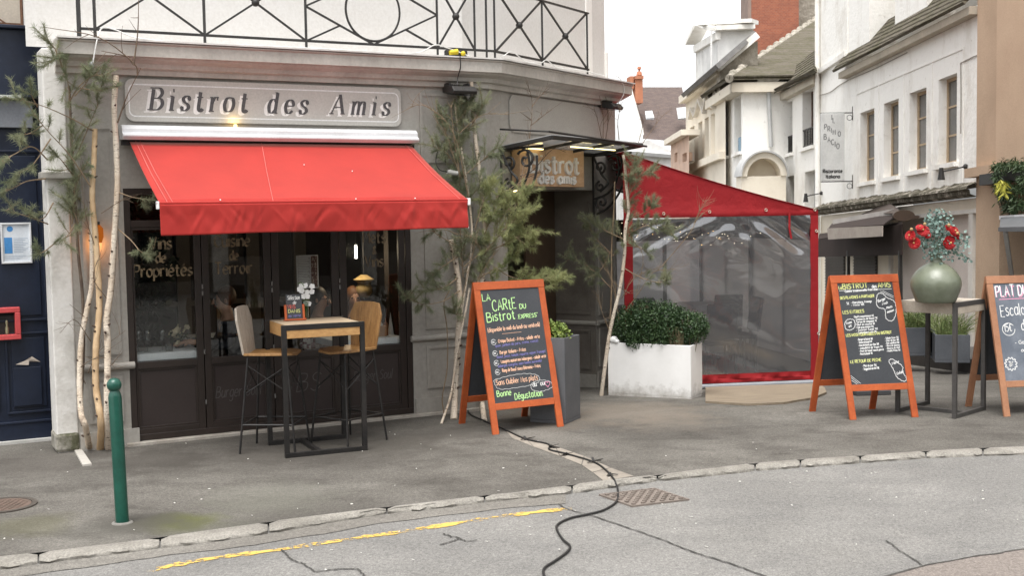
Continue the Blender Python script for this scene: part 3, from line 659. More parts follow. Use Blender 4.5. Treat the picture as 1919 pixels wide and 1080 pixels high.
# serif letters as (thick/thin) strokes: unit = x-height 1
SER = {
 'B': ([('v', st((.35, 0), (.35, 1.42))), ('c', arc(st((.3, 1.5), (.9, 1.48), (1.12, 1.15), (.85, .82), (.3, .79)))), ('c', arc(st((.3, .79), (1.05, .76), (1.25, .38), (.95, .03), (.3, 0)))), ('s', st((.05, 1.5), (.5, 1.5))), ('s', st((.05, 0), (.5, 0)))], 1.4),
 'i': ([('v', st((.25, 0), (.25, .97))), ('s', st((.02, .97), (.3, .97))), ('s', st((.05, 0), (.5, 0))), ('d', st((.2, 1.36), (.32, 1.36)))], .62),
 's': ([('c', arc(st((.68, .72), (.6, .95), (.36, 1.0), (.14, .82), (.28, .6), (.58, .42), (.68, .2), (.46, 0), (.2, .03), (.08, .27)))), ('s', st((.7, .66), (.7, .98))), ('s', st((.07, .0), (.07, .32)))], .86),
 't': ([('v', arc(st((.28, 1.32), (.28, .9), (.28, .22), (.38, .03), (.58, .06), (.64, .16)))), ('s', st((.02, .95), (.58, .95)))], .74),
 'r': ([('v', st((.25, 0), (.25, .97))), ('s', st((.02, .97), (.3, .97))), ('s', st((.05, 0), (.52, 0))), ('c', arc(st((.27, .6), (.42, .92), (.62, .98), (.74, .9)))), ('d', st((.62, .88), (.76, .88)))], .88),
 'o': ([('o', arc(st((.5, 1.0), (.22, .9), (.1, .5), (.22, .1), (.5, 0), (.78, .1), (.9, .5), (.78, .9), (.5, 1.0))))], 1.1),
 'd': ([('v', st((.72, 0), (.72, 1.5))), ('s', st((.5, 1.5), (.76, 1.5))), ('s', st((.68, 0), (.95, 0))), ('o', arc(st((.7, .8), (.5, .99), (.24, .9), (.1, .5), (.22, .08), (.46, .0), (.7, .22))))], 1.08),
 'e': ([('o', arc(st((.1, .56), (.74, .57), (.7, .88), (.46, 1.0), (.2, .86), (.1, .48), (.24, .1), (.5, 0), (.78, .2))))], .95),
 'A': ([('v', st((.72, 1.5), (1.22, 0))), ('t', st((.72, 1.5), (.14, 0))), ('s', st((.34, .5), (1.05, .5))), ('s', st((-.06, 0), (.36, 0))), ('s', st((.98, 0), (1.42, 0)))], 1.5),
 'm': ([('v', st((.22, 0), (.22, .97))), ('s', st((.0, .97), (.26, .97))), ('c', arc(st((.22, .62), (.42, .95), (.66, .96), (.74, .7), (.74, 0)))), ('c', arc(st((.74, .62), (.94, .95), (1.18, .96), (1.26, .7), (1.26, 0)))), ('s', st((.04, 0), (.42, 0))), ('s', st((.58, 0), (.92, 0))), ('s', st((1.1, 0), (1.46, 0)))], 1.58)}
def serif(mb, fr, txt, a, b, xh, c, slope, width=None, shear=.22, boldx=1.0, k0=0):
    tot = sum(SER[ch][1]+.42 for ch in txt)-.42; kx = (width/tot if width else xh); x = a; n = k0
    for ch in txt:
        S_, wd = SER[ch]
        for kind, P in S_:
            Q = [np.array([x+(p[0]+p[1]*shear)*kx, b+p[1]*xh+slope*(x-a+p[0]*kx)]) for p in P]
            T, t0 = .100*xh*boldx, .032*xh*boldx
            if kind == 'v': wf = lambda t, u: T
            elif kind == 's': wf = lambda t, u: t0
            elif kind == 't': wf = lambda t, u: t0*1.2
            elif kind == 'd': wf = lambda t, u: .095*xh*boldx
            else: wf = lambda t, u: t0+(T*1.02-t0)*abs(t[1])**1.3
            mb.ribbon(fr, Q, wf, c+(n % 9)*.00005); n += 1
        x += (wd+.42)*kx
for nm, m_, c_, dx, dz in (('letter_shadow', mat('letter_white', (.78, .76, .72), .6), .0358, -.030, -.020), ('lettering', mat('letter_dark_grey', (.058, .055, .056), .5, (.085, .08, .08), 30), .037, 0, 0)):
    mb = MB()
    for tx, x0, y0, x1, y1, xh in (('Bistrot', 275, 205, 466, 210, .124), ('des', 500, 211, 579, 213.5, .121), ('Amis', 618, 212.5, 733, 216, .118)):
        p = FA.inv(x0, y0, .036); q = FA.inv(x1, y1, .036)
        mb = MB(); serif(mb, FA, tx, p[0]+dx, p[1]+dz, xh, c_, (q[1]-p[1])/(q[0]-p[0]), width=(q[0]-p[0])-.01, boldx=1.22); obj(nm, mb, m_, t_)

t_ = thing('sign_lamp', 'small glowing warm lamp on the awning box below the name board', 'lamp', FA.p(sA(440, 233), 2.77, .06))
lq = FA.p(sA(440, 233, .06), 2.765, .075); obj('lens', MB().ball(lq, .018, 10, 6), emis('warm_lens', (1, .70, .25), 1.5), t_, True); obj('housing', MB().box(FA, sA(440, 233)-.06, sA(440, 233)+.06, 2.735, 2.75, .04, .10), M['black'], t_)
sg_ = bpy.data.lights.new('sign_glow', 'POINT'); sg_.energy = .22; sg_.color = (1, .66, .2); sg_.shadow_soft_size = .03; sgo = bpy.data.objects.new('sign_glow', sg_); COL.objects.link(sgo); sgo.parent = t_; sgo.location = tuple(lq+[0, 0, .03]-ROOT[t_.name])
# ---------------------------------------------------------------- awning
t_ = thing('awning', 'bright red canvas awning with long valance over the shop windows', 'awning', FA.p(.2, 2.65))
PRJ = 1.12
ca0, ca1 = sA(228, 249, .14), sA(781, 255, .14)
red = NT('red_canvas'); co = red.mix(red.ramp(red.noise(3, 4), [(.3, 0.), (.7, 1.)]), (.365, .023, .018), (.31, .018, .015)); co = red.mix(.10, co, red.ramp(red.noise(380, 2, .7), [(.35, .1), (.65, .9)]), 'OVERLAY')
red.bsdf(co, .8, 0, .25, Sheen_Weight=.3, Sheen_Tint=(1, .62, .5, 1), Sheen_Roughness=.5); red.bump(red.noise(400, 2), .0006, .6); M['red'] = red.m
mb = MB(); mb.prism(Frame(FA.p(ca0, 2.635, 0), FA.N, ZU, FA.U), [(.03, .115), (.03, .0), (.17, -.01), (.20, .018), (.20, .032), (.165, .05), (.165, .085), (.13, .115)], 0, ca1-ca0)
obj('cassette', mb, M['silver'], t_, bev=.003)
mb = MB(); mb.box(FA, ca0+.01, ca1-.01, 2.585, 2.628, .03, .10); obj('roller', mb, mat('dark_roller', (.02, .018, .018), .6), t_)
v0, v1 = sA(299, 380, PRJ), sA(876, 374, PRJ); zv1, zv0 = zA(590, 377, PRJ), zA(590, 434.5, PRJ)
sa0, sa1 = sA(243, 266, .12), sA(771, 274, .12); ztop = zA(500, 269, .12)
mb = MB(); nx, ny = 60, 14
for j in range(ny+1):
    for i in range(nx+1):
        u_, v_ = i/nx, j/ny
        s_ = (sa0+(sa1-sa0)*u_)*(1-v_)+(v0+(v1-v0)*u_)*v_; c_ = .12+(PRJ-.12)*v_
        z_ = ztop+(zv1-ztop)*v_-.022*math.sin(math.pi*v_)+.004*math.sin(u_*23+v_*4)*v_
        mb.v.append(tuple(FA.p(s_, z_, c_)))
mb.f += [(j*(nx+1)+i, (j+1)*(nx+1)+i, (j+1)*(nx+1)+i+1, j*(nx+1)+i+1) for j in range(ny) for i in range(nx)]
obj('canopy_cloth', mb, M['red'], t_, 60, solid=.003)
mb = MB(); nx, ny = 260, 18
wr = [(random.uniform(0, 1), random.uniform(.2, .8), random.choice((.006, .009, .014, .03)), random.uniform(-1.6, 1.6), random.uniform(-.008, .008)) for _ in range(130)]
for j in range(ny+1):
    for i in range(nx+1):
        u_, v_ = i/nx, j/ny
        d_ = (.014*math.sin(u_*9)+.006*math.sin(u_*31+2))*v_
        for cu, cv, wu, sl_, am in wr:
            q = (u_-cu+sl_*.05*(v_-cv))/wu; d_ += am*math.exp(-q*q)*math.exp(-((v_-cv)/.35)**2)*min(1, v_*3)
        z_ = zv1-.012+(zv0-zv1+.012)*v_-.004*math.sin(u_*11+1)*v_
        mb.v.append(tuple(FA.p(v0+(v1-v0)*u_, z_, PRJ+.004+d_)))
mb.f += [(j*(nx+1)+i, (j+1)*(nx+1)+i, (j+1)*(nx+1)+i+1, j*(nx+1)+i+1) for j in range(ny) for i in range(nx)]
obj('valance', mb, M['red'], t_, 60, solid=.002)
mb = MB()                                                        # stitched hems and seams
seam = mat('red_thread', (.66, .16, .14), .8)
for s0_, s1_ in ((sa0+.05, v0+.06), (sa0+.085, v0+.10), ((sa0*.56+sa1*.44), (v0*.66+v1*.34)), (sa1-.06, v1-.07)):
    mb.bar(FA.p(s0_, ztop+.004, .12), FA.p((s0_+s1_)/2, (ztop+zv1)/2-.017, (.12+PRJ)/2), .004, .003); mb.bar(FA.p((s0_+s1_)/2, (ztop+zv1)/2-.017, (.12+PRJ)/2), FA.p(s1_, zv1+.004, PRJ), .004, .003)
obj('seam', mb, seam, t_)
mb = MB(); mb.tube([FA.p(v0-.02, zv1-.004, PRJ-.01), FA.p(v1+.02, zv1-.004, PRJ-.01)], .014, 8); obj('front_bar', mb, M['red'], t_, 60)
for sgn, e in ((-1, v0), (1, v1)):
    obj('end_cap', MB().box(FA, e-.02 if sgn < 0 else e+.002, e-.002 if sgn < 0 else e+.03, zv1-.05, zv1+.012, PRJ-.045, PRJ+.005), M['white'], t_, bev=.005)
    sw = v0+.35 if sgn < 0 else v1-.35; mid = FA.p((sw*.3+e*.7)+sgn*-.25, 2.17, .62)
    mb = MB(); mb.bar(FA.p(sw, 2.50, .1), mid, .03, .045); mb.bar(mid, FA.p(sw, zv1-.06, PRJ-.05), .028, .04); obj('folding_arm', mb, M['silver'], t_)
mb = MB()
for x, y in ((413, 376), (667, 374), (570, 310), (660, 322), (778, 373), (878, 428)):
    c_ = PRJ+.012 if y > 370 else .12+(PRJ-.12)*((y-269)/(377-269)); a_, b_ = FA.inv(x, y, c_); mb.ball(FA.p(a_, b_+.006, c_), .006, 6, 4)
obj('petal', mb, M['white'], t_)

# ---------------------------------------------------------------- balcony railing
t_ = thing('balcony_railing', 'black wrought iron railing with crosses and a ring on the cornice ledge', 'railing', FA.p(0, Zc1))
CR = .12
zr0 = FA.inv(480, 71, CR)[1]; ztp = zr0+.62
mbp, mbr, mbd, mbb, mbk = MB(), MB(), MB(), MB(), MB()
FRA = Frame(FA.p(0, 0, CR), FA.U); cI = inter(CR); FRB = Frame(cI, FB.U)
sI = (cI-FRA.O)@FA.U
RA = lambda x, y: FRA.inv(x, y)
def V(fr, s_, z0=Zc1+.02, z1=None, w_=.021): mbp.bar(fr.p(s_, z0), fr.p(s_, z1 or ztp), w_)
def D(fr, s0_, z0_, s1_, z1_, w_=.017): mbd.bar(fr.p(s0_, z0_), fr.p(s1_, z1_), w_)
s0_ = RA(148, 52)[0]; sb = RA(178, 55)[0]; s1 = RA(384, 74)[0]; s2 = RA(574, 76)[0]; s3 = RA(820, 85)[0]; s4 = RA(890, 88)[0]; s5 = RA(912, 92)[0]
zpost = zr0
mbp.bar(FRA.p(s0_, Zc1), FRA.p(s0_, ztp), .028); V(FRA, sb); V(FRA, s1); V(FRA, s2); V(FRA, s3); V(FRA, s4); V(FRA, s5, None and 0 or Zc1+.02); V(FRB, .03)
mbr.bar(FRA.p(s0_, zr0), cI+[0, 0, zr0], .018, .022); mbr.bar(FRA.p(s0_, ztp), cI+[0, 0, ztp], .03, .016)
lB = FRB.inv(1101, 135)[0]; ztB = FRB.inv(1101, 25)[1]; lM = FRB.inv(1016, 60)[0]
mbr.bar(cI+[0, 0, zr0], FRB.p(lB+.03, zr0), .018, .022); mbr.bar(cI+[0, 0, ztp], FRB.p(lB+.03, ztp), .03, .016)
V(FRB, lB); V(FRB, lM)
zm = (zr0+ztp)/2
def X(fr, a, b):
    D(fr, a, zr0, b, ztp); D(fr, a, ztp, b, zr0); obj('boss', MB().ball(fr.p((a+b)/2, zm), .036, 12, 6), M['black'], t_, 40)
def dia(fr, a, b): # cross panel between posts
    X(fr, a+.006, b-.006)
dia(FRA, sb, s1) if False else None
# long panel left: crossing diagonals with boss
D(FRA, sb, zr0, (sb+s1)/2, zm); D(FRA, (sb+s1)/2, zm, s1, zr0); D(FRA, sb, ztp, (sb+s1)/2, zm); D(FRA, (sb+s1)/2, zm, s1, ztp)
X(FRA, s1, s2); X(FRA, s3, s4); X(FRB, .04, lM); X(FRB, lM, lB)
# ring panel
cR = (s2+s3)/2; rr = (s3-s2)*.205
ring = [FRA.p(cR+rr*math.cos(q), zm+.0+ (zm-zr0-.01)*.93*math.sin(q)) for q in np.linspace(0, 2*math.pi, 49)]
mbk.tube(ring, .011, 6, False)
for sg in (1, -1):
    D(FRA, s2, zm, cR, zm-sg*(zm-zr0)); D(FRA, s3, zm, cR, zm-sg*(zm-zr0))
    qx = (s2+(cR-s2)*.5); D(FRA, s2, zm-sg*(zm-zr0), qx, zm-sg*(zm-zr0)*.5); qx = (s3-(s3-cR)*.5); D(FRA, s3, zm-sg*(zm-zr0), qx, zm-sg*(zm-zr0)*.5)
for nm, q in (('post', mbp), ('rail', mbr), ('cross_bar', mbd), ('ring', mbk)): obj(nm, q, M['black'], t_, 40)
# small rusty balcony of the neighbour
# ---------------------------------------------------------------- things on the cornice
t_ = thing('power_strip', 'black socket box with yellow plugs lying on the cornice ledge', 'socket box', FRA.p(s3+.1, Zc1+.02))
a_, b_ = FRA.inv(852, 98); fz = Zc1+.03
obj('box', MB().box(Frame(FRA.p(s3+.05, fz, .03), FA.U), 0, .22, 0, .055, 0, .07), M['black'], t_, bev=.01)
ym = mat('yellow_plastic', (.75, .58, .03), .4)
mb = MB(); mb.tube([FRA.p(s3+.07, fz+.02, .12), FRA.p(s3+.15, fz+.035, .12)], [.022, .028], 10); mb.ball(FRA.p(s3+.21, fz+.02, .12), .024); obj('plug', mb, ym, t_, 40)
def cable(name, label, P, r, m_, cat='cable'):
    tag(obj(name, MB().tube(smoothpts(P, 8), r, 6), m_, None, 60), label, cat)
wc = mat('white_cable', (.72, .71, .68), .5)
pts = [FA.px(174, 118, .27), FA.px(178, 95, .27), FA.px(183, 70, .26), FA.px(192, 52, .2), FA.px(215, 55, .22), FA.px(255, 70, .24), FA.px(320, 78, .25), FA.px(380, 81, .25), FA.px(450, 84, .25), FA.px(540, 88, .25), FA.px(620, 92, .25), FA.px(700, 97, .25), FA.px(780, 99, .25), FA.px(815, 84, .2), FA.px(840, 90, .2), FA.px(880, 105, .25)]
cable('white_cable', 'white electric cable trailing along the cornice and hanging down at its left end', pts, .006, wc)
tag(obj('cable_plug', MB().lathe(FA.px(172, 122, .27), [(.012, -.03), (.024, -.01), (.02, .015), (.008, .03)], 10), glass('clear_plastic', (.8, .8, .78), 1, .1, .3), None, 40), 'clear bulb socket at the hanging end of the white cable', 'plug')
cable('white_cable', 'white string light cable zigzagging along the cornice ledge over the entrance', [FRB.p(.0, Zc1+.04, .1), FRB.p(.25, Zc1+.12, .06), FRB.p(.45, Zc1+.04, .1), FRB.p(.7, Zc1+.05, .12), FRB.p(.9, Zc1+.1, .08), FRB.p(1.1, Zc1+.04, .1), FRB.p(1.6, Zc1+.06, .1), FRB.p(2.1, Zc1+.05, .1), FRB.p(2.45, Zc1+.06, .12), FRB.p(2.6, Zc1-.1, .12), FRB.p(2.5, Zc1-.32, .02)], .005, wc)
cable('black_cable', 'black lead from the cornice plugs down to the floodlight over the pines', [FA.px(862, 105, .27), FA.px(863, 125, .26), FA.px(858, 145, .2), FA.px(857, 160, .22)], .006, M['black'])
def flood(label, c_, fr, ax):
    t_ = thing('floodlight', label, 'floodlight', c_); f2 = Frame(c_, ax, ZU); f3 = Frame(c_, f2.U, nrm(ZU*.55+f2.N*-.4)*1.0)
    mb = MB(); mb.prism(Frame(c_, f2.N, ZU, f2.U), [(-.02, .05), (.16, .015), (.2, -.03), (.18, -.06), (.0, -.03)], -.125, .125); obj('housing', mb, M['black'], t_, bev=.006)
    mb = MB(); mb.prism(Frame(c_, f2.N, ZU, f2.U), [(.015, -.042), (.17, -.068), (.17, -.072), (.015, -.047)], -.11, .11); obj('lens', mb, mat('dark_lens', (.05, .05, .055), .15), t_)
    mb = MB(); mb.box(f2, -.11, -.09, -.02, .06, -.09, .06); mb.box(f2, .09, .11, -.02, .06, -.09, .06); mb.box(f2, -.11, .11, .03, .06, -.09, -.07); obj('bracket', mb, M['black'], t_)
    mb = MB()
    for k in range(9): mb.box(f2, -.1+k*.025, -.092+k*.025, .0, .045, -.02, .06)
    obj('fin', mb, M['black'], t_)
flood('black floodlight on the grey wall above the middle birch poles', FA.px(856, 168, .1), FA, FA.U)
t_ = thing('clamp_spot', 'small pale clamp spotlight with a black lead on the middle birch pole', 'spotlight', FA.px(845, 323, .2))
obj('head', MB().tube([FA.px(838, 322, .2), FA.px(844, 323, .2), FA.px(857, 325, .2)], [.022, .028, .022], 10), mat('pale_grey_plastic', (.45, .44, .41), .5), t_, 40); obj('lead', MB().tube(smoothpts([FA.px(838, 322, .2), FA.px(824, 318, .2), FA.px(817, 305, .2), FA.px(820, 285, .18), FA.px(829, 268, .16)], 6), .005, 5), M['black'], t_)
flood('black floodlight at the right end of the cornice over the entrance canopy', FB.p(LB-.33, FB.inv(1130, 198)[1], .02), FB, FB.U)

# ---------------------------------------------------------------- entrance canopy
t_ = thing('entrance_canopy', 'black iron and glass canopy with scrolled brackets over the bistro entrance', 'canopy', FB.p(1.2, 2.6))
A0, A1, zw, zo, pr = .22, 2.24, 2.60, 2.685, .62
P4 = [FB.p(A0, zw, .02), FB.p(A1, zw, .02), FB.p(A1, zo, pr), FB.p(A0, zo, pr)]
mb = MB()
for a_, b_ in ((0, 1), (1, 2), (2, 3), (3, 0)): mb.bar(P4[a_], P4[b_], .03, .04)
for k in (.33, .66): mb.bar(FB.p(A0+(A1-A0)*k, zw, .02), FB.p(A0+(A1-A0)*k, zo, pr), .02, .03)
obj('frame', mb, M['black'], t_, bev=.004)
mb = MB(); mb.tube([FB.p(A0-.1, zo+.05, pr+.03), FB.p((A0+A1)/2, zo+.02, pr+.05), FB.p(A1+.05, zo-.01, pr+.03)], .012, 6); mb.tube([FB.p(A0-.12, zo+.1, .1), FB.p(A0-.1, zo+.05, pr+.03)], .010, 6); obj('gutter', mb, M['steel'], t_, 40)
obj('glass_roof', MB().slab([p+[0, 0, .022] for p in P4], .008), glass('frosted_roof_glass', (.62, .64, .62), .8, .1, .45), t_)
for k0, k1, cc in ((.42, .92, .36), (.02, .30, .16)):
    q0, q1 = FB.p(A0+(A1-A0)*k0, zw+(zo-zw)*cc/pr-.012, cc), FB.p(A0+(A1-A0)*k1, zw+(zo-zw)*cc/pr-.012, cc); obj('light_strip', MB().bar(q0, q1, .016, .012), emis('warm_led', (1, .80, .34), 1.6), t_)
def spiral(c_, r0_, r1_, a0, turns, n=22): return [np.array([c_[0]+(r0_+(r1_-r0_)*k/n)*math.cos(a0+turns*2*math.pi*k/n), c_[1]+(r0_+(r1_-r0_)*k/n)*math.sin(a0+turns*2*math.pi*k/n)]) for k in range(n+1)]
for e in (A0+.03, A1-.03):
    fr = Frame(FB.p(e, 2.58, 0), FB.N, ZU, FB.U); mb = MB()
    curves = [spiral((.30, -.10), .015, .11, 1.0, 1.25), spiral((.10, -.12), .012, .075, .4, -1.3), spiral((.12, -.52), .012, .085, 2.2, 1.3), spiral((.10, -.34), .012, .06, 3, -1.2),
              smoothpts(st((.43, -.06), (.42, -.22), (.34, -.42), (.2, -.58), (.05, -.66))), smoothpts(st((.32, .0), (.34, -.18), (.26, -.36), (.16, -.44), (.03, -.48))), smoothpts(st((.02, 0), (.12, -.2), (.2, -.3), (.10, -.4))), st((.01, .02), (.01, -.68)), st((.0, .01), (.5, .03))]
    for q in curves: mb.tube([fr.p(a, b) for a, b in q], .0135, 6)
    obj('scroll_bracket', mb, M['black'], t_, 50)
# wooden hanging sign
t_ = thing('wooden_sign', 'light wooden sign with white raised blackletter Bistrot des amis under the canopy', 'sign', FB.p(1, 2.3))
a0, b1 = FB.inv(974, 276, .12); a1, b1b = FB.inv(1094, 282, .12); b0 = FB.inv(1030, 349.5, .12)[1]; b1 = (b1+b1b)/2
obj('board', MB().box(FB, a0, a1, b0, b1, .02, .12), mat('plywood', (.62, .42, .26), .55, (.48, .30, .17), 2.5, (.3, .7), .001, 60, stretch=(2, 2, 7)), t_, bev=.004)
mb = MB(); W_ = a1-a0; H_ = b1-b0
write(mb, FB, 'Bistrot', a0+W_*.13, b0+H_*.36, H_*.47, 0, .145, sp=1.2, width=W_*.80, nib=(.007, .021, rad(35)), depth=.03)
write(mb, FB, 'des amis', a0+W_*.26, b0+H_*.085, H_*.26, 0, .145, sp=1.3, width=W_*.60, nib=(.006, .017, rad(35)), depth=.03)
obj('raised_lettering', mb, mat('white_letters', (.82, .81, .78), .5), t_)

# ---------------------------------------------------------------- navy neighbour shop
bq = G(55, 827.5); oN = float((bq-FA.O)@FA.N)
FNv = Frame(FA.p(0, 0, oN), FA.U); sN = lambda x, y: FNv.inv(x, y)[0]; zN = lambda x, y: FNv.inv(x, y)[1]
NV = thing('navy_shop', 'closed navy blue painted wooden shopfront left of the bistro', 'shop', FNv.p(-2, 0))
nR = -1.56; nL = -3.6
obj('wall', MB().wall(FNv, nL, nR, 0, 3.45, []), M['navy'], NV)
mb = MB(); zf0, zf1 = zN(40, 184), zN(40, 58)
mb.box(FNv, nL, nR, zf0, zf1, 0, .10); mb.box(FNv, nL, nR, zf1, zf1+.03, 0, .16); obj('fascia', mb, M['navy'], NV, bev=.006)
obj('fascia_trim', MB().box(FNv, nL, sN(36, 182), zf0-.012, zf0+.012, .10, .14), M['silver'], NV)
mb = MB(); mb.box(FNv, nL, sN(60, 215), zN(30, 240), zN(30, 190), 0, .06); obj('shutter_box', mb, mat('shutter_grey', (.20, .21, .23), .5), NV, bev=.005)
def npan(x0, y0, x1, y1, w_=.02):
    mb = MB(); a_, b_ = FNv.inv(x0, y0); a2, b2 = FNv.inv(x1, y1); mb.frame4(FNv, a_, a2, b2, b_, w_, 0, .022); mb.box(FNv, a_+.05, a2-.05, b2+.05, b_-.05, 0, .012); obj('panel_moulding', mb, M['navy'], NV, bev=.004)
npan(8, 625, 100, 770); npan(-120, 280, 90, 600); npan(-120, 640, 0, 770); mb = MB(); mb.box(FNv, nL, nR, .0, .17, 0, .03); mb.box(FNv, nL, nR, .17, .19, 0, .04)
obj('corner_post', MB().box(FNv, sN(97, 600), sN(112, 600), 0.2, zf0, 0, .035), M['navy'], NV, bev=.004)
obj('letter_box', MB().box(FNv, sN(24, 700), sN(77, 700), zN(50, 760), zN(50, 688), .012, .03), M['navy'], NV, bev=.004)
obj('plinth', mb, M['navy'], NV, bev=.004)
mb = MB(); f_ = FNv
mb.prism(f_, [f_.inv(*q) for q in ((29, 683), (53, 684), (54, 675), (59, 668), (75, 678), (60, 672), (53, 674), (44, 677))][::-1], .026, .032); obj('paper_scrap', mb, M['ck_orange'] if False else mat('torn_paper', (.6, .52, .44), .9), NV)
obj('door_step', MB().box(FNv, nL, nR-.03, 0, .025, .0, .08), mat('white_step', (.5, .49, .46), .8), NV)
# upper part of the neighbour: beige wall with a rusty rail, white wall beside it
mb = MB(); f2 = Frame(FNv.p(0, 0, -.05), FA.U); zb_ = f2.inv(20, 48)[1]; mb.box(f2, nL, f2.inv(40, 20)[0], zf1+.03, 6, -.3, 0); obj('upper_wall', mb, mat('beige_render', (.52, .46, .38), .85, (.42, .36, .3), 2), NV)
obj('white_upper_wall', MB().box(f2, f2.inv(40, 20)[0]+.002, -1.3, zf1+.035, 6, -.3, -.004), M['white_wall'], NV)
t_ = thing('rusty_railing', 'rusty brown window railing above the navy shop', 'railing', FNv.p(-2.2, zf1+.1))
mb = MB(); xr = FNv.inv(41, 30, .1)[0]; z0_ = FNv.inv(41, 47, .1)[1]; mb.bar(FNv.p(xr, z0_, .1), FNv.p(xr, 6, .1), .02); mb.bar(FNv.p(nL, z0_, .1), FNv.p(xr, z0_, .1), .015, .03); mb.bar(FNv.p(xr-.12, z0_, .1), FNv.p(nL, z0_+1.1, .1), .013); obj('bars', mb, mat('rust', (.16, .08, .045), .85, (.10, .05, .03), 20), t_)
# notice in a frame
t_ = thing('notice_frame', 'white framed blue and white notice on the navy shopfront', 'notice', FNv.px(30, 455, .02))
a0, b1 = FNv.inv(0, 418, .03); a1, b0 = FNv.inv(61, 493, .03)
obj('frame', MB().frame4(FNv, a0, a1, b0, b1, .016, .005, .035), M['silver'], t_, bev=.003)
obj('sheet', MB().box(FNv, a0+.014, a1-.014, b0+.014, b1-.014, .006, .02), mat('paper', (.66, .70, .74), .6), t_)
mb = MB(); w_, h_ = a1-a0, b1-b0; blue = mat('print_blue', (.06, .25, .55), .6)
mb.box(FNv, a0+.11*w_, a0+.37*w_, b0+.25*h_, b0+.64*h_, .02, .0215); mb.prism(FNv, [(a0+.31*w_+.10*w_*math.cos(q), b0+.85*h_+.10*w_*math.sin(q)) for q in np.linspace(0, 6.283, 20)[:-1]], .02, .0215); obj('blue_print', mb, blue, t_)
mb = MB()
for k in range(9): mb.box(FNv, a0+.42*w_, a0+(.72+.16*((k*7) % 3)/2)*w_, b0+(.27+.042*k)*h_, b0+(.285+.042*k)*h_, .02, .0212)
for k in range(3): mb.box(FNv, a0+.12*w_, a0+(.6+.1*k)*w_, b0+(.1+.04*k)*h_, b0+(.11+.04*k)*h_, .02, .0212)
obj('print_lines', mb, mat('print_grey', (.38, .45, .53), .7), t_)
# red box
t_ = thing('red_box', 'coral red metal box with an open niche on the navy door', 'box', FNv.px(15, 605, .04))
a0, b1 = FNv.inv(-28, 579, .08); a1, b0 = FNv.inv(40, 636, .08); pk = mat('coral_red_paint', (.52, .075, .075), .45, (.42, .05, .05), 5)
mb = MB(); mb.frame4(FNv, a0, a1, b0, b1, .045, 0, .09); obj('case', mb, pk, t_, bev=.006)
obj('niche_back', MB().box(FNv, a0+.045, a1-.045, b0+.045, b1-.045, .002, .012), M['black'], t_)
mb = MB(); mb.lathe(FNv.p((a0+a1)/2+.03, b0+.05, .05), [(.014, 0), (.016, .05), (.008, .075), (.012, .1), (.007, .12)], 12); obj('valve', mb, mat('brass_tap', (.35, .32, .2), .4, metal=.6), t_, True)
# ---------------------------------------------------------------- bar table and stools
def bar_table(label, FL, FR, BLp, ztop, top_m, frame_m, grp='high bar tables on the pavement'):
    U = nrm((FR-FL)*[1, 1, 0]); wd = np.linalg.norm(FR-FL); Vv = nrm((BLp-FL)*[1, 1, 0]); Vv = nrm(Vv-U*(Vv@U)); dp = abs((BLp-FL)@Vv)
    fr = Frame(FL, U, Vv, ZU); z0 = 0
    t_ = thing('bar_table', label, 'table', FL, grp); h = ztop-FL[2]; q = .038
    obj('tabletop', MB().box(fr, q+.002, wd-q-.002, -.0, dp, h-.105, h-.002), top_m[1], t_, bev=.004)
    obj('top_board', MB().box(fr, q+.002, wd-q-.002, .0, dp, h-.002, h+.003), top_m[0], t_)
    for y0, y1 in ((-.004, q-.004), (dp-q+.004, dp+.004)):
        for x0, x1 in ((0, q), (wd-q, wd)): obj('leg', MB().box(fr, x0, x1, y0, y1, q, h-q), frame_m, t_, bev=.002)
        mb = MB(); mb.box(fr, 0, wd, y0, y1, 0, q); obj('floor_rail', mb, frame_m, t_, bev=.002); obj('top_rail', MB().box(fr, 0, wd, y0, y1, h-q, h+.004), frame_m, t_, bev=.002)
    obj('floor_bar', MB().box(fr, wd*.40, wd*.40+q, q-.004, dp-q+.004, 0, q-.003), frame_m, t_, bev=.002)
    return t_, fr, wd, dp, h
tFL, tFR, tBL = G(535, 860), G(689, 844.5), G(492, 836)
zt_ = zat(tFL, 612)
TB, TFR, tw, td, thh = bar_table('high bar table with weathered wood top and black steel frame by the bistro windows', tFL, tFR, tBL, zt_, (M['table_top'], M['wood']), M['steel'])
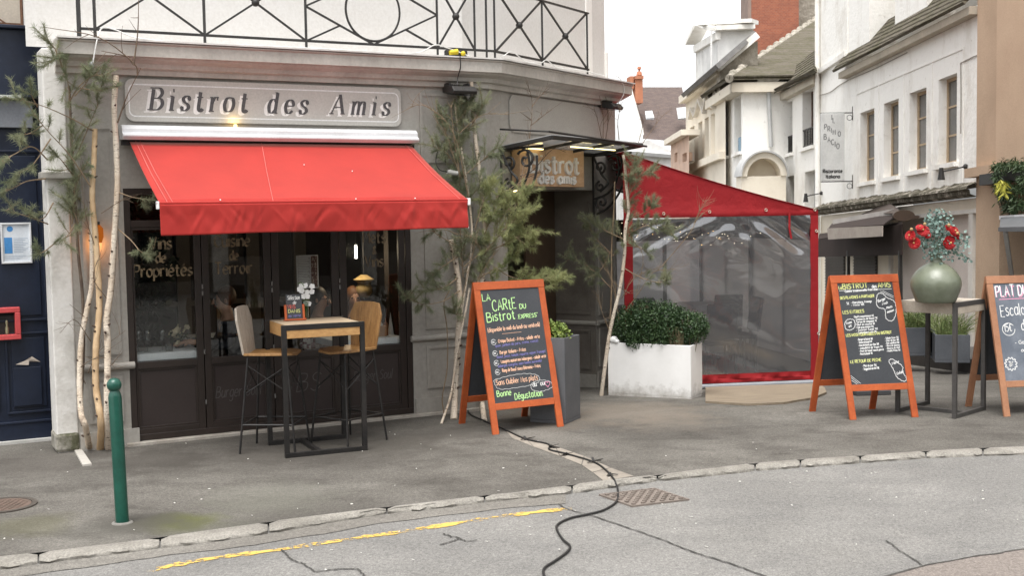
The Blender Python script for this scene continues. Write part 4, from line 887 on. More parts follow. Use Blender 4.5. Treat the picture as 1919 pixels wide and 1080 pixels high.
def stool(label, c, yaw, seat_h, wood):
    t_ = thing('bar_stool', label, 'stool', c, 'bar stools at the high table'); fr = yawframe(c, yaw); s_ = .235; st_ = .175   # sitter faces +x
    F3 = Frame(c, fr.U, fr.V, ZU)
    # seat: two planks meeting in a shallow V, waisted outline
    mb = MB(); out_ = [(-.20, -.16), (-.20, .16), (-.02, .205), (.14, .19), (.21, .13), (.21, -.13), (.14, -.19), (-.02, -.205)]
    P = [F3.p(a, b, seat_h-.006+abs(b)*.06) for a, b in out_]; mid = [F3.p(-.20, 0, seat_h-.012), F3.p(.21, 0, seat_h-.012)]
    mb.slab([P[0], mid[0], mid[1], P[5], P[6], P[7]][::-1], -.022); mb.slab([mid[0], P[1], P[2], P[3], P[4], mid[1]][::-1], -.022)
    obj('seat', mb, wood[1], t_, bev=.003)
    # backrest: tall shield of planks, leaning back, slightly folded
    mb = MB(); lean = .16
    def bp_(y, z): return F3.p(-.20-lean*(z-.02)*.9-.0+.22*y*y, y, seat_h+z)
    L_ = [(-.150, .01), (-.185, .30), (-.145, .40), (0, .415), (0, .0)]; R_ = [(0, .0), (0, .415), (.145, .40), (.185, .30), (.150, .01)]
    ym = .065
    A_ = [(-.150, .01), (-.062, .005), (-.062, .412), (-.145, .40), (-.188, .30)]; B_ = [(-.06, .005), (.06, .005), (.06, .412), (-.06, .412)]; C_ = [(.062, .005), (.150, .01), (.188, .30), (.145, .40), (.062, .412)]
    for Q in (A_, B_, C_): mb.slab([bp_(*q) for q in Q], .02)
    obj('backrest', mb, wood[0], t_, bev=.003)
    r = .0095; ft = [F3.p(sx*s_, sy*.225, 0) for sx, sy in ((-1, -1), (1, -1), (1, 1), (-1, 1))]; tp = [F3.p(sx*st_*.95, sy*.15, seat_h-.012) for sx, sy in ((-1, -1), (1, -1), (1, 1), (-1, 1))]
    for f0, p0 in zip(ft, tp): obj('leg', MB().tube([f0, p0], r, 8), M['steel'], t_, 40)
    at_ = lambda i, k: ft[i]+(tp[i]-ft[i])*k
    mb = MB()
    for i in range(4): mb.tube([at_(i, .30), at_((i+1) % 4, .30)], .0085, 6)
    obj('footrest', mb, M['steel'], t_, 40)
    mb = MB()
    for i in range(4): j = (i+1) % 4; mb.tube([at_(i, .62), at_(j, .92)], .0045, 5); mb.tube([at_(j, .62), at_(i, .92)], .0045, 5)
    obj('cross_brace', mb, M['steel'], t_, 40); return t_
yawA = math.atan2(FA.U[1], FA.U[0])
c1 = sum(G(*p) for p in ((455, 848), (553, 849), (576, 834), (481, 836)))/4
c2 = sum(G(*p) for p in ((587, 828), (660, 838), (719, 827), (652, 820)))/4
sh1 = zat(c1, 664); sh2 = zat(c2, 658)
stool('bar stool with greyed wooden back at the left end of the high table', c1, -.10, sh1, (M['wood_grey'], M['seat_wood']))
stool('bar stool with honey brown wooden back at the right end of the high table', c2, yawA+math.pi+.42, sh2, (M['seat_wood'], M['seat_wood']))
# little board and orchid on the table
a_, b_, c_ = TFR.U, TFR.V, ZU
def onT(x, y, z=None): # pixel on table plane
    d = ray(x, y); k = (zt_+.004-CAMH)/d[2]; return CAM+d*k
bc = onT(553, 601); t_ = thing('table_board', 'small orange framed chalkboard for wine selection on the high table', 'chalkboard', bc)
fb = Frame(bc, nrm(FA.U*.96+FA.N*.1), nrm(ZU-FA.N*.12)); bs = zat(bc, 552)-bc[2]; bw = .072
mb = MB(); mb.box(fb, -.092, .092, 0, .014, -.03, .03); obj('base', mb, M['orange'], t_, bev=.002)
for sg in (-1, 1): obj('post', MB().box(fb, sg*.076-.009, sg*.076+.009, .014, .135, -.012, .012), M['orange'], t_, bev=.002)
obj('slate', MB().box(fb, -.066, .066, .012, bs, -.004, .004), M['board'], t_)
for tx, y_, h_, m_, sh_ in (('Sélection', .80, .034, 'ck_white', .2), ('de', .63, .026, 'ck_white', .2), ('VINS', .46, .032, 'ck_red', .1), ('D\'AMIS', .30, .028, 'ck_yellow', .1), ('au verre', .14, .022, 'ck_blue', .2)):
    tx = tx.replace("'", ""); mb = MB(); write(mb, fb, tx, -.0 if tx != 'DAMIS' else .012, bs*y_, h_, .0019, .0052, shear=sh_, width=.112 if len(tx) > 4 else (.04 if len(tx) < 3 else .075), center=False) if False else write(mb, fb, tx, -.054 if len(tx) > 4 else (-.01 if tx == 'de' else -.058), bs*y_, h_, .0019, .0052, shear=sh_, width=.105 if len(tx) > 4 else (.03 if tx == 'de' else .07))
    obj('chalk_writing', mb, M[m_], t_)
vc = onT(576, 598)+FA.U*.0-FA.N*.03; t_ = thing('orchid_vase', 'glass vase with white orchid blossoms beside the small chalkboard on the table', 'vase', vc)
mb = MB(); mb.lathe(vc, [(.032, 0), (.036, .03), (.034, .10), (.030, .15), (.027, .15), (.030, .10), (.031, .01)], 16); obj('glass', mb, glass('vase_glass', (.78, .84, .78), 1), t_, True)
stem = smoothpts([vc+[0, 0, .02], vc+[.005, 0, .16], vc+[.0, -.01, .25], vc+[-.03, -.02, .31], vc+[-.06, -.02, .30]], 6)
mb = MB(); mb.tube(stem, .0035, 5)
for k in range(7): mb.tube([vc+[random.uniform(-.01, .01), 0, .02], vc+[random.uniform(-.02, .02), 0, .12], vc+[random.uniform(-.07, .09), random.uniform(-.03, .03), random.uniform(.14, .22)]], [.004, .004, .001], 5)
obj('stem', mb, mat('orchid_green', (.10, .17, .05), .5), t_, 50)
def petal_flower(mb, c, n_, R, k=5, cup=.3, wide=.5):
    n_ = nrm(n_); a = nrm(np.cross(n_, [.3, .2, 1])); b = np.cross(n_, a); ph = random.uniform(0, 6)
    for i in range(k):
        an = ph+2*math.pi*i/k; d = a*math.cos(an)+b*math.sin(an); e = np.cross(n_, d)
        P = [c, c+d*R*.45+e*R*wide*.8+n_*R*cup*.4, c+d*R*.85+e*R*wide*.6+n_*R*cup, c+d*R+n_*R*cup*.9, c+d*R*.85-e*R*wide*.6+n_*R*cup, c+d*R*.45-e*R*wide*.8+n_*R*cup*.4]
        mb.add(P, [(0, 1, 2, 3), (0, 3, 4, 5)])
mb = MB()
for x, y in ((565, 535), (575, 533), (584, 536), (568, 545), (576, 548), (560, 541), (571, 540), (578, 556), (574, 562), (580, 570), (573, 553), (586, 545)):
    k = vc; d = ray(x, y); q = CAM+d*((k[1]-.01)/d[1]); petal_flower(mb, q+rng.normal(0, .012, 3), [random.uniform(-.5, .3), -1, random.uniform(-.3, .5)], .026, 5, .15, .6)
obj('blossom', mb, mat('orchid_white', (.8, .79, .76), .6), t_)

# ---------------------------------------------------------------- A-boards
def a_board(name, label, FL, FR, BLp, pyTop, wood, board, rails, group=None):
    """folding pavement blackboard from its three ground points; returns the writing frame (origin at top left of the slate)"""
    U = nrm((FR-FL)*[1, 1, 0]); wd = np.linalg.norm((FR-FL)[:2]); W_ = (BLp-FL)*[1, 1, 0]; dep = np.linalg.norm(W_); W_ = W_/dep
    t_ = thing(name, label, 'chalkboard', FL, group)
    H = zat(FL+W_*dep*.5, pyTop)-FL[2]
    hi = FL+W_*(dep*.5-.012)+ZU*H
    Vf = (hi-FL); L = np.linalg.norm(Vf); Vf = Vf/L; Nf = nrm(np.cross(U, Vf))
    fr = Frame(FL, U, Vf, Nf); s_, th = .062, .024
    lo, to = rails
    mb = MB(); mb.box(fr, 0, s_, 0, L, -th, 0); obj('stile', mb, wood, t_, bev=.003); obj('stile', MB().box(fr, wd-s_, wd, 0, L, -th, 0), wood, t_, bev=.003)
    obj('rail', MB().box(fr, -.002, wd+.002, L-.072, L+.002, -th-.002, .003), wood, t_, bev=.003); obj('rail', MB().box(fr, s_+.001, wd-s_-.001, lo*L, lo*L+.06, -th+.002, -.002), wood, t_, bev=.003)
    obj('slate', MB().box(fr, s_, wd-s_, lo*L+.06, L-.072, -.014, -.006), board, t_)
    Bp = FL+W_*dep; Vb = (FL+W_*(dep*.5+.012)+ZU*H)-Bp; Lb = np.linalg.norm(Vb); Vb = Vb/Lb; fb = Frame(Bp, U, Vb)
    for x0 in (.0, wd-s_): obj('stile', MB().box(fb, x0, x0+s_, 0, Lb-.01, 0, th), wood, t_, bev=.003)
    mb = MB(); mb.box(fb, s_+.001, wd-s_-.001, lo*L, lo*L+.06, .002, th-.002); mb.box(fb, s_+.001, wd-s_-.001, Lb-.08, Lb-.01, .002, th-.002); obj('rail', mb, wood, t_, bev=.003)
    obj('slate', MB().box(fb, s_, wd-s_, lo*L+.06, Lb-.08, .006, .014), M['board'], t_)
    return t_, Frame(fr.p(s_, lo*L+.06, -.006), U, Vf, Nf), wd-2*s_, L-.072-lo*L-.06, fr
def put(t_, fr, w_, h_, rows, mname, nm='chalk_writing'):
    for m_ in sorted({r[5] for r in rows}):
        mb = MB()
        for tx, x, y, hh, wdt, mm, sw in rows:
            if mm == m_: write(mb, fr, tx, x*w_, (1-y)*h_, hh*h_, sw, .0016, width=(wdt*w_ if wdt else None), jit=.05, slope=.04)
        obj(nm, mb, M[m_], t_)
def cloud(fr, w_, h_, pts, sw, lobes=3.2):
    P = smoothpts([np.array([x*w_, (1-y)*h_]) for x, y in pts]+[np.array([pts[0][0]*w_, (1-pts[0][1])*h_])], 8); Q = []
    for i, p in enumerate(P):
        t = P[min(i+1, len(P)-1)]-P[max(i-1, 0)]; n = np.array([-t[1], t[0]]); n = n/max(1e-6, np.linalg.norm(n)); Q.append(p+n*h_*.007*abs(math.sin(i*math.pi/lobes)))
    return Q
b1FL, b1FR, b1BL = G(924.5, 816), G(1057, 800), G(859, 794.5)
t_, bf, bw_, bh_, fr1 = a_board('pavement_board', 'large orange wooden A-board reading La Carte du Bistrot Express beside the grey planter', b1FL, b1FR, b1BL, 530, M['orange'], M['board'], (.155, 0), 'folding chalk boards on the pavement')
put(t_, bf, bw_, bh_, [
 ('LA', .02, .10, .062, .15, 'ck_green', .0042), ('CARtE', .17, .19, .095, .42, 'ck_green', .0048), ('DU', .63, .185, .042, .12, 'ck_green', .0038), ('Bistrot', .05, .285, .082, .50, 'ck_green', .0048), ('.EXPRESS"', .57, .275, .035, .36, 'ck_green', .0034),
 ('(disponible le midi du lundi au vendredi)', .04, .375, .036, .90, 'ck_orange', .0026),
 ('Croque Bistrot + Frites + salade verte', .19, .475, .030, .72, 'ck_orange', .0023), ('(pain, jambon de paris, crème, comté)', .13, .51, .022, .74, 'ck_blue', .002),
 ('Burger Italiano + Frites', .19, .575, .030, .45, 'ck_orange', .0023), ('(boeuf, pesto, tomate, roquette, oignon, fromage)', .13, .61, .022, .84, 'ck_blue', .002),
 ('Lasagnes maison aux Aubergines + salade verte', .19, .655, .028, .78, 'ck_orange', .0023), ('(aubergine, courgette, sauce tomate, mozzarella)', .13, .69, .022, .75, 'ck_blue', .002),
 ('Rump de Boeuf sauce Béarnaise + Frites', .19, .735, .028, .66, 'ck_orange', .0023),
 ('Sans Oublier Nos plats', .06, .845, .045, .72, 'ck_orange', .0030), ('du Jour', .67, .885, .042, .24, 'ck_white', .0028),
 ('Bonne', .05, .945, .052, .25, 'ck_green', .0038), ('Dégustation.', .34, .985, .056, .50, 'ck_green', .0038)], 'x')
mb = MB()
for y in (.465, .565, .65, .73):
    mb.ribbon(bf, [np.array([bw_*.11+.024*math.cos(q), bh_*(1-y)+.024*math.sin(q)]) for q in np.linspace(.5, 6.2, 22)], lambda t, u: .0018, .0015); write(mb, bf, '10\u20ac', bw_*.085, bh_*(1-y)-.008, .016, .0016, .0016)
mb.ribbon(bf, cloud(bf, bw_, bh_, [(.03, .80), (.3, .775), (.6, .77), (.78, .80), (.74, .855), (.4, .875), (.1, .872)], .002), lambda t, u: .0016, .0015)
mb.ribbon(bf, cloud(bf, bw_, bh_, [(.64, .865), (.8, .84), (.97, .86), (.985, .905), (.8, .93), (.66, .91)], .002), lambda t, u: .0016, .0015); obj('chalk_drawing', mb, M['ck_white'], t_)
mb = MB(); q = np.linspace(0, 6.283, 30); mb.ribbon(bf, [np.array([bw_*.925+.0018*16*math.sin(k)**3*.9, bh_*.125+.0018*(13*math.cos(k)-5*math.cos(2*k)-2*math.cos(3*k)-math.cos(4*k))]) for k in q], lambda t, u: .0024, .0018)
obj('chalk_heart', mb, M['ck_pink'], t_)
mb = MB(); mb.ribbon(bf, [np.array([bw_*.27, bh_*.602]), np.array([bw_*.6, bh_*.607])], lambda t, u: .0015, .0015); obj('underline', mb, M['ck_orange'], t_)

b2FL, b2FR, b2BL = G(1593.5, 788), G(1722, 782.5), G(1515.5, 771.5)
t_, bf, bw_, bh_, fr2 = a_board('pavement_board', 'orange wooden A-board headed Le Bistrot des Amis beside the vase table', b2FL, b2FR, b2BL, 517, M['orange'], M['board'], (.195, 0), 'folding chalk boards on the pavement')
put(t_, bf, bw_, bh_, [
 ('Le', .02, .06, .03, .06, 'ck_yellow', .003), ('BISTROT', .09, .06, .05, .47, 'ck_yellow', .0034), ('des', .62, .055, .03, .09, 'ck_white', .0028), ('AMIS', .73, .055, .052, .24, 'ck_yellow', .0034),
 ('Cuisine traditionnelle française', .12, .092, .022, .60, 'ck_white', .0022), ('DES PLANCHES A PARTAGER', .02, .16, .026, .62, 'ck_yellow', .0026), ('- Charcuterie, fromage', .2, .205, .02, .38, 'ck_white', .002), ('5\u20ac', .12, .215, .024, .05, 'ck_white', .002), ('- Mixte 18\u20ac', .2, .23, .02, .24, 'ck_white', .002),
 ('LES ENTREES', .03, .305, .03, .39, 'ck_yellow', .0026)]+[(tx, .22, .345+.0265*i, .019, wd, 'ck_white', .002) for i, (tx, wd) in enumerate((('Oeufs mayonnaise 6\u20ac', .36), ('- Carpaccio de boeuf 9\u20ac', .42), ('- Terrine de campagne 7\u20ac', .40), ('- Oeuf en cocotte 8\u20ac', .36), ('- Foie gras maison 14\u20ac', .33), ('- Saumon fumé 11\u20ac', .40), ('- Camembert rôti 9\u20ac', .37)))]+
 [('LES INCONTOURNABLES DU BISTROT', .03, .53, .026, .83, 'ck_yellow', .0026)]+[(tx, .22, .57+.0285*i, .019, wd, 'ck_white', .002) for i, (tx, wd) in enumerate((('- Burger du bistrot 16\u20ac', .28), ('- Tartare de boeuf 17\u20ac', .26), ('- Côte de boeuf pour deux 58\u20ac', .38), ('- Andouillette de Troyes 17\u20ac', .44), ('- Pavé de boeuf sauce poivre', .45), ('- Pavé du boeuf 19\u20ac', .24)))]+
 [(tx, .71, .565+.025*i, .018, .26, 'ck_white', .0019) for i, tx in enumerate(('- Salade César 15\u20ac', '- Filet de bar 18\u20ac', '- Dos cabillaud 18\u20ac', '- Pavé de saumon', '- Risotto du chef', '- Moules frites 16\u20ac'))]+
 [('LE RETOUR DE PECHE', .04, .79, .028, .56, 'ck_yellow', .0026), ('- Plat du jour 15\u20ac', .24, .83, .02, .26, 'ck_white', .002), ('- Suggestion du chef 18\u20ac', .24, .86, .02, .30, 'ck_white', .002)], 'x')
mb = MB(); li = lambda a, b: mb.ribbon(bf, [np.array([a[0]*bw_, (1-a[1])*bh_]), np.array([b[0]*bw_, (1-b[1])*bh_])], lambda t, u: .0018, .0016)
li((.02, .075), (.97, .07)); li((.76, .09), (.98, .16)); li((.80, .085), (.99, .145)); li((.01, .91), (.17, .99)); li((.01, .93), (.13, .99)); li((.01, .955), (.10, .995))
for pts in ([(.66, .22), (.70, .13), (.78, .115), (.86, .16), (.98, .20), (.98, .30), (.90, .38), (.80, .36), (.80, .27), (.70, .25)], [(.04, .40), (.1, .365), (.2, .37), (.2, .43), (.12, .46), (.05, .45)], [(.73, .78), (.8, .77), (.95, .84), (.93, .89), (.99, .95), (.95, .98), (.84, .94), (.80, .87)]):
    mb.ribbon(bf, cloud(bf, bw_, bh_, pts, .002), lambda t, u: .0028, .0017)
for tx, x, y, h_, wd in (('Burger', .69, .20, .026, .15), ('Midi', .76, .23, .022, .11), ('Plats', .83, .27, .022, .11), ('maison', .83, .31, .022, .13), ('Frites', .07, .41, .02, .1), ('6\u20ac', .1, .44, .02, .06), ('Menu', .78, .82, .026, .13), ('Enfant', .84, .92, .024, .13)):
    write(mb, bf, tx, x*bw_, (1-y)*bh_, h_*bh_, .0024, .0017, width=wd*bw_, slope=.3)
obj('chalk_drawing', mb, M['ck_white'], t_)

b3FL = G(1882.5, 782); dU = G(2018, 776)-b3FL; b3FR = b3FL+nrm(dU*[1, 1, 0])*.70; b3BL = G(1808, 762)
t_, bf, bw_, bh_, fr3 = a_board('pavement_board', 'brown wooden A-board with dusty slate reading Plat du jour at the right edge', b3FL, b3FR, b3BL, 518, M['brown_wood'], M['board_dusty'], (.205, 0), 'folding chalk boards on the pavement')
put(t_, bf, bw_, bh_, [('PLAT DU JOUR', .03, .135, .11, .95, 'ck_white', .0052), ('Escalope', .07, .34, .12, .62, 'ck_white', .0042), ('15\u20ac', .09, .50, .075, .15, 'ck_white', .0038), ('de veau', .40, .49, .10, .45, 'ck_white', .0042), ('Plat', .50, .58, .05, .3, 'ck_red', .0036), ('- Garniture', .25, .63, .034, .45, 'ck_white', .0028), ('au choix', .34, .71, .034, .36, 'ck_white', .0028)], 'x')
mb = MB(); write(mb, bf, 'PLAT DU JOUR', .03*bw_+.006, .865*bh_-.006, .11*bh_, .004, .0013, width=.95*bw_); mb.ribbon(bf, [np.array([.07*bw_, .835*bh_]), np.array([.9*bw_, .845*bh_])], lambda t, u: .003, .0015); obj('chalk_underline', mb, M['ck_pink'], t_)
mb = MB(); mb.ribbon(bf, [np.array([.17*bw_+.062*math.cos(q), .525*bh_+.058*math.sin(q)]) for q in np.linspace(.6, 6.3, 30)], lambda t, u: .003, .0015)
mb.ribbon(bf, [np.array([.13*bw_+(.055+.008*math.sin(q*11))*math.cos(q), .17*bh_+(.055+.008*math.sin(q*11))*math.sin(q)]) for q in np.linspace(0, 6.283, 90)], lambda t, u: .004, .0015)
for k in range(8): a = random.uniform(0, 6.28); mb.ribbon(bf, [np.array([.13*bw_+random.uniform(-.03, .03), .17*bh_+random.uniform(-.03, .03)]) for _ in range(3)], lambda t, u: .003, .0016)
obj('chalk_drawing', mb, M['ck_white'], t_)

# ---------------------------------------------------------------- right hand table, vase with flowers
N_, L_, R_ = G(1790, 786), G(1664, 777), G(1847, 769)
zt2 = zat(N_, 569); pale = (mat('pale_top', (.52, .47, .40), .6, (.42, .37, .30), 4), mat('pale_apron', (.47, .41, .33), .6, (.36, .31, .25), 5))
TB2, T2F, tw2, td2, th2 = bar_table('high bar table with whitish worn top carrying the flower vase, between two boards', N_, R_, L_, zt2, pale, mat('grey_steel', (.085, .08, .075), .5, (.06, .056, .052), 8, metal=.3))
vc = T2F.p(.28, td2*.45, th2+.004)
d = ray(1760, 568); k = (zt2+.004-CAMH)/d[2]; vc = CAM+d*k+np.array([0, .09, 0])
t_ = thing('flower_vase', 'rounded glossy olive green vase with red ranunculus and eucalyptus', 'vase', vc)
sc_ = vc[1]/F
prof = [(31, 0), (36, 2), (43, 20), (46, 33), (44, 45), (34, 60), (22, 70), (13, 75), (10.5, 80), (11, 90), (13, 92), (11, 92), (9, 82), (9, 76)]
P = smoothpts([np.array(p)*sc_ for p in prof], 4)
vm = NT('olive_glaze'); vcx = vm.mix(vm.ramp(vm.noise(7, 5, .6), [(.35, 0.), (.7, 1.)]), (.115, .13, .088), (.17, .185, .135)); vm.bsdf(vcx, .34, 0, .5); vm.bump(vm.noise(18, 4), .003)
mb = MB(); mb.lathe(vc, [tuple(p) for p in P], 40, True); obj('pot', mb, vm.m, t_, 60)
neck = vc+[0, 0, 90*sc_]
def at_px(x, y, dy=0): d = ray(x, y); return CAM+d*((vc[1]+dy)/d[1])
mb = MB()
for x, y in ((1720, 455), (1738, 432), (1783, 437), (1780, 455), (1760, 420), (1750, 410), (1800, 450), (1810, 480), (1770, 430), (1730, 460)):
    mb.tube(smoothpts([neck-[0, 0, .05], neck+[0, 0, .04], at_px(x, y, random.uniform(-.06, .06))], 4), .0028, 5)
obj('stem', mb, mat('stem_green', (.12, .17, .08), .6), t_)
eum = mat('eucalyptus_leaf', (.20, .28, .25), .6, (.12, .19, .16), 30, (.35, .65))
def leaf(mb, c, d, n_, l, w_):
    d = nrm(d); e = nrm(np.cross(d, n_)); n2 = np.cross(e, d)
    mb.add([c, c+d*l*.35+e*w_*.5+n2*.002, c+d*l*.75+e*w_*.42, c+d*l, c+d*l*.75-e*w_*.42, c+d*l*.35-e*w_*.5+n2*.002], [(0, 1, 2, 3), (0, 3, 4, 5)])
eu = [(1760, 415, 26, 26), (1752, 428, 22, 20), (1768, 430, 24, 18), (1755, 450, 30, 22), (1745, 465, 24, 14), (1775, 462, 26, 16), (1770, 478, 28, 12), (1745, 480, 16, 10), (1758, 492, 14, 9), (1806, 450, 12, 16), (1803, 470, 12, 14), (1812, 487, 8, 6), (1732, 452, 12, 14), (1740, 415, 8, 8), (1790, 445, 12, 12)]
for x, y, rx, ry in eu:
    mbe = MB()
    for k in range(int(rx*ry*.16)+6):
        a = random.uniform(0, 6.28); q = math.sqrt(random.random()); p = at_px(x+rx*q*math.cos(a), y+ry*q*math.sin(a), random.uniform(-.10, .10))
        leaf(mbe, p, rng.normal(0, 1, 3)+[0, 0, .5], rng.normal(0, 1, 3)+[0, -1, .3], random.uniform(.022, .038), random.uniform(.018, .030))
    obj('eucalyptus_sprig', mbe, eum, t_)

mbf, mby = MB(), MB()
def ranunculus(c, n_, R):
    n_ = nrm(n_); a = nrm(np.cross(n_, [.3, .2, 1])); b = np.cross(n_, a)
    for ring_, (rad_, cup, k) in enumerate(((1.0, .1, 9), (.82, .35, 8), (.62, .55, 7), (.42, .65, 6), (.24, .7, 5))):
        ph = random.uniform(0, 6)
        for i in range(k):
            an = ph+6.283*i/k; d_ = a*math.cos(an)+b*math.sin(an); e = np.cross(n_, d_); r = R*rad_; w_ = r*.62
            mbf.add([c+n_*R*.06*ring_, c+d_*r*.6+e*w_*.8+n_*r*cup*.4, c+d_*r+e*w_*.55+n_*r*cup, c+d_*r*1.04+n_*r*cup*1.1, c+d_*r-e*w_*.55+n_*r*cup, c+d_*r*.6-e*w_*.8+n_*r*cup*.4], [(0, 1, 2, 3), (0, 3, 4, 5)])
    mby.ball(c+n_*R*.5, R*.16, 8, 5)
for x, y, r, nx, nz in ((1779, 455, 15, .15, 0), (1787, 434, 13, .5, .5), (1778, 428, 9, .2, 1), (1714, 456, 13, -.7, .2), (1706, 442, 12, -1, .4), (1730, 433, 13, -.3, .6), (1724, 427, 9, -.3, 1), (1737, 440, 9, .2, .3), (1794, 441, 10, .9, .3)):
    ranunculus(at_px(x, y, -.08), (nx, -1, nz), r*sc_*.84)
obj('red_blossom', mbf, mat('ranunculus_red', (.40, .007, .010), .65, (.26, .004, .006), 30), t_); obj('blossom_centre', mby, mat('pollen', (.5, .33, .12), .8), t_)
mb = MB()
for x, y in ((1733, 420), (1708, 430), (1778, 422), (1712, 447), (1794, 437)): mb.ball(at_px(x, y, -.1), 3.2*sc_, 8, 6)
obj('bud', mb, mat('bud_ochre', (.42, .28, .13), .7), t_)

# ---------------------------------------------------------------- planters
def planter_box(fr, w_, d_, h_, m_, t_, wall=.02):
    mb = MB(); mb.box(fr, 0, w_, 0, d_, 0, .03); mb.box(fr, 0, w_, 0, wall, .031, h_); mb.box(fr, 0, w_, d_-wall, d_, .031, h_); mb.box(fr, 0, wall, wall+.0005, d_-wall-.0005, .031, h_-.0005); mb.box(fr, w_-wall, w_, wall+.0005, d_-wall-.0005, .031, h_-.0005)
    obj('pot', mb, m_, t_, bev=.004); obj('soil', MB().box(fr, wall, w_-wall, wall, d_-wall, h_-.12, h_-.07), mat('soil', (.03, .022, .016), .95), t_)
wL, wF, wB = G(1140, 742), G(1295, 748), G(1321, 741)
U = nrm((wF-wL)*[1, 1, 0]); V_ = np.array([-U[1], U[0], 0]); wfr = Frame(wL, U, V_, ZU); ww = np.linalg.norm((wF-wL)[:2]); wdp = .34; wh = zat(wL, 642)-wL[2]
t_ = thing('white_planter', 'long white box planter with clipped dark green box hedge by the red tent', 'planter', wL)
t = NT('stained_white'); z = t.n('SeparateXYZ'); t.l(t.co, z.inputs[0]); nz_ = t.noise(9, 6, .7); ad = t.n('Math', operation='MULTIPLY_ADD'); t.l(nz_, ad.inputs[0]); ad.inputs[1].default_value = -.42; t.l(z.outputs[2], ad.inputs[2])
dirt = t.ramp(ad.outputs[0], [(-.0 if False else 0.0, 1.), (.0001, 1.)]); mp = t.n('MapRange'); t.l(ad.outputs[0], mp.inputs[0]); mp.inputs[1].default_value = -.25; mp.inputs[2].default_value = -.05; mp.inputs[3].default_value = .75; mp.inputs[4].default_value = 0.
c = t.mix(t.ramp(t.noise(3, 5), [(.4, 0.), (.75, .6)]), (.80, .79, .77), (.64, .63, .60)); c = t.mix(mp.outputs[0], c, (.20, .17, .13)); t.bsdf(c, .6); t.bump(t.noise(40, 3), .001)
planter_box(wfr, ww, wdp, wh, t.m, t_)
box_leaf = mat('box_leaf', (.052, .092, .030), .5, (.020, .045, .016), 14, (.35, .62))
def leaf_cloud(fr, blobs, n, ls, mbs):
    for (x, y, z_, rx, ry, rz), share in blobs:
        for _ in range(int(n*share)):
            d_ = nrm(rng.normal(0, 1, 3)); r = random.uniform(.78, 1.05)*(1+.16*math.sin(d_[0]*9+x*30)*math.cos(d_[2]*8)+.10*math.sin(d_[1]*17+d_[2]*13))
            p = fr.p(x+d_[0]*rx*r, y+d_[1]*ry*r, z_+d_[2]*rz*r); o_ = nrm(fr.U*d_[0]+fr.V*d_[1]+fr.N*d_[2])
            leaf(mbs, p, o_*.5+rng.normal(0, .7, 3)+[0, 0, .35], o_+rng.normal(0, .6, 3), ls*random.uniform(.7, 1.3), ls*random.uniform(.5, .8))
mb = MB(); bh = zat(wfr.p(.4, .17, 0), 558)-wL[2]
leaf_cloud(wfr, [((.16, .15, wh+.14, .17, .17, .19), 1), ((.36, .17, wh+.20, .20, .18, .25), 1.3), ((.56, .17, wh+.19, .20, .18, .24), 1.3), ((.78, .18, wh+.15, .19, .18, .19), 1.1), ((.93, .2, wh+.17, .12, .16, .15), .6), ((.46, .1, wh+.06, .34, .14, .12), 1), ((.30, .03, wh+.02, .09, .07, .09), .3), ((.98, .22, wh+.16, .08, .1, .07), .25), ((.36, .1, wh+.22, .12, .12, .12), .5), ((.7, .1, wh+.1, .2, .1, .12), .6), ((.68, .16, wh+.20, .17, .17, .21), 1.1), ((.24, .16, wh+.2, .16, .16, .2), .7)], 2300, .021, mb)
obj('hedge', mb, box_leaf, t_)
mb = MB()
for _ in range(60):
    x, y = random.uniform(.1, .95), random.uniform(.06, .28); mb.tube([wfr.p(x, y, wh-.1), wfr.p(x+random.uniform(-.05, .05), y, wh+.1), wfr.p(x+random.uniform(-.1, .1), y+random.uniform(-.05, .05), wh+random.uniform(.2, .32))], [.004, .003, .0015], 4)
for _ in range(40):
    x = random.uniform(.72, .86); mb.tube([wfr.p(x, .02, wh-.03), wfr.p(x+random.uniform(-.04, .04), .0, wh+random.uniform(.1, .2))], [.002, .001], 4)
obj('twig', mb, mat('dry_twig', (.20, .16, .09), .9), t_)
mb = MB(); mb.ball(wfr.p(.07, .01, wh+.03), .045, 9, 6, (1, .5, .9)); mb.ball(wfr.p(.11, .0, wh+.015), .03, 8, 6, (1, .6, .8))
tag(obj('crumpled_paper', mb, M['white'], None, True), 'crumpled white paper stuck at the left corner of the white planter', 'paper')
gF, gR = G(1060, 796), G(1085, 788); U = nrm((G(1060, 796)-G(985, 791))*[1, 1, 0]); V_ = np.array([-U[1], U[0], 0]); gw = .36
gO = gF-U*gw; gfr = Frame(gO, U, V_, ZU); gh = zat(gF, 634.5)-gF[2]
t_ = thing('grey_planter', 'tall dark grey square planter with yellow green plant behind the A-board', 'planter', gO)
planter_box(gfr, gw, .36, gh, mat('anthracite', (.085, .088, .092), .55, (.11, .11, .115), 3, bump=.0008, bscale=80), t_)
mb = MB(); leaf_cloud(gfr, [((.24, .14, gh+.01, .10, .11, .09), 1), ((.13, .16, gh+.03, .10, .11, .10), 1), ((.25, .12, gh+.06, .07, .07, .07), .5)], 330, .030, mb)
obj('foliage', mb, mat('yellow_green_leaf', (.21, .26, .055), .5, (.11, .17, .04), 20), t_)
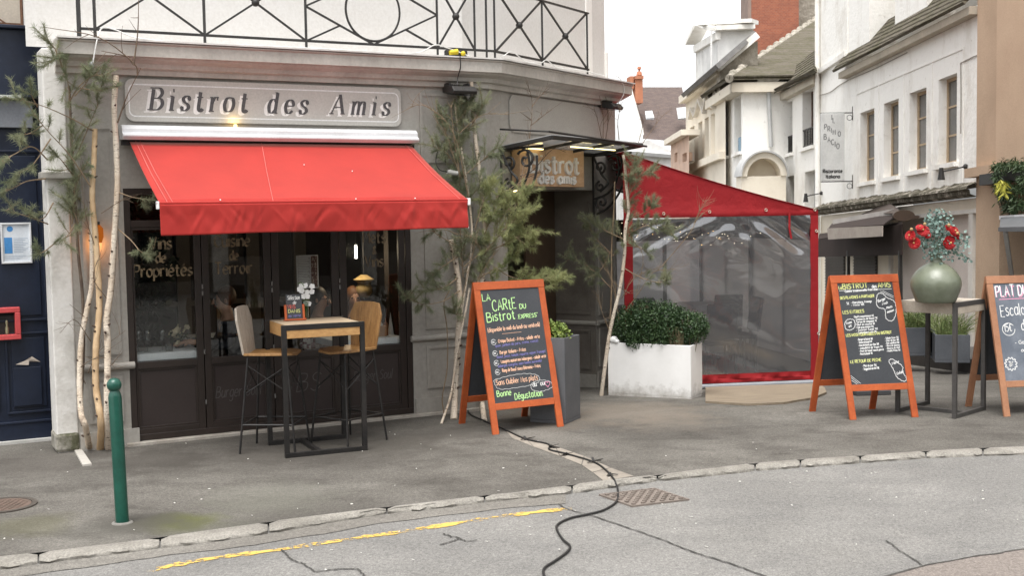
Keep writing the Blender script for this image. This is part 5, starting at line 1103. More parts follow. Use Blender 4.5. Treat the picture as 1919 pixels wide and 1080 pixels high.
# ---------------------------------------------------------------- birch poles, pine boughs, bare twigs
t = NT('birch_bark'); co = t.mapping((1, 1, 3.2)); band = t.ramp(t.noise(16, 4, .65, t.mapping((1, 1, 5))), [(.60, 0.), (.66, 1.)]); big = t.ramp(t.noise(5, 4, .6), [(.60, 0.), (.70, 1.)])
c = t.mix(t.ramp(t.noise(4, 4), [(.3, 0.), (.7, 1.)]), (.68, .61, .51), (.52, .41, .30)); c = t.mix(band, c, (.10, .07, .05)); c = t.mix(big, c, (.15, .11, .08)); t.bsdf(c, .75, 0, .3); t.bump(t.noise(30, 4, .6, co), .012); birch = t.m
cream = mat('peeled_birch', (.60, .44, .27), .7, (.46, .31, .17), 6, bump=.003, bscale=25)
bark = mat('pine_bark', (.14, .105, .075), .9, (.085, .06, .045), 12, bump=.004, bscale=50)
twig_m = mat('twig_brown', (.16, .115, .075), .85, (.10, .07, .05), 20)
twig_l = mat('twig_pale', (.27, .20, .13), .85, (.18, .13, .08), 20)
def needle_mat(name, a, b):
    t = NT(name); c = t.mix(t.ramp(t.noise(5, 5), [(.35, 0.), (.65, 1.)]), a, b); d = t.n('BsdfDiffuse'); tl = t.n('BsdfTranslucent'); ms = t.n('MixShader'); ms.inputs[0].default_value = .4
    t.l(c, d.inputs[0]); t.l(c, tl.inputs[0]); t.l(d.outputs[0], ms.inputs[1]); t.l(tl.outputs[0], ms.inputs[2]); t.l(ms.outputs[0], t.out.inputs[0]); return t.m
needle_m = needle_mat('pine_needle', (.32, .335, .215), (.19, .22, .135))
needle_b = needle_mat('pine_needle_bright', (.40, .41, .20), (.25, .285, .14))
def pA(x, y, c): return FA.px(x, y, c)
def pB(x, y, c): return FB.px(x, y, c)
def pole(name, label, pts, r0_, r1_, m_, group, knots=11, parts=True):
    P = smoothpts(pts, 8); n = len(P); t_ = thing(name, label, 'tree trunk', P[0], group)
    R = [(r0_+(r1_-r0_)*i/(n-1))*(1+.05*math.sin(i*1.9)) for i in range(n)]
    obj('trunk', MB().tube(P, R, 12), m_, t_, 60)
    mb = MB()
    for _ in range(knots):
        i = random.randrange(4, n-3); a = random.uniform(3.3, 6.1); d = np.array([math.cos(a), math.sin(a), .5]); mb.tube([P[i]+d*R[i]*.7, P[i]+d*(R[i]+random.uniform(.008, .022))], [R[i]*.4, R[i]*.25], 7)
    obj('knot', mb, mat('knot_dark', (.09, .06, .045), .9) if 'knot_dark' not in bpy.data.materials else bpy.data.materials['knot_dark'], t_)
    return t_
gl = 'birch poles standing by the bistro wall'
def gA(x, y): return G(x, y)
def mixz(base, pts, fn, c):  # first point on the ground, the others at offset c from the wall
    return [base]+[fn(x, y, c_) for (x, y, c_) in pts]
pole('birch_pole', 'pale thin crooked birch pole, leftmost of the group by the navy shop', mixz(G(168, 843), [(160, 800, .30), (152, 775, .27), (149, 715, .2), (152, 640, .16), (163, 580, .14), (172, 530, .12), (172, 440, .12), (172, 320, .12)], pA, 0), .026, .018, birch, gl)
pole('birch_pole', 'peeled cream birch pole cut off below the name board, middle of the left group', mixz(G(188, 843), [(189, 790, .24), (180, 725, .2), (180, 650, .18), (186, 580, .16), (183, 500, .15), (178, 430, .14), (173, 370, .13), (176, 300, .12), (178, 241, .12)], pA, 0), .030, .021, cream, gl)
pole('birch_pole', 'tall white birch pole rising beside the awning, right of the left group', mixz(G(204, 843), [(201, 770, .28), (202, 650, .24), (200, 600, .22), (208, 540, .2), (214, 450, .2), (220, 350, .19), (218, 280, .18), (214, 200, .18), (218, 141, .18)], pA, 0), .029, .022, birch, gl)
pole('birch_pole', 'slim brown stem behind the peeled pole against the grey pier', mixz(G(158, 836), [(152, 760, .1), (156, 660, .08), (155, 560, .08), (147, 480, .08), (142, 400, .08), (135, 300, .08), (130, 160, .08)], pA, 0), .016, .010, bark, gl, 2)
pole('birch_pole', 'thick mottled birch pole leaning behind the big A-board', mixz(G(851, 787), [(853, 730, .22), (858, 640, .18), (862, 560, .15), (852, 480, .12), (845, 450, .12)], pA, 0), .030, .026, birch, gl)
pole('birch_pole', 'tall white birch pole right under the floodlight', mixz(G(868, 785), [(880, 700, .26), (895, 600, .24), (903, 540, .22), (908, 430, .2), (904, 370, .18), (896, 300, .17), (888, 230, .16), (883, 153, .15)], pA, 0), .022, .018, birch, gl)
pole('birch_pole', 'thin white birch pole ending just below the floodlight', mixz(G(846, 786), [(855, 690, .2), (866, 580, .18), (884, 460, .16), (880, 380, .15), (868, 300, .14), (858, 240, .13), (852, 184, .13)], pA, 0), .012, .009, birch, gl)
pole('birch_pole', 'slim pale stem leaning forward at the foot of the grey pier', mixz(G(827, 795), [(845, 740, .30), (857, 660, .24), (873, 580, .2), (880, 540, .2)], pA, 0), .012, .009, birch, gl, 2)
pole('birch_pole', 'short mottled birch stub below the rail of the A-board', mixz(G(908, 790), [(904, 760, .1), (902, 740, .08)], pA, 0), .026, .024, birch, gl, 2)
pole('birch_pole', 'thin grey wavy root stem hanging by the grey pier', [pA(x, y, c) for x, y, c in ((832, 775, .2), (829, 745, .2), (838, 690, .2), (838, 620, .2), (832, 570, .2), (842, 545, .2))], .006, .005, twig_l, gl, 1)
gb = G(1127, 742)
def pE(x, y, dd): d = ray(x, y); return CAM+d*((gb[1]+dd)/d[1])
pole('birch_pole', 'slender birch pole leaning between the entrance pier and the white planter', [gb]+[pE(x, y, -.02) for x, y in ((1132, 700), (1140, 640), (1150, 590), (1162, 540), (1170, 480), (1172, 430), (1178, 395), (1174, 350), (1171, 310), (1168, 290))], .022, .015, birch, gl, 8)
pole('birch_pole', 'thin twin stem beside the red tent post', [G(1140, 738)]+[pE(x, y, .12) for x, y in ((1142, 640), (1146, 540), (1146, 470), (1150, 400), (1152, 340))], .010, .007, twig_l, gl, 2)

def needles(P, D, n, ln, nrng, acc):
    """n needles round every point of a shoot"""
    P = np.asarray(P); D = np.asarray(D); k = len(P)
    p = np.repeat(P, n, 0)+nrng.normal(0, .004, (k*n, 3)); d = np.repeat(D, n, 0)*nrng.uniform(.5, 1.2, (k*n, 1))+nrng.normal(0, .55, (k*n, 3)); d /= np.linalg.norm(d, axis=1)[:, None]
    l = ln*nrng.uniform(.6, 1.15, (k*n, 1)); s = np.cross(d, nrng.normal(0, 1, (k*n, 3))); s /= np.linalg.norm(s, axis=1)[:, None]
    w_ = .00115
    a = p+s*w_; b = p-s*w_; m = p+d*l*.55+[0, 0, .0]; m[:, 2] -= l[:, 0]*.02; e = p+d*l; e[:, 2] -= l[:, 0]*.10
    acc.append(np.stack([a, b, m-s*w_*.9, m+s*w_*.9, e], 1))
def needle_obj(name, acc, m_, parent):
    A = np.concatenate(acc); n = len(A); V = (A.reshape(-1, 3)-ROOT[parent.name])
    i = np.arange(n)*5
    me = bpy.data.meshes.new(name); quads = np.stack([i, i+1, i+2, i+3], 1); tris = np.stack([i+3, i+2, i+4], 1)
    me.vertices.add(n*5); me.vertices.foreach_set('co', V.ravel().astype('f')); me.loops.add(n*7); me.loops.foreach_set('vertex_index', np.concatenate([quads.ravel(), tris.ravel()]).astype('i'))
    me.polygons.add(n*2); me.polygons.foreach_set('loop_start', np.concatenate([np.arange(n)*4, n*4+np.arange(n)*3]).astype('i')); me.polygons.foreach_set('loop_total', np.concatenate([np.full(n, 4), np.full(n, 3)]).astype('i'))
    me.update(calc_edges=True); me.materials.append(m_); o = bpy.data.objects.new(name, me); COL.objects.link(o); o.parent = parent; ROOT[o.name] = ROOT[parent.name]; return o
def pine(name, label, fn, boughs, seed, m_, cat='pine tree', group='pine boughs dressing the facade'):
    """boughs: (list of (x, y, offset), density, shoot length)"""
    nrng = np.random.default_rng(seed); rn = random.Random(seed)
    base = fn(*boughs[0][0][0]); dens_k = .68 if seed < 20 else (.95 if seed > 30 else 1.15); t_ = thing(name, label, cat, base, group); acc = []; mbt = MB()
    for pts, dens, sl_, bare in boughs:
        P = smoothpts([fn(*p) for p in pts], 6); n = len(P); L = sum(np.linalg.norm(P[i+1]-P[i]) for i in range(n-1))
        mbt.tube(P, [.0065*(1-.75*i/(n-1)) for i in range(n)], 5)
        ns = max(2, int(L*dens*dens_k)); main = nrm(P[-1]-P[0])
        for k in range(ns):
            u_ = bare+(1-bare)*(k+rn.random())/ns; f_ = min(n-2, int(u_*(n-1))); q = P[f_]+(P[f_+1]-P[f_])*(u_*(n-1)-f_)
            tng = nrm(P[f_+1]-P[f_]); d = nrm(tng*.6+nrng.normal(0, .75, 3)+[0, 0, .25]); l = sl_*rn.uniform(.45, 1.1)
            bend = nrng.normal(0, .2, 3)+[0, 0, .12]; S = [q+d*l*v+bend*l*v*v for v in np.linspace(0, 1, 8)]; mbt.tube(S, [.0035, .003, .003, .003, .0025, .0025, .002, .0015], 4, False)
            D = [nrm(S[min(i+1, 7)]-S[max(i-1, 0)]) for i in range(8)]
            needles(S[2:], D[2:], 19, .062, nrng, acc)
        S = P[-5:]; needles(S, [nrm(S[min(i+1, 4)]-S[max(i-1, 0)]) for i in range(5)], 22, .062, nrng, acc)
    obj('branch', mbt, twig_l, t_); needle_obj('needle_foliage', acc, m_, t_); return t_
# left group
pine('pine_bough', 'loose dark pine bough arching over the navy fascia, upper left', pA, [([(118, 130, .2), (105, 95, .3), (85, 70, .4)], 26, .17, .2), ([(125, 150, .2), (110, 110, .25), (92, 118, .35)], 30, .16, .2), ([(130, 200, .15), (128, 160, .2), (120, 130, .25)], 30, .18, .1), ([(130, 190, .15), (150, 160, .22), (180, 140, .3), (195, 150, .33)], 34, .17, .3), ([(150, 165, .2), (175, 168, .28), (205, 165, .3)], 30, .15, .2), ([(140, 180, .2), (165, 150, .25), (170, 128, .3)], 30, .14, .3)], 11, needle_m)
pine('pine_bough', 'brown stemmed pine standing against the grey pier behind the birch poles', pA, [([(135, 420, .08), (140, 360, .1), (138, 300, .12), (134, 240, .12)], 46, .17, .0), ([(150, 440, .1), (140, 400, .14), (118, 370, .2)], 26, .16, .1), ([(138, 330, .1), (115, 300, .2), (100, 285, .3)], 26, .15, .2), ([(140, 300, .1), (165, 240, .14), (188, 185, .2)], 12, .13, .5), ([(140, 420, .1), (128, 440, .2), (112, 455, .28)], 26, .14, .1), ([(138, 360, .1), (150, 330, .16), (165, 300, .2)], 22, .13, .2)], 12, needle_m)
pine('pine_bough', 'sparse pine branches reaching left across the navy shopfront', pA, [([(170, 350, .2), (130, 290, .3), (85, 240, .4), (40, 180, .5)], 9, .15, .45), ([(175, 245, .15), (130, 220, .25), (70, 195, .4), (0, 180, .5)], 7, .14, .5), ([(90, 300, .3), (60, 275, .4), (25, 290, .45), (0, 300, .45)], 16, .13, .3), ([(85, 335, .3), (50, 340, .4), (20, 355, .45), (0, 362, .45)], 12, .12, .3), ([(90, 420, .3), (50, 405, .4), (10, 395, .45)], 14, .14, .4), ([(110, 450, .25), (85, 470, .35), (65, 480, .4)], 26, .12, .2), ([(80, 235, .35), (55, 250, .42), (25, 255, .45)], 24, .13, .2), ([(70, 200, .35), (60, 180, .4), (58, 160, .42)], 30, .11, .3), ([(95, 260, .3), (60, 310, .4), (30, 325, .45)], 16, .13, .3), ([(100, 380, .3), (80, 410, .35), (50, 400, .4)], 16, .12, .2)], 13, needle_m)
pine('pine_bough', 'single pine twig hanging before the left window beside the awning', pA, [([(222, 430, .2), (245, 450, .3), (262, 470, .38), (275, 478, .42)], 20, .12, .55), ([(220, 360, .2), (250, 370, .3), (285, 375, .4)], 3, .1, .7)], 14, needle_m)
# middle group
pine('pine_bough', 'tall grey green pine bound to the middle birch poles under the floodlight', pA, [([(868, 520, .12), (862, 420, .12), (860, 330, .13), (862, 240, .14), (866, 190, .15)], 40, .2, .0), ([(866, 330, .12), (840, 290, .2), (812, 275, .25)], 34, .16, .1), ([(868, 260, .12), (890, 225, .2), (905, 195, .25)], 40, .15, .1), ([(868, 330, .14), (905, 300, .2), (930, 275, .28)], 34, .17, .1), ([(866, 390, .12), (895, 355, .2), (925, 335, .28)], 40, .17, .1), ([(864, 300, .12), (835, 250, .18), (828, 215, .2)], 32, .15, .1), ([(868, 240, .12), (872, 205, .16), (885, 185, .2)], 34, .13, .1), ([(870, 360, .1), (840, 340, .18), (820, 335, .24)], 26, .15, .1)], 21, needle_m)
pine('pine_bough', 'bushy bright pine bough spreading right before the entrance, behind the big A-board', pA, [([(895, 500, .2), (920, 460, .3), (955, 420, .42), (990, 400, .5)], 40, .19, .25), ([(900, 460, .2), (925, 400, .3), (950, 370, .4)], 44, .17, .2), ([(920, 470, .3), (960, 450, .42), (1005, 430, .5)], 40, .16, .2), ([(930, 420, .3), (965, 380, .42), (985, 365, .5)], 44, .15, .2), ([(890, 430, .2), (905, 380, .28), (920, 350, .3)], 40, .17, .1), ([(925, 500, .3), (960, 520, .42), (1000, 525, .5), (1040, 518, .55)], 34, .14, .35), ([(900, 520, .25), (935, 500, .35), (970, 480, .42)], 34, .15, .1), ([(960, 440, .42), (990, 460, .5), (1000, 450, .55)], 34, .13, .1), ([(1000, 545, .5), (1035, 535, .56), (1055, 515, .6)], 34, .12, .2)], 22, needle_b)
pine('pine_bough', 'thin pine twigs drooping left over the grey pier and window edge', pA, [([(862, 545, .2), (830, 565, .3), (790, 570, .4), (760, 555, .45)], 16, .12, .5), ([(860, 480, .15), (830, 500, .22), (805, 520, .25)], 26, .16, .1), ([(860, 520, .15), (830, 540, .22), (800, 545, .25)], 26, .15, .1), ([(858, 440, .15), (830, 430, .2), (800, 440, .22)], 12, .13, .3), ([(868, 560, .2), (855, 590, .25), (850, 570, .3)], 26, .12, .1), ([(866, 470, .16), (880, 440, .2), (900, 470, .22)], 34, .14, .1), ([(890, 540, .2), (905, 500, .25), (915, 470, .25)], 34, .14, .1)], 23, needle_m)
# right group
pine('pine_bough', 'pine tied to the slender birch pole between entrance and red tent', lambda x, y, c: pE(x, y, -c), [([(1172, 470, 0), (1178, 400, .03), (1180, 340, .05), (1190, 300, .08)], 36, .17, .0), ([(1176, 360, .0), (1200, 330, .08), (1222, 318, .14)], 36, .14, .1), ([(1176, 440, .0), (1205, 425, .08), (1235, 420, .15), (1255, 435, .18)], 36, .14, .2), ([(1180, 410, .0), (1215, 395, .08), (1224, 385, .1)], 34, .13, .3), ([(1172, 450, 0), (1140, 435, -.1), (1112, 420, -.15)], 34, .15, .1), ([(1165, 500, 0), (1200, 520, .08), (1235, 530, .15), (1250, 525, .18)], 22, .13, .4), ([(1172, 460, 0), (1200, 465, .1), (1220, 480, .14)], 26, .13, .2)], 31, needle_m)
pine('pine_bough', 'dark soft pine boughs inside the entrance recess', lambda x, y, c: pE(x, y, c), [([(1150, 480, .15), (1120, 450, .2), (1100, 420, .25)], 30, .18, .0), ([(1145, 540, .15), (1115, 510, .2), (1085, 490, .25), (1050, 480, .3)], 22, .17, .1), ([(1145, 470, .15), (1130, 500, .2), (1105, 530, .22)], 26, .16, .0)], 32, needle_m)
# bare twigs
def twigs(label, fn, lines, r, m_, group='bare twigs among the poles', sub=.5, seed=1):
    rn = random.Random(seed); t_ = thing('bare_twig', label, 'twig', fn(*lines[0][0]), group); mb = MB()
    for pts in lines:
        P = smoothpts([fn(*p) for p in pts], 5); n = len(P); mb.tube(P, [r*(1-.7*i/(n-1)) for i in range(n)], 5)
        for k in range(int(n*sub)):
            i = rn.randrange(n//4, n-1); d = nrm(nrm(P[i+1]-P[i])+np.array([rn.gauss(0, .6), rn.gauss(0, .3), rn.gauss(.2, .5)])); l = rn.uniform(.06, .22); b = np.array([rn.gauss(0, .25), 0, rn.gauss(.1, .2)])
            mb.tube([P[i]+d*l*v+b*l*v*v for v in (0, .35, .7, 1)], [r*.4, r*.32, r*.25, r*.15], 4, False)
    obj('branch', mb, m_, t_); return t_
twigs('dark bare branch crossing the left end of the name board', pA, [[(220, 230, .2), (238, 180, .24), (264, 127, .3)], [(258, 140, .28), (250, 118, .3), (185, 70, .35), (80, 50, .4)], [(250, 122, .3), (258, 60, .32), (260, -10, .35)], [(250, 120, .3), (235, 105, .3), (190, 95, .35)]], .008, twig_m, seed=2, sub=.25)
twigs('bare twigs spreading below the band of the left pier', pA, [[(165, 700, .15), (185, 660, .2), (235, 620, .25)], [(160, 720, .15), (150, 690, .2), (190, 670, .25), (215, 690, .28)], [(170, 640, .15), (140, 600, .2), (112, 625, .25)], [(165, 600, .15), (130, 570, .2)], [(200, 560, .2), (175, 520, .2), (190, 470, .22)], [(195, 700, .2), (230, 660, .26)], [(180, 470, .15), (160, 400, .2), (150, 300, .25)], [(190, 400, .2), (230, 375, .3), (250, 380, .33)]], .0045, twig_m, seed=3, sub=.5)
twigs('fine bare sapling rising in front of the blank corner panel', pB, [[(958, 420, .3), (975, 340, .3), (992, 262, .28), (997, 190, .25), (985, 150, .25)], [(997, 200, .26), (1012, 180, .25), (1030, 165, .25)], [(996, 225, .26), (975, 210, .25)], [(995, 235, .26), (1020, 215, .25), (1035, 205, .25)], [(975, 330, .3), (1000, 318, .32), (1035, 280, .35), (1060, 285, .36)], [(930, 370, .3), (985, 335, .32), (1020, 320, .33)]], .006, twig_m, seed=4, sub=.6)
twigs('bare twigs tangled over the middle pine and its poles', pA, [[(880, 380, .2), (850, 250, .25), (800, 200, .3), (765, 200, .3)], [(900, 480, .25), (945, 430, .35), (985, 350, .4)], [(866, 560, .2), (880, 500, .25), (900, 420, .3)], [(855, 460, .2), (820, 440, .25), (808, 430, .28)], [(870, 500, .2), (900, 470, .28), (880, 440, .3)], [(860, 250, .2), (905, 215, .25), (955, 215, .3)], [(880, 600, .25), (900, 520, .3), (930, 470, .35)], [(862, 330, .2), (850, 250, .22), (845, 190, .25)], [(862, 330, .2), (838, 260, .22), (810, 215, .25)]], .0055, twig_l, seed=5, sub=.9)
twigs('bare branched twigs between the birch pole and the clear tent wall', lambda x, y, c: pE(x, y, -c), [[(1168, 590, 0), (1200, 545, .08), (1225, 510, .12), (1262, 505, .15)], [(1165, 560, 0), (1190, 520, .05), (1240, 500, .1)], [(1160, 600, 0), (1150, 540, .02), (1130, 480, .05)], [(1150, 640, 0), (1130, 590, .05), (1118, 550, .08)], [(1240, 500, .1), (1290, 440, .2), (1308, 405, .24), (1320, 370, .28)], [(1300, 420, .22), (1310, 400, .24), (1326, 368, .28)], [(1172, 440, 0), (1205, 480, .06), (1190, 560, .08)], [(1165, 620, 0), (1190, 590, .05), (1215, 575, .08)], [(1180, 550, .0), (1150, 530, .0), (1135, 500, .0)]], .0045, twig_l, seed=6, sub=1.1)
twigs('bare bundle of twigs rising at the right end of the cornice', pB, [[(1130, 262, .1), (1130, 215, .1), (1120, 165, .12)], [(1135, 262, .1), (1140, 220, .1), (1135, 180, .12)], [(1128, 262, .1), (1120, 225, .1), (1112, 200, .12)], [(1160, 262, .3), (1158, 225, .3), (1166, 190, .3)], [(1200, 275, .4), (1235, 225, .42), (1262, 200, .44)], [(1195, 275, .4), (1205, 230, .42), (1200, 215, .44)]], .005, twig_m, seed=7, sub=.7)
# ---------------------------------------------------------------- red dining tent
TR = G(1533, 722); TLp = G(1325, 729); Ut = nrm((TR-TLp)*[1, 1, 0])
TW = 2.22; FT = Frame(TR-Ut*TW, Ut); z0t = TR[2]                       # N towards the street
FT.O = FT.O.copy(); FT.O[2] = z0t
iT = lambda x, y, c=0.: FT.inv(x, y, c)
HE = iT(1530, 394)[1]; zbL = iT(1240, 404)[1]; zpk = iT(1192, 292)[1]; xpk = iT(1192, 292)[0]; DP = 4.2
t_ = thing('dining_tent', 'red lean-to terrace tent with clear plastic front wall beside the bistro', 'tent', FT.p(TW/2, 0))
tentred = NT('red_tent_cloth'); c = tentred.mix(tentred.ramp(tentred.noise(2, 4), [(.3, 0.), (.7, 1.)]), (.27, .010, .013), (.225, .008, .011)); tentred.bsdf(c, .75, 0, .3); tentred.bump(tentred.noise(9, 4, .6), .01); M['tent'] = tentred.m
x0 = -.06; slope = (zpk-HE)/(TW-xpk); zl = HE+slope*(TW-x0); hem = HE-.055
# gable panel above the window, real lean-to roof behind it
mb = MB(); nx = 30
top = lambda a: HE+slope*(TW-a)-.03*math.sin(math.pi*(a-x0)/(TW-x0))
for i in range(nx+1):
    a = x0+(TW-x0)*i/nx
    for k, z_ in enumerate((hem, hem+.03, hem+.06, (hem+top(a))/2, top(a))): mb.v.append(tuple(FT.p(a, max(z_, hem), .012 if k == 1 else (.004*math.sin(a*9+k) if 0 < k < 4 else 0))))
mb.f += [(i*5+k, (i+1)*5+k, (i+1)*5+k+1, i*5+k+1) for i in range(nx) for k in range(4)]
obj('gable_panel', mb, M['tent'], t_, 50)
mb = MB()
for i in range(nx):
    a, b = x0+(TW-x0)*i/nx, x0+(TW-x0)*(i+1)/nx
    mb.add([FT.p(a, top(a)+.004, .012), FT.p(b, top(b)+.004, .012), FT.p(b, top(b)+.004, -DP), FT.p(a, top(a)+.004, -DP)], [(0, 1, 2, 3)])
obj('roof', mb, M['tent'], t_, 60, solid=.006)
pw = .09
mb = MB(); mb.box(FT, TW-pw, TW, 0.0, hem-.001, -.012, .012); mb.box(FT, TW-.004, TW+.004, .0, HE-.03, -.10, -.013); obj('corner_band', mb, M['tent'], t_)
mb = MB(); mb.box(FT, x0, x0+.10, 0.0, hem-.001, -.012, .012); obj('side_band', mb, M['tent'], t_)
zs = iT(1400, 700)[1]
mb = MB(); nx = 40
for i in range(nx+1):
    a = x0+.10+(TW-pw-x0-.10)*i/nx
    for k, z_ in enumerate((.07, .11, .5*zs+.03, zs)): mb.v.append(tuple(FT.p(a, z_, .010*math.sin(a*13+k*1.3)*(1 if 0 < k < 3 else .3))))
mb.f += [(i*4+k, (i+1)*4+k, (i+1)*4+k+1, i*4+k+1) for i in range(nx) for k in range(3)]
obj('bottom_skirt', mb, M['tent'], t_, 60)
obj('ballast_tube', MB().tube([FT.p(x0, .035, .012), FT.p(TW-.05, .035, .012)], .03, 10), mat('grey_tube', (.25, .26, .28), .5), t_, 40)
clear = glass('clear_pvc', (.84, .84, .85), 4.0, .10, .15, .012, (1.1, 1.1, 1.6))
mb = MB(); nx, nz = 130, 70; wx0, wx1 = x0+.10, TW-pw
for j in range(nz+1):
    for i in range(nx+1):
        u_, v_ = i/nx, j/nz; s_ = 0
        s_ += .016*math.sin((u_*3+v_*5)*2.3)+.13*max(0, v_-.74)*math.sin((u_+(1-v_)*1.6)*30)*max(0, 1-u_*1.3)+.13*max(0, v_-.70)*math.sin((1-u_+(1-v_)*1.1)*36)*max(0, u_*1.6-.6)+.020*max(0, v_-.4)*math.sin(u_*19+v_*7)
        s_ += .012*max(0, u_-.85)*math.sin(v_*60)*4*.5
        mb.v.append(tuple(FT.p(wx0+(wx1-wx0)*u_, zs+(hem-zs)*v_, s_*min(1, v_*8)*min(1, (1-v_)*9))))
mb.f += [(j*(nx+1)+i, j*(nx+1)+i+1, (j+1)*(nx+1)+i+1, (j+1)*(nx+1)+i) for j in range(nz) for i in range(nx)]
obj('clear_wall', mb, clear, t_, 60)
brass = mat('eyelet_metal', (.6, .55, .45), .35, metal=.7)
mb = MB()
for x, y in ((1243, 400.5), (1329, 397), (1434.5, 393.5), (1526, 393), (1529, 433), (1533, 625)):
    a, b = iT(x, y); q = [FT.p(a+.014*math.cos(k), b+.014*math.sin(k), .018) for k in np.linspace(0, 6.283, 17)]; mb.tube(q, .0045, 6, False)
obj('eyelet', mb, brass, t_, 50)
mb = MB(); a, b = iT(1478, 398); P = [(a, b, .02), (a+.0, b-.14, .025), (a-.005, b-.17, .03), (a+.02, b-.30, .03)]; mb.add([FT.p(p-.012, q, r) for p, q, r in P]+[FT.p(p+.012, q, r) for p, q, r in P], [(i, i+1, 4+i+1, 4+i) for i in range(3)]); obj('roll_strap', mb, M['tent'], t_, solid=.003)
mb = MB()
for a in (x0+.03, TW-.03):
    for c_ in (-.04, -DP/2, -DP+.04): mb.bar(FT.p(a, 0, c_), FT.p(a, HE-.04 if a > 1 else top(a)-.03, c_), .035)
for c_ in (-.04, -DP/2, -DP+.04): mb.bar(FT.p(TW-.03, HE-.06, c_), FT.p(x0+.03, top(x0)-.05, c_), .03)
mb.bar(FT.p(TW-.03, HE-.06, -.04), FT.p(TW-.03, HE-.06, -DP+.04), .03); obj('pole_frame', mb, M['steel'], t_)
# right side and back walls: clear sheet with dark bands
mb = MB(); FS = Frame(FT.p(TW, 0, 0), -FT.N, ZU); mb.box(FS, .05, DP, HE-.35, HE-.03, -.008, 0); mb.box(FS, .05, DP, 0, .25, -.008, 0)
for k in range(1, 5): mb.box(FS, DP*k/4-.09, DP*k/4, .25, HE-.35, -.008, 0)
mb.box(FT, x0, TW, HE-.42, HE-.1, -DP-.006, -DP); mb.box(FT, x0, TW, 0, .35, -DP-.006, -DP)
for k in range(5): mb.box(FT, x0+(TW-x0)*k/4-.03, x0+(TW-x0)*k/4+.03, .35, HE-.42, -DP-.006, -DP)
obj('inner_band', mb, mat('dark_grey_band', (.10, .092, .092), .7), t_)
mb = MB(); mb.box(FS, .05, DP, .25, HE-.35, -.016, -.013); mb.box(FT, x0, TW, .35, HE-.42, -DP-.02, -DP-.012); obj('clear_side_wall', mb, glass('side_pvc', (.85, .85, .86), .8, .1, .55), t_)
obj('floor_deck', MB().box(FT, x0, TW, .0, .018, -DP, -.02), mat('grey_deck', (.14, .125, .115), .8), t_)
ap = [(1322, 752), (1400, 757), (1470, 754), (1525, 745), (1549, 735), (1545, 726), (1532, 719), (1322, 722)]
tag(obj('plywood_base', MB().slab([G(x, y, .022) for x, y in ap][::-1], .02) if False else MB().slab([G(x, y, .024) for x, y in ap], .022), mat('plywood_disc', (.235, .19, .135), .85, (.165, .13, .092), 3, stretch=(1, 6, 1)), None), 'rounded plywood sheet on the ground under the front of the red tent', 'plywood')
tag(obj('red_carpet', MB().box(FT, .15, TW-.25, .019, .026, -3.6, -.35), mat('red_carpet', (.22, .022, .025), .95)), 'dark red carpet on the floor inside the tent', 'carpet')
# tables, chairs, string lights inside
cloth = mat('white_tablecloth', (.72, .71, .69), .85); dkc = mat('dark_chair', (.03, .03, .034), .6)
def diner_table(label, c):
    t_ = thing('dining_table', label, 'table', c, 'white tables inside the tent'); f = yawframe(c, math.atan2(Ut[1], Ut[0]))
    mb = MB(); mb.box(f, -.3, .3, -.3, .3, .725, .75); 
    vs = []; n = 28
    for k in range(n):
        a = 2*math.pi*k/n; q = max(abs(math.cos(a)), abs(math.sin(a))); vs.append((math.cos(a)/q*.305, math.sin(a)/q*.305, .748)); vs.append((math.cos(a)/q*(.32+.012*math.sin(k*2.1)), math.sin(a)/q*(.32+.012*math.cos(k*1.7)), .30+.02*math.sin(k)))
    mb.add([f.p(*v) for v in vs], [(2*k, 2*k+1, (2*k+3) % (2*n), (2*k+2) % (2*n)) for k in range(n)]); obj('tablecloth', mb, cloth, t_)
    mb = MB(); mb.lathe(c, [(.2, 0), (.2, .02), (.03, .04), (.03, .72)], 12); obj('pedestal', mb, M['steel'], t_)
def chair(label, c, yaw):
    t_ = thing('dining_chair', label, 'chair', c, 'dark chairs inside the tent'); f = yawframe(c, yaw)
    obj('seat', MB().box(f, -.21, .21, -.21, .21, .42, .47), dkc, t_, bev=.02); obj('backrest', MB().slab([f.p(-.21, -.2, .5), f.p(-.21, .2, .5), f.p(-.27, .19, .92), f.p(-.27, -.19, .92)], .04), dkc, t_, bev=.02)
    for x, y in ((-.19, -.19), (-.19, .19), (.19, -.19), (.19, .19)): obj('leg', MB().bar(f.p(x, y, 0), f.p(x, y, .42), .03), dkc, t_)
yT = math.atan2(Ut[1], Ut[0])
for lb, a, c_ in (('white clothed table nearest the front plastic wall of the tent', 1.12, -1.15), ('white clothed table deeper at the left in the tent', .55, -2.4), ('white clothed table at the right rear of the tent', 1.75, -2.6)): diner_table(lb, FT.p(a, .026, c_))
for lb, a, c_, yy in (('dark padded chair with its back to the front plastic wall', 1.20, -.62, math.pi/2), ('dark padded chair left of the front table in the tent', .62, -1.2, 0), ('dark padded chair right of the front table in the tent', 1.68, -1.25, math.pi), ('dark padded chair before the left rear table in the tent', .55, -1.86, math.pi/2), ('dark padded chair before the right rear table in the tent', 1.78, -2.05, math.pi/2)): chair(lb, FT.p(a, .026, c_), yT+yy)
t_ = thing('string_lights', 'tiny warm string lights under the roof of the red tent', 'lights', FT.p(1, HE, -1))
mbw, mbl, mb2 = MB(), MB(), MB()
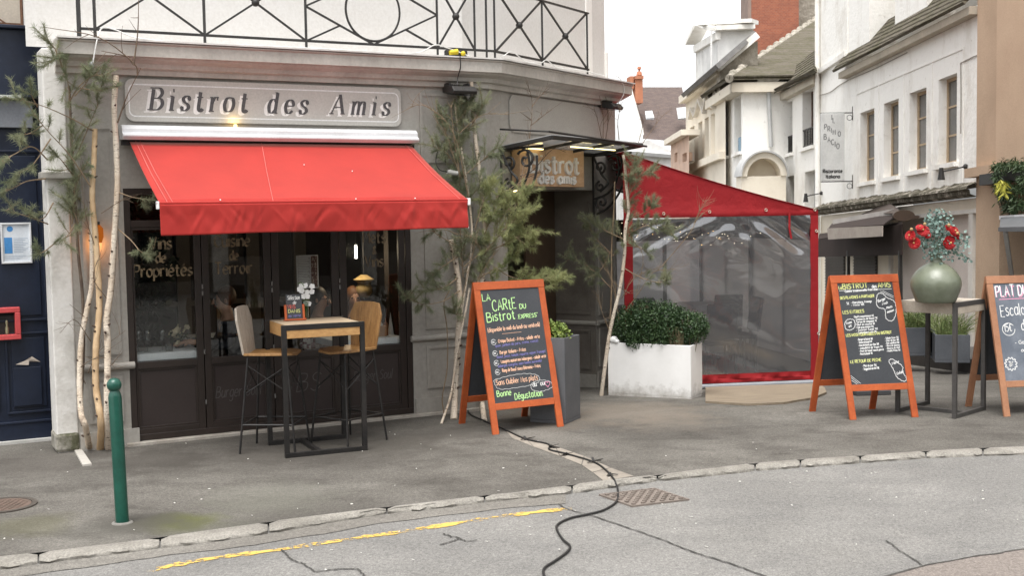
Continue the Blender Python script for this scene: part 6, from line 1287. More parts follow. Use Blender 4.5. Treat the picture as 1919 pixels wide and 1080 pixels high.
for k in range(4):
    a0, c0_, c1_ = .2+k*.5, -.35-random.random()*.5, -3.4; zz = HE-.05-.25*random.random()
    P = [FT.p(a0+.1*math.sin(v*7+k), zz-.10*math.sin(v*9)**2-.05*random.random(), c0_+(c1_-c0_)*v) for v in np.linspace(0, 1, 16)]; mbw.tube(P, .0025, 4)
    for q in P[::1]: (mbl if random.random() < .8 else mb2).ball(q-[0, 0, .012], .0042, 6, 4)
obj('wire', mbw, M['black'], t_); obj('bulb', mbl, emis('bulb_white', (1, .86, .6), 1.8), t_); obj('amber_bulb', mb2, emis('bulb_amber', (1, .55, .15), 2.6), t_)

# ---------------------------------------------------------------- inside the bistro
RM = thing('dining_room', 'dim dining room seen through the shop windows', 'room', FA.p(.4, 0, -1.5))
wallm = mat('dark_panelling', (.045, .034, .028), .7, (.03, .022, .018), 2); pal = mat('pale_wall', (.22, .19, .16), .8)
mb = MB(); mb.box(FA, -1.5, 2.1, -.02, 0, -4, -.16); obj('floor', mb, mat('wood_floor', (.07, .045, .03), .5, (.05, .032, .02), 3), RM)
mb = MB(); mb.box(FA, -1.5, 2.1, 0, 2.7, -4.1, -4); mb.box(FA, -1.6, -1.5, 0, 2.7, -4, -.28); mb.box(FA, 2.1, 2.2, 0, 2.7, -4, -.28); obj('wall', mb, wallm, RM)
obj('ceiling', MB().box(FA, -1.6, 2.2, 2.7, 2.75, -4.1, -.02), mat('dark_ceiling', (.06, .05, .045), .8), RM)
mb = MB()
for a in (-.95, .1, .95, 1.55): mb.box(FA, a, a+.16, 0, 2.6, -3.99, -3.9)
mb.box(FA, -1.49, 2.09, .9, .96, -3.99, -3.92); obj('pilaster', mb, pal, RM)
def pic(label, a, b, w_, h_, col): 
    t_ = thing('wall_picture', label, 'picture', FA.p(a, b, -3.9)); obj('frame', MB().frame4(FA, a, a+w_, b, b+h_, .02, -3.9, -3.87), M['black'], t_); obj('print', MB().box(FA, a+.02, a+w_-.02, b+.02, b+h_-.02, -3.9, -3.885), mat('print_'+str(a), col, .6, tuple(c*.3 for c in col), 6), t_)
pic('framed grey portrait print on the back wall of the dining room', -.45, 1.35, .5, .62, (.22, .21, .2)); pic('framed dark print on the back wall further right', .45, 1.4, .4, .5, (.16, .14, .12))
def in_table(label, s0_, s1_, o0, o1, z=.735):
    t_ = thing('restaurant_table', label, 'table', FA.p((s0_+s1_)/2, 0, (o0+o1)/2), 'tables inside the bistro'); obj('tabletop', MB().box(FA, s0_, s1_, z-.02, z+.045, o0, o1), mat('white_table_top', (.84, .87, .90), .5) if 'white_table_top' not in bpy.data.materials else bpy.data.materials['white_table_top'], t_, bev=.006)
    for a in (s0_+.05, s1_-.05):
        for c_ in (o0+.05, o1-.05): obj('leg', MB().bar(FA.p(a, 0, c_), FA.p(a, z, c_), .045), M['black'], t_)
in_table('white table behind the leftmost window pane with glasses', PS[0][0]-.02, PS[0][1]+.06, -.62, -.066); in_table('white table behind the rightmost window pane with sauce bottles', PS[3][0]-.12, PS[3][1]+.05, -.62, -.066)
in_table('white table further back in the dining room', -.45, .15, -1.6, -1.05)
def onp(x, y, c): return FA.px(x, y, c)
gls = glass('drinking_glass', (.86, .88, .88), 1.3)
def wine(label, p):
    t_ = tag(obj('wine_glass', MB().lathe(p, [(.032, 0), (.03, .003), (.004, .008), (.0035, .075), (.02, .095), (.032, .125), (.03, .165), (.024, .185), (.0225, .185), (.028, .165), (.03, .125), (.018, .098)], 16, False), gls, None, True), label, 'glass', 'glasses on the window table')
zt0 = .785
for lb, x, c_ in (('wine glass at the left on the window table', 276, -.22), ('wine glass beside the tumbler on the window table', 304, -.2), ('wine glass half hidden by the left window frame', 259, -.26)): p = FA.p(FA.inv(x, 640, c_)[0], zt0-.005, c_); wine(lb, p)
p = FA.p(FA.inv(317, 655, -.16)[0], zt0-.005, -.16); tag(obj('tumbler', MB().lathe(p, [(.03, 0), (.036, .075), (.033, .075), (.028, .008), (.001, .008)], 16), gls, None, True), 'short water tumbler on the left window table', 'tumbler')
p = FA.p(FA.inv(335, 640, -.4)[0], zt0-.005, -.4); t_ = thing('flower_jar', 'small jar of cream flowers on the left window table', 'flowers', p)
obj('jar', MB().lathe(p, [(.035, 0), (.04, .05), (.03, .09)], 12), mat('dark_jar', (.05, .04, .03), .4), t_, True); mb = MB()
for _ in range(16): petal_flower(mb, p+np.array([rng.normal(0, .05), rng.normal(0, .05), .13+rng.normal(0, .03)]), [rng.normal(), -1, 1], .03, 6, .3)
obj('blossom', mb, mat('cream_petal', (.6, .52, .35), .7), t_); mb = MB()
for _ in range(60): leaf(mb, p+np.array([rng.normal(0, .05), rng.normal(0, .05), .09+rng.normal(0, .03)]), rng.normal(0, 1, 3)+[0, 0, .6], rng.normal(0, 1, 3), .05, .02)
obj('leaf', mb, mat('dark_leaf', (.05, .08, .03), .6), t_)
for lb, x, c_, col in (('white sauce bottle on the right window table', 713.5, -.2, (.7, .68, .62)), ('brown sauce bottle on the right window table', 723, -.24, (.28, .13, .07))):
    p = FA.p(FA.inv(x, 620, c_)[0], zt0-.005, c_); tag(obj('sauce_bottle', MB().lathe(p, [(.024, 0), (.026, .09), (.02, .12), (.008, .135), (.004, .17)], 14), mat('sauce_'+str(x), col, .4), None, True), lb, 'bottle', 'sauce bottles')
a = FA.inv(706, 640, -.25)[0]; t_ = thing('wooden_crate', 'small wooden cutlery box on the right window table', 'box', FA.p(a, zt0, -.25)); mb = MB(); mb.box(FA, a-.07, a+.07, zt0-.004, zt0+.01, -.32, -.16); mb.frame4(Frame(FA.p(a-.07, zt0+.01, -.32), FA.U, FA.N, ZU), 0, .14, 0, .16, .012, 0, .09); obj('box', mb, mat('crate_wood', (.36, .2, .1), .6), t_)
mb = MB(); mb.lathe(FA.p(FA.inv(732, 600, -.3)[0], zt0-.005, -.3), [(.03, 0), (.001, .22)], 10); tag(obj('folded_napkin', mb, cloth), 'white cone folded napkin standing on the right window table', 'napkin')
# poster on the third pane, lamps
t_ = thing('menu_poster', 'white bordered menu poster taped inside the third window pane', 'poster', FA.px(576, 510, -.05)); a0, b1 = FA.inv(555, 479, -.05); a1, b0 = FA.inv(597.5, 540, -.05)
obj('sheet', MB().box(FA, a0, a1, b0, b1, -.052, -.049), mat('poster_white', (.62, .61, .6), .7), t_); w_, h_ = a1-a0, b1-b0
obj('menu_print', MB().box(FA, a0+.05*w_, a0+.64*w_, b0+.04*h_, b1-.03*h_, -.049, -.0484), mat('poster_grey', (.33, .32, .31), .7, (.48, .47, .46), 60, stretch=(.2, .2, 1)), t_)
obj('photo_print', MB().box(FA, a0+.66*w_, a0+.95*w_, b0+.04*h_, b1-.03*h_, -.049, -.0484), mat('poster_brown', (.12, .06, .05), .7, (.45, .36, .30), 50, (.5, .62)), t_)
mb = MB()
for k in range(18): mb.box(FA, a0+.09*w_, a0+(.5+.1*((k*5) % 3)/2)*w_, b0+(.08+.048*k)*h_, b0+(.095+.048*k)*h_, -.0484, -.048)
obj('print_lines', mb, M['ck_white'], t_)
p = FA.px(667, 472, -.9); t_ = thing('pendant_lamp', 'lit tube pendant lamp inside the bistro', 'lamp', p); obj('tube', MB().lathe(p-[0, 0, .07], [(.012, 0), (.014, .01), (.014, .13), (.01, .14)], 10), emis('lamp_white', (1, .93, .8), 2.5), t_, True); obj('cord', MB().tube([p+[0, 0, .07], p+[0, 0, 1.0]], .003, 5), M['black'], t_)
pl = bpy.data.lights.new('pendant_glow', 'POINT'); pl.energy = 6; pl.color = (1, .8, .55); pl.shadow_soft_size = .08; po = bpy.data.objects.new('pendant_glow', pl); COL.objects.link(po); po.parent = t_; po.location = tuple(FA.N*-.15)
p = FA.px(682, 540, -1.2); t_ = thing('straw_lamp', 'yellowish straw lamp shade hanging behind the rightmost pane', 'lamp shade', p); mb = MB(); mb.lathe(p-[0, 0, .1], [(.05, 0), (.085, .05), (.09, .1), (.06, .15), (.11, .19), (.03, .24)], 16, False); obj('shade', mb, mat('straw', (.42, .31, .14), .8, (.32, .22, .09), 20), t_, True, solid=.004); obj('cord', MB().tube([p+[0, 0, .14], p+[0, 0, 1.]], .003, 5), M['black'], t_)
# stool silhouettes and a dark plant-like coat stand behind the left pane
p = FA.p(-.78, 0, -1.5); t_ = thing('potted_fig', 'dark leafy pot plant standing inside behind the left pane', 'plant', p); obj('pot', MB().lathe(p, [(.14, 0), (.18, .3), (.17, .32)], 16), M['black'], t_, True); mb = MB()
for cx_, cz_, r_ in ((0, 1.9, .22), (.05, 1.5, .28), (0, 1.15, .25), (-.05, .75, .2)):
    for _ in range(240): d_ = nrm(rng.normal(0, 1, 3)); leaf(mb, p+[cx_, 0, cz_]+d_*r_*random.uniform(.5, 1), d_+rng.normal(0, .5, 3), rng.normal(0, 1, 3), .10, .06)
obj('foliage', mb, mat('fig_leaf', (.02, .03, .012), .5), t_); obj('trunk', MB().tube([p+[0, 0, .2], p+[0, 0, 1.9]], .02, 6), bark, t_)

# ---------------------------------------------------------------- guests
skin = mat('skin', (.50, .30, .21), .55, (.42, .24, .17), 8); 
def skinmesh(name, V, E, R, m_, parent, sub=2, root=0):
    me = bpy.data.meshes.new(name); o0 = ROOT[parent.name]; me.from_pydata([tuple(np.asarray(v)-o0) for v in V], E, []); me.update(); me.materials.append(m_)
    o = bpy.data.objects.new(name, me); COL.objects.link(o); o.parent = parent; ROOT[o.name] = o0
    o.modifiers.new('skin', 'SKIN').use_smooth_shade = True
    for i, r in enumerate(R):
        v = me.skin_vertices[0].data[i]; v.radius = (r, r) if not hasattr(r, '__len__') else r; v.use_root = (i == root)
    s_ = o.modifiers.new('sub', 'SUBSURF'); s_.levels = sub; s_.render_levels = sub; return o
def hand(f, w_, d, n_, V, E, R, wi):
    """palm and five bent fingers grown from wrist vertex wi; d = finger direction, n_ = palm normal"""
    d = nrm(d); n_ = nrm(n_); s_ = np.cross(d, n_)
    pi_ = len(V); V.append(w_+d*.05); R.append((.026, .013)); E.append((wi, pi_))
    for k, (off, ln) in enumerate(((-.028, .062), (-.010, .074), (.009, .070), (.026, .055))):
        b = len(V); V += [w_+d*.088+s_*off, w_+d*(.088+ln*.5)+s_*off*1.15-n_*.008, w_+d*(.088+ln)+s_*off*1.2-n_*.026]; R += [.0095, .0085, .007]; E += [(pi_, b), (b, b+1), (b+1, b+2)]
    b = len(V); V += [w_+d*.045-s_*.038-n_*.008, w_+d*.080-s_*.052-n_*.02]; R += [.011, .009]; E += [(pi_, b), (b, b+1)]
def guest(label, hip, yaw, head_c, shirt, hair_m, arms, hair_len=0, glasses=False, trousers=None):
    """seated person; yaw = facing; arms = [(elbow, wrist, finger dir)] right, left"""
    t_ = thing('person', label, 'person', hip*np.array([1, 1, 0]), 'guests inside the bistro'); f = yawframe(hip, yaw); fx, lf = f.U, f.V
    nk = head_c-ZU*.155-fx*.03; chest = hip*.35+nk*.65-ZU*.05; waist = hip*.7+nk*.3
    sR, sL = nk-ZU*.075-lf*.17, nk-ZU*.075+lf*.17
    V = [hip, waist, chest, nk-ZU*.03, nk+ZU*.035, head_c-ZU*.055+fx*.012, head_c+ZU*.02, head_c+ZU*.075-fx*.012]; E = [(0, 1), (1, 2), (2, 3), (3, 4), (4, 5), (5, 6), (6, 7)]; R = [(.155, .115), (.135, .10), (.155, .105), .075, .050, (.062, .068), (.078, .092), (.062, .075)]
    for s_, (el, wr, fd) in zip((sR, sL), arms):
        a = len(V); V += [s_, el, wr]; R += [.058, .042, .027]; E += [(2, a), (a, a+1), (a+1, a+2)]; hand(f, wr, fd, ZU*.8-fx*.2, V, E, R, a+2)
    for sg in (-1, 1):
        a = len(V); k = hip+fx*.42+lf*sg*.11; V += [hip+lf*sg*.09-ZU*.02, k, k-ZU*.42+fx*.02, k-ZU*.46+fx*.14]; R += [.085, .062, .045, .035]; E += [(0, a), (a, a+1), (a+1, a+2), (a+2, a+3)]
    body = skinmesh('body', V, E, R, skin, t_)
    # face
    mb = MB()
    for sg in (-1, 1): mb.ball(head_c+fx*.083+lf*sg*.031+ZU*.012, .011, 8, 6)
    obj('eye', mb, mat('eye_dark', (.03, .02, .015), .3) if 'eye_dark' not in bpy.data.materials else bpy.data.materials['eye_dark'], t_, True)
    mb = MB(); mb.tube([head_c+fx*.088+ZU*.012, head_c+fx*.104-ZU*.018, head_c+fx*.108-ZU*.028, head_c+fx*.088-ZU*.034], [.009, .012, .014, .009], 8)
    for sg in (-1, 1): mb.ball(head_c+lf*sg*.078-fx*.005, .026, 8, 6, (.6, .6, 1.1))
    obj('nose_and_ears', mb, skin, t_, True)
    obj('mouth', MB().tube([head_c+fx*.076-lf*.022-ZU*.058, head_c+fx*.087-ZU*.056, head_c+fx*.076+lf*.022-ZU*.058], [.004, .007, .004], 6), mat('lips', (.40, .16, .13), .5) if 'lips' not in bpy.data.materials else bpy.data.materials['lips'], t_, True)
    mb = MB(); mb.ball(head_c+ZU*.035-fx*.022, .104, 16, 10, (.90, .90, 1.0))
    if hair_len:
        for sg in (-1, 1): mb.tube([head_c+lf*sg*.08-fx*.02+ZU*.03, head_c+lf*sg*.09-fx*.03-ZU*.08, head_c+lf*sg*.085-fx*.02-ZU*hair_len], [.035, .038, .02], 8)
        mb.tube([head_c-fx*.07, head_c-fx*.08-ZU*.1, head_c-fx*.07-ZU*hair_len], [.06, .06, .03], 8)
    hb = obj('hair', mb, hair_m, t_, True)
    # clothing: torso, sleeves, trousers over the body
    V2 = [hip, waist, chest, nk-ZU*.045]; E2 = [(0, 1), (1, 2), (2, 3)]; R2 = [(.168, .128), (.148, .113), (.168, .118), .085]
    for s_, (el, wr, fd) in zip((sR, sL), arms): a = len(V2); V2 += [s_, el, wr-nrm(wr-el)*.03]; R2 += [.07, .053, .038]; E2 += [(2, a), (a, a+1), (a+1, a+2)]
    skinmesh('top', V2, E2, R2, shirt, t_)
    V3 = [hip-ZU*.03]; E3 = []; R3 = [(.165, .125)]
    for sg in (-1, 1): a = len(V3); k = hip+fx*.42+lf*sg*.11; V3 += [hip+lf*sg*.09-ZU*.02, k, k-ZU*.40+fx*.02]; R3 += [.097, .074, .058]; E3 += [(0, a), (a, a+1), (a+1, a+2)]
    skinmesh('trousers', V3, E3, R3, trousers or M['black'], t_)
    if glasses:
        mb = MB()
        for sg in (-1, 1): mb.tube([head_c+fx*.098+lf*(sg*.034+.024*math.cos(q))+ZU*(.012+.02*math.sin(q)) for q in np.linspace(0, 6.283, 14)], .003, 5, False); mb.tube([head_c+fx*.095+lf*sg*.058+ZU*.015, head_c+lf*sg*.085+ZU*.015], .003, 5)
        mb.tube([head_c+fx*.1-lf*.01+ZU*.016, head_c+fx*.1+lf*.01+ZU*.016], .003, 5); obj('spectacles', mb, M['black'], t_)
    return t_
def face(v): return math.atan2(v[1], v[0])
nv = mat('navy_jacket', (.02, .022, .032), .8); plaid = NT('plaid_shirt'); ck = plaid.n('TexChecker'); ck.inputs['Scale'].default_value = 22; plaid.l(plaid.co, ck.inputs[0]); ck.inputs[1].default_value = (.55, .52, .5, 1); ck.inputs[2].default_value = (.16, .05, .06, 1); plaid.bsdf(ck.outputs[0], .9)
hr1, hr2, hr3 = mat('auburn_hair', (.10, .045, .02), .6), mat('dark_hair', (.02, .014, .01), .6), mat('copper_hair', (.14, .06, .025), .6)
h1 = FA.px(420, 562, -.55); hip1 = h1*np.array([1, 1, 0])+FA.U*.20+ZU*.47; w1 = FA.p(FA.inv(358, 648, -.36)[0], .83, -.36); w1b = FA.p(FA.inv(352, 650, -.5)[0], .82, -.5)
P1 = guest('red haired guest in dark jacket leaning over the left window table, hands on it', hip1, face(-FA.U-FA.N*.15), h1, nv, hr1, [(h1-ZU*.42-FA.U*.02-FA.N*.22, w1b, -FA.U), (h1-ZU*.42-FA.U*.02+FA.N*.20, w1, -FA.U+FA.N*.2)])
mb = MB(); q = h1-ZU*.13+FA.U*.07; mb.slab([q-FA.N*.05+[0, 0, .02], q+FA.N*.10-[0, 0, .09], q+FA.N*.13-[0, 0, .07], q-FA.N*.02+[0, 0, .05]], .012); obj('collar', mb, cloth, P1)
h2 = FA.px(600, 562, -1.0); hip2 = h2*np.array([1, 1, 0])-FA.U*.02-FA.N*.1+ZU*.47
guest('dark haired guest with spectacles and checked shirt behind the third pane', hip2, face(FA.U*.75+FA.N*.65), h2, plaid.m, hr2, [(h2-ZU*.46+FA.U*.12+FA.N*.25, h2-ZU*.40+FA.U*.30+FA.N*.10, FA.U), (h2-ZU*.46-FA.U*.24+FA.N*.08, h2-ZU*.44+FA.U*.05+FA.N*.30, FA.U)], 0, True)
h3 = FA.px(663, 560, -1.25); hip3 = h3*np.array([1, 1, 0])-FA.N*.12+ZU*.47
guest('long haired guest facing the street behind the rightmost pane, hand at the mouth', hip3, face(FA.N-FA.U*.2), h3, nv, hr3, [(h3-ZU*.36-FA.U*.20+FA.N*.14, h3-ZU*.16+FA.N*.10-FA.U*.03, ZU+FA.U*.2), (h3-ZU*.46+FA.U*.20+FA.N*.1, h3-ZU*.47+FA.U*.02+FA.N*.3, FA.N)], .24)
# ---------------------------------------------------------------- buildings down the side street
dS = ray(900, 480); dS = dS/dS[1]
OS = CAM+ray(1838, 388)*17/ray(1838, 388)[1]
class SF_(Frame): pass
FSt = Frame(OS, dS, ZU, nrm(np.array([-1, dS[0], 0])))        # U runs away down the street, N faces the street
def sI_(x, y, c=0.): return FSt.inv(x, y, c)
oldw = NT('old_white_render'); stn = oldw.ramp(oldw.noise(1.3, 7, .7, oldw.mapping((1, 1, .45))), [(.50, 0.), (.72, 1.)]); c = oldw.mix(stn, (.88, .86, .81), (.66, .62, .55)); c = oldw.mix(oldw.ramp(oldw.noise(9, 6, .75), [(.60, 0.), (.70, .55)]), c, (.46, .41, .35)); oldw.bsdf(c, .9); oldw.bump(oldw.noise(12, 6), .01)
cream_w = mat('cream_render', (.80, .73, .61), .9, (.66, .59, .48), .8, (.45, .75)); peach_d = mat('tan_render', (.50, .36, .25), .9, (.42, .30, .205), 1.2, (.4, .7)); peach = mat('peach_render', (.56, .41, .285), .9, (.50, .355, .245), 1.2); moss = NT('mossy_tile')
wv = moss.n('TexWave', wave_type='BANDS', bands_direction='Z'); wv.inputs['Scale'].default_value = 3.2; wv.inputs['Distortion'].default_value = 1.5; moss.l(moss.co, wv.inputs[0])
c = moss.mix(moss.ramp(moss.noise(2.5, 7, .75), [(.38, 0.), (.62, 1.)]), (.14, .122, .098), (.098, .09, .058)); c = moss.mix(.45, c, moss.ramp(moss.noise(18, 4, .8), [(.3, .15), (.7, .85)]), 'OVERLAY'); moss.bsdf(c, .95, 0, .1); moss.bump(wv.outputs[0], .05); moss = moss.m
slate_r = mat('brown_tile_roof', (.135, .10, .085), .9, (.085, .065, .06), 3, (.3, .7), .03, 14, stretch=(1, 1, 3))
brick = NT('red_brick'); bt_ = brick.n('TexBrick'); brick.l(brick.mapping((1, 1, 1)), bt_.inputs[0]); bt_.inputs['Scale'].default_value = 5; bt_.inputs['Color1'].default_value = (.36, .12, .065, 1); bt_.inputs['Color2'].default_value = (.27, .085, .05, 1); bt_.inputs['Mortar'].default_value = (.30, .18, .13, 1); bt_.inputs['Mortar Size'].default_value = .015
rt_ = brick.n('VectorRotate', rotation_type='X_AXIS') if False else None
brick.bsdf(brick.mix(brick.ramp(brick.noise(3, 5), [(.4, 0.), (.7, .5)]), bt_.outputs[0], (.22, .09, .06)), .9)
cmb = brick.n('CombineXYZ'); sp_ = brick.n('SeparateXYZ'); brick.l(brick.co, sp_.inputs[0]); adx = brick.n('Math', operation='ADD'); brick.l(sp_.outputs[0], adx.inputs[0]); brick.l(sp_.outputs[1], adx.inputs[1]); brick.l(adx.outputs[0], cmb.inputs[0]); brick.l(sp_.outputs[2], cmb.inputs[1]); brick.l(cmb.outputs[0], bt_.inputs[0]); brick = brick.m
rubble = mat('rubble_stone', (.40, .36, .30), .95, (.27, .24, .19), 4, (.35, .65), .05, 7); fm = mat('window_frame_tan', (.50, .38, .25), .7); dglass = mat('dark_window_glass', (.10, .10, .095), .12, (.16, .155, .145), 1.5, spec=.6); wfm = mat('white_frame', (.66, .65, .62), .6); lead = mat('zinc_roof', (.50, .50, .49), .5, (.40, .40, .39), 2)
def win(fr, h, parent, frame_m, c=-.22, bars=1, sill=True, glass_m=None, rail_=False):
    a0, a1, b0, b1 = h; w_ = .05; mb = MB(); mb.frame4(fr, a0, a1, b0, b1, w_, c-.04, c)
    for k in range(bars): z = b0+(b1-b0)*(k+1)/(bars+1); mb.box(fr, a0+w_, a1-w_, z-.014, z+.014, c-.035, c-.005)
    f_ = obj('window', mb, frame_m, parent); obj('pane', MB().box(fr, a0+w_, a1-w_, b0+w_, b1-w_, c-.03, c-.02), glass_m or dglass, f_)
    if sill: obj('sill', MB().box(fr, a0-.08, a1+.08, b0-.07, b0, -.05, .07), oldw.m, f_)
    if rail_:
        mb = MB(); mb.box(fr, a0, a1, b0+.38, b0+.41, -.04, -.01); mb.box(fr, a0, a1, b0+.03, b0+.05, -.04, -.01)
        for k in range(7): q = a0+(a1-a0)*(k+.5)/7; mb.box(fr, q-.012, q+.012, b0+.05, b0+.38, -.035, -.015)
        obj('guard_rail', mb, M['black'], f_)
def hole(x0, x1, yt, yb, c=0.):     # x0 = left (far) edge, x1 = right (near) edge; y's at the near edge
    s1_, zt_0 = sI_(x1, yt, c); _, zb_0 = sI_(x1, yb, c); s0_, _ = sI_(x0, yb, c); return (s1_, s0_, zb_0, zt_0)
# --- white restaurant building
WB = thing('white_building', 'old white rendered building with four tall narrow windows and a mossy eave', 'building', FSt.p(3, -2))
sFar = sI_(1536, 300)[0]; zEv = sI_(1700, 74)[1]; zT = 9.5
H4 = [hole(1612, 1638.5, 202, 338), hole(1656, 1684, 184, 329), hole(1704, 1736, 163, 316), hole(1758, 1793.5, 136, 303)]
zE = (sI_(1800, 25)[1]+sI_(1640, 112)[1])/2; sE0, sE1 = .05, sI_(1588, 138)[0]
zLed = (sI_(1560, 388)[1]+sI_(1800, 358)[1])/2
obj('facade_wall', MB().wall(FSt, 0, sFar, zLed, zE, H4, 0, .34), oldw.m, WB)
mb = MB(); mb.add([FSt.p(sE1, zE, 0), FSt.p(sFar, zE, 0), FSt.p(sFar, zT, 0), FSt.p(sE1, zT, 0)], [(0, 1, 2, 3)]); mb.add([FSt.p(sE1, zE, 0), FSt.p(sE1, zT, 0), FSt.p(sE1, zT, -5), FSt.p(sE1, zE, -5)], [(0, 1, 2, 3)]); obj('tall_wall', mb, oldw.m, WB)
mb = MB(); mb.add([FSt.p(sE0, zE+.02, .22), FSt.p(sE1+.15, zE+.02, .22), FSt.p(sE1, zE+.72, -.40), FSt.p(sE0, zE+.72, -.40)], [(0, 1, 2, 3)]); obj('mossy_eave', mb, moss, WB, solid=.05)
mb = MB(); mb.box(FSt, sE0, sE1+.05, zE-.12, zE-.005, .001, .16); obj('eave_board', mb, mat('tan_soffit', (.50, .44, .35), .9), WB)
mb = MB(); mb.add([FSt.p(0, zE+.3, -.56), FSt.p(sE1, zE+.3, -.56), FSt.p(sE1, zT, -.56), FSt.p(0, zT, -.56)], [(0, 1, 2, 3)]); mb.box(FSt, sE1*.38, sE1*.62, zE+.3, zT, -.555, -.1); mb.box(FSt, sE1*.80, sE1-.01, zE+.3, zT, -.555, -.02); obj('attic_wall', mb, oldw.m, WB)
for h in H4: win(FSt, h, WB, fm, -.13, 2)
mb = MB(); mb.tube([FSt.p(sFar-.05, -2.5, .06), FSt.p(sFar-.05, zT, .06)], .05, 8); obj('downpipe', mb, oldw.m, WB, 40)
a_, b_ = sI_(1536, 135), sI_(1590, 95); mb = MB(); mb.bar(FSt.p(sFar, sI_(1540, 133)[1], .03), FSt.p(sE1, sI_(1588, 100)[1], .03), .06, .10); obj('string_course', mb, oldw.m, WB)
for dz in (.24, .33): pass
mb = MB()                                                                   # fine vertical bands and mouldings between the windows
for x in (1647, 1694, 1747, 1805): s_ = sI_(x, 250)[0]; mb.box(FSt, s_-.012, s_+.012, zLed+.1, zLed+2.05, .001, .012)
mb.box(FSt, sI_(1805, 250)[0], sI_(1606, 250)[0], zLed+2.05, zLed+2.08, .001, .014); obj('render_line', mb, oldw.m, WB)
mb = MB(); nn = 60                                                        # crumbling mossy ledge
for i in range(nn+1):
    s_ = sFar*i/nn; r1, r2, r3 = [random.uniform(-.012, .012) for _ in range(3)]
    for (c_, z_) in ((0, .10+r1*2), (.03, .08+r2*2), (.10+r3, .05+r1), (.19+r1, .02+r2*.5), (.20, -.02), (.16, -.03), (.15, -.09), (.05, -.13)): mb.v.append(tuple(FSt.p(s_, zLed+z_, c_+.002)))
mb.f += [(i*8+k, i*8+k+1, (i+1)*8+k+1, (i+1)*8+k) for i in range(nn) for k in range(7)]
crum = NT('mossy_ledge'); c = crum.mix(crum.ramp(crum.noise(5, 7, .8), [(.36, 0.), (.50, 1.)]), (.50, .45, .38), (.085, .075, .05)); crum.bsdf(c, .95); crum.bump(crum.noise(10, 6, .7), .04); obj('ledge', mb, crum.m, WB)
mb = MB(); zsh = zLed-.14
sP = sI_(1672, 500)[0]; sQ = sI_(1822, 500)[0]
mb.wall(FSt, 0, sFar, -3, zsh, [(sQ+.05, sP, -3, zsh-.22)], -.02, .08); obj('shop_wall', mb, cream_w, WB)
mb = MB(); mb.box(FSt, sQ+.05, sP, -3, zsh-.22, -.12, -.10); zz = sI_(1750, 438)[1]; mb.box(FSt, sQ+.05, sP, zz-.02, zz+.02, -.10, -.06); obj('boarded_panel', mb, mat('pale_pink_board', (.62, .55, .50), .8, (.56, .49, .44), 2), WB)
mb = MB(); mb.box(FSt, sQ-.1, sQ+.05, -3, zsh-.2, -.02, .04); mb.box(FSt, sP, sP+.1, -3, zsh-.2, -.02, .03); mb.box(FSt, 0, sP, zsh-.22, zsh-.16, .0, .05); obj('pilaster', mb, mat('white_pilaster', (.68, .64, .58), .8), WB)
for lb, x0_, x1_ in (('a', 1547, 1583), ('b', 1600, 1643)):
    h = hole(x0_, x1_, 478, 620); mb = MB(); mb.box(FSt, h[0], h[1], h[2], h[3], -.018, .0)
    for k in range(24): z_ = h[2]+(h[3]-h[2])*k/24; mb.box(FSt, h[0]+.02, h[1]-.02, z_, z_+.03, .0, .02)
    obj('shutter', mb, mat('dark_shutter', (.05, .042, .036), .6) if 'dark_shutter' not in bpy.data.materials else bpy.data.materials['dark_shutter'], WB)
for pts in (((1537, 178), (1556, 172), (1572, 160), (1592, 149), (1640, 128), (1700, 98)), ((1800, 118), (1822, 107), (1832, 103)), ((1800, 250), (1801, 180), (1800, 118))): obj('facade_cable', MB().tube(smoothpts([FSt.px(x, y, .012) for x, y in pts], 5), .008, 5), mat('grey_cable', (.35, .32, .28), .8) if 'grey_cable' not in bpy.data.materials else bpy.data.materials['grey_cable'], WB)
# hanging sign of the restaurant
sB = sI_(1598, 270)[0]; pS = FSt.p(sB, 0, 0); HS = Frame(pS, -FSt.N, ZU)     # plane across the street direction, U to the right, N facing us
t_ = thing('hanging_sign', 'tall white hanging sign reading Il Primo Bacio Ristorante Italiana', 'sign', pS+ZU*2.5)
a0, b1 = HS.inv(1538, 212); a1, b0 = HS.inv(1582, 338)
obj('panel', MB().box(HS, a0, a1, b0, b1, -.03, .03), mat('sign_white', (.62, .62, .60), .5), t_, bev=.006)
mb = MB()
for z_ in (b1+.0, b0-.02): mb.bar(HS.p(a0, z_, 0), HS.p(.02, z_+.0, 0), .02); mb.bar(HS.p(-.0, z_+.12, 0), HS.p(.0, z_-.14, 0), .02); mb.tube([HS.p(-.06+.05*math.cos(q), z_-.09+.05*math.sin(q), 0) for q in np.linspace(0, 6.28, 12)], .006, 5, False)
obj('bracket', mb, M['black'], t_); w_, h_ = a1-a0, b1-b0; mb = MB()
def hsw(tx, x, y, sz, wd, sl=0.): write(mb, HS, tx, a0+x*w_, b1-y*h_, sz*1.2*h_, .009, .0315, width=wd*w_, slope=sl)
hsw('I', .44, .10, .06, .05); hsw('L', .50, .145, .06, .12)
for tx, x, y in (('P', .14, .24), ('R', .28, .27), ('I', .42, .295), ('M', .50, .32), ('O', .72, .345)): hsw(tx, x, y, .06, .05 if tx == 'I' else .13)
for tx, x, y in (('B', .12, .39), ('A', .28, .43), ('C', .43, .47), ('I', .58, .50), ('O', .66, .53)): hsw(tx, x, y, .065, .05 if tx == 'I' else .14)
obj('lettering', mb, mat('sign_grey', (.20, .20, .20), .6), t_); mb = MB(); write(mb, HS, 'Ristorante', a0+.08*w_, b0+.115*h_, .05*h_, .010, .0315, width=.84*w_); write(mb, HS, 'Italiana', a0+.2*w_, b0+.035*h_, .05*h_, .010, .0315, width=.62*w_); obj('small_lettering', mb, mat('sign_black', (.05, .05, .05), .6), t_)
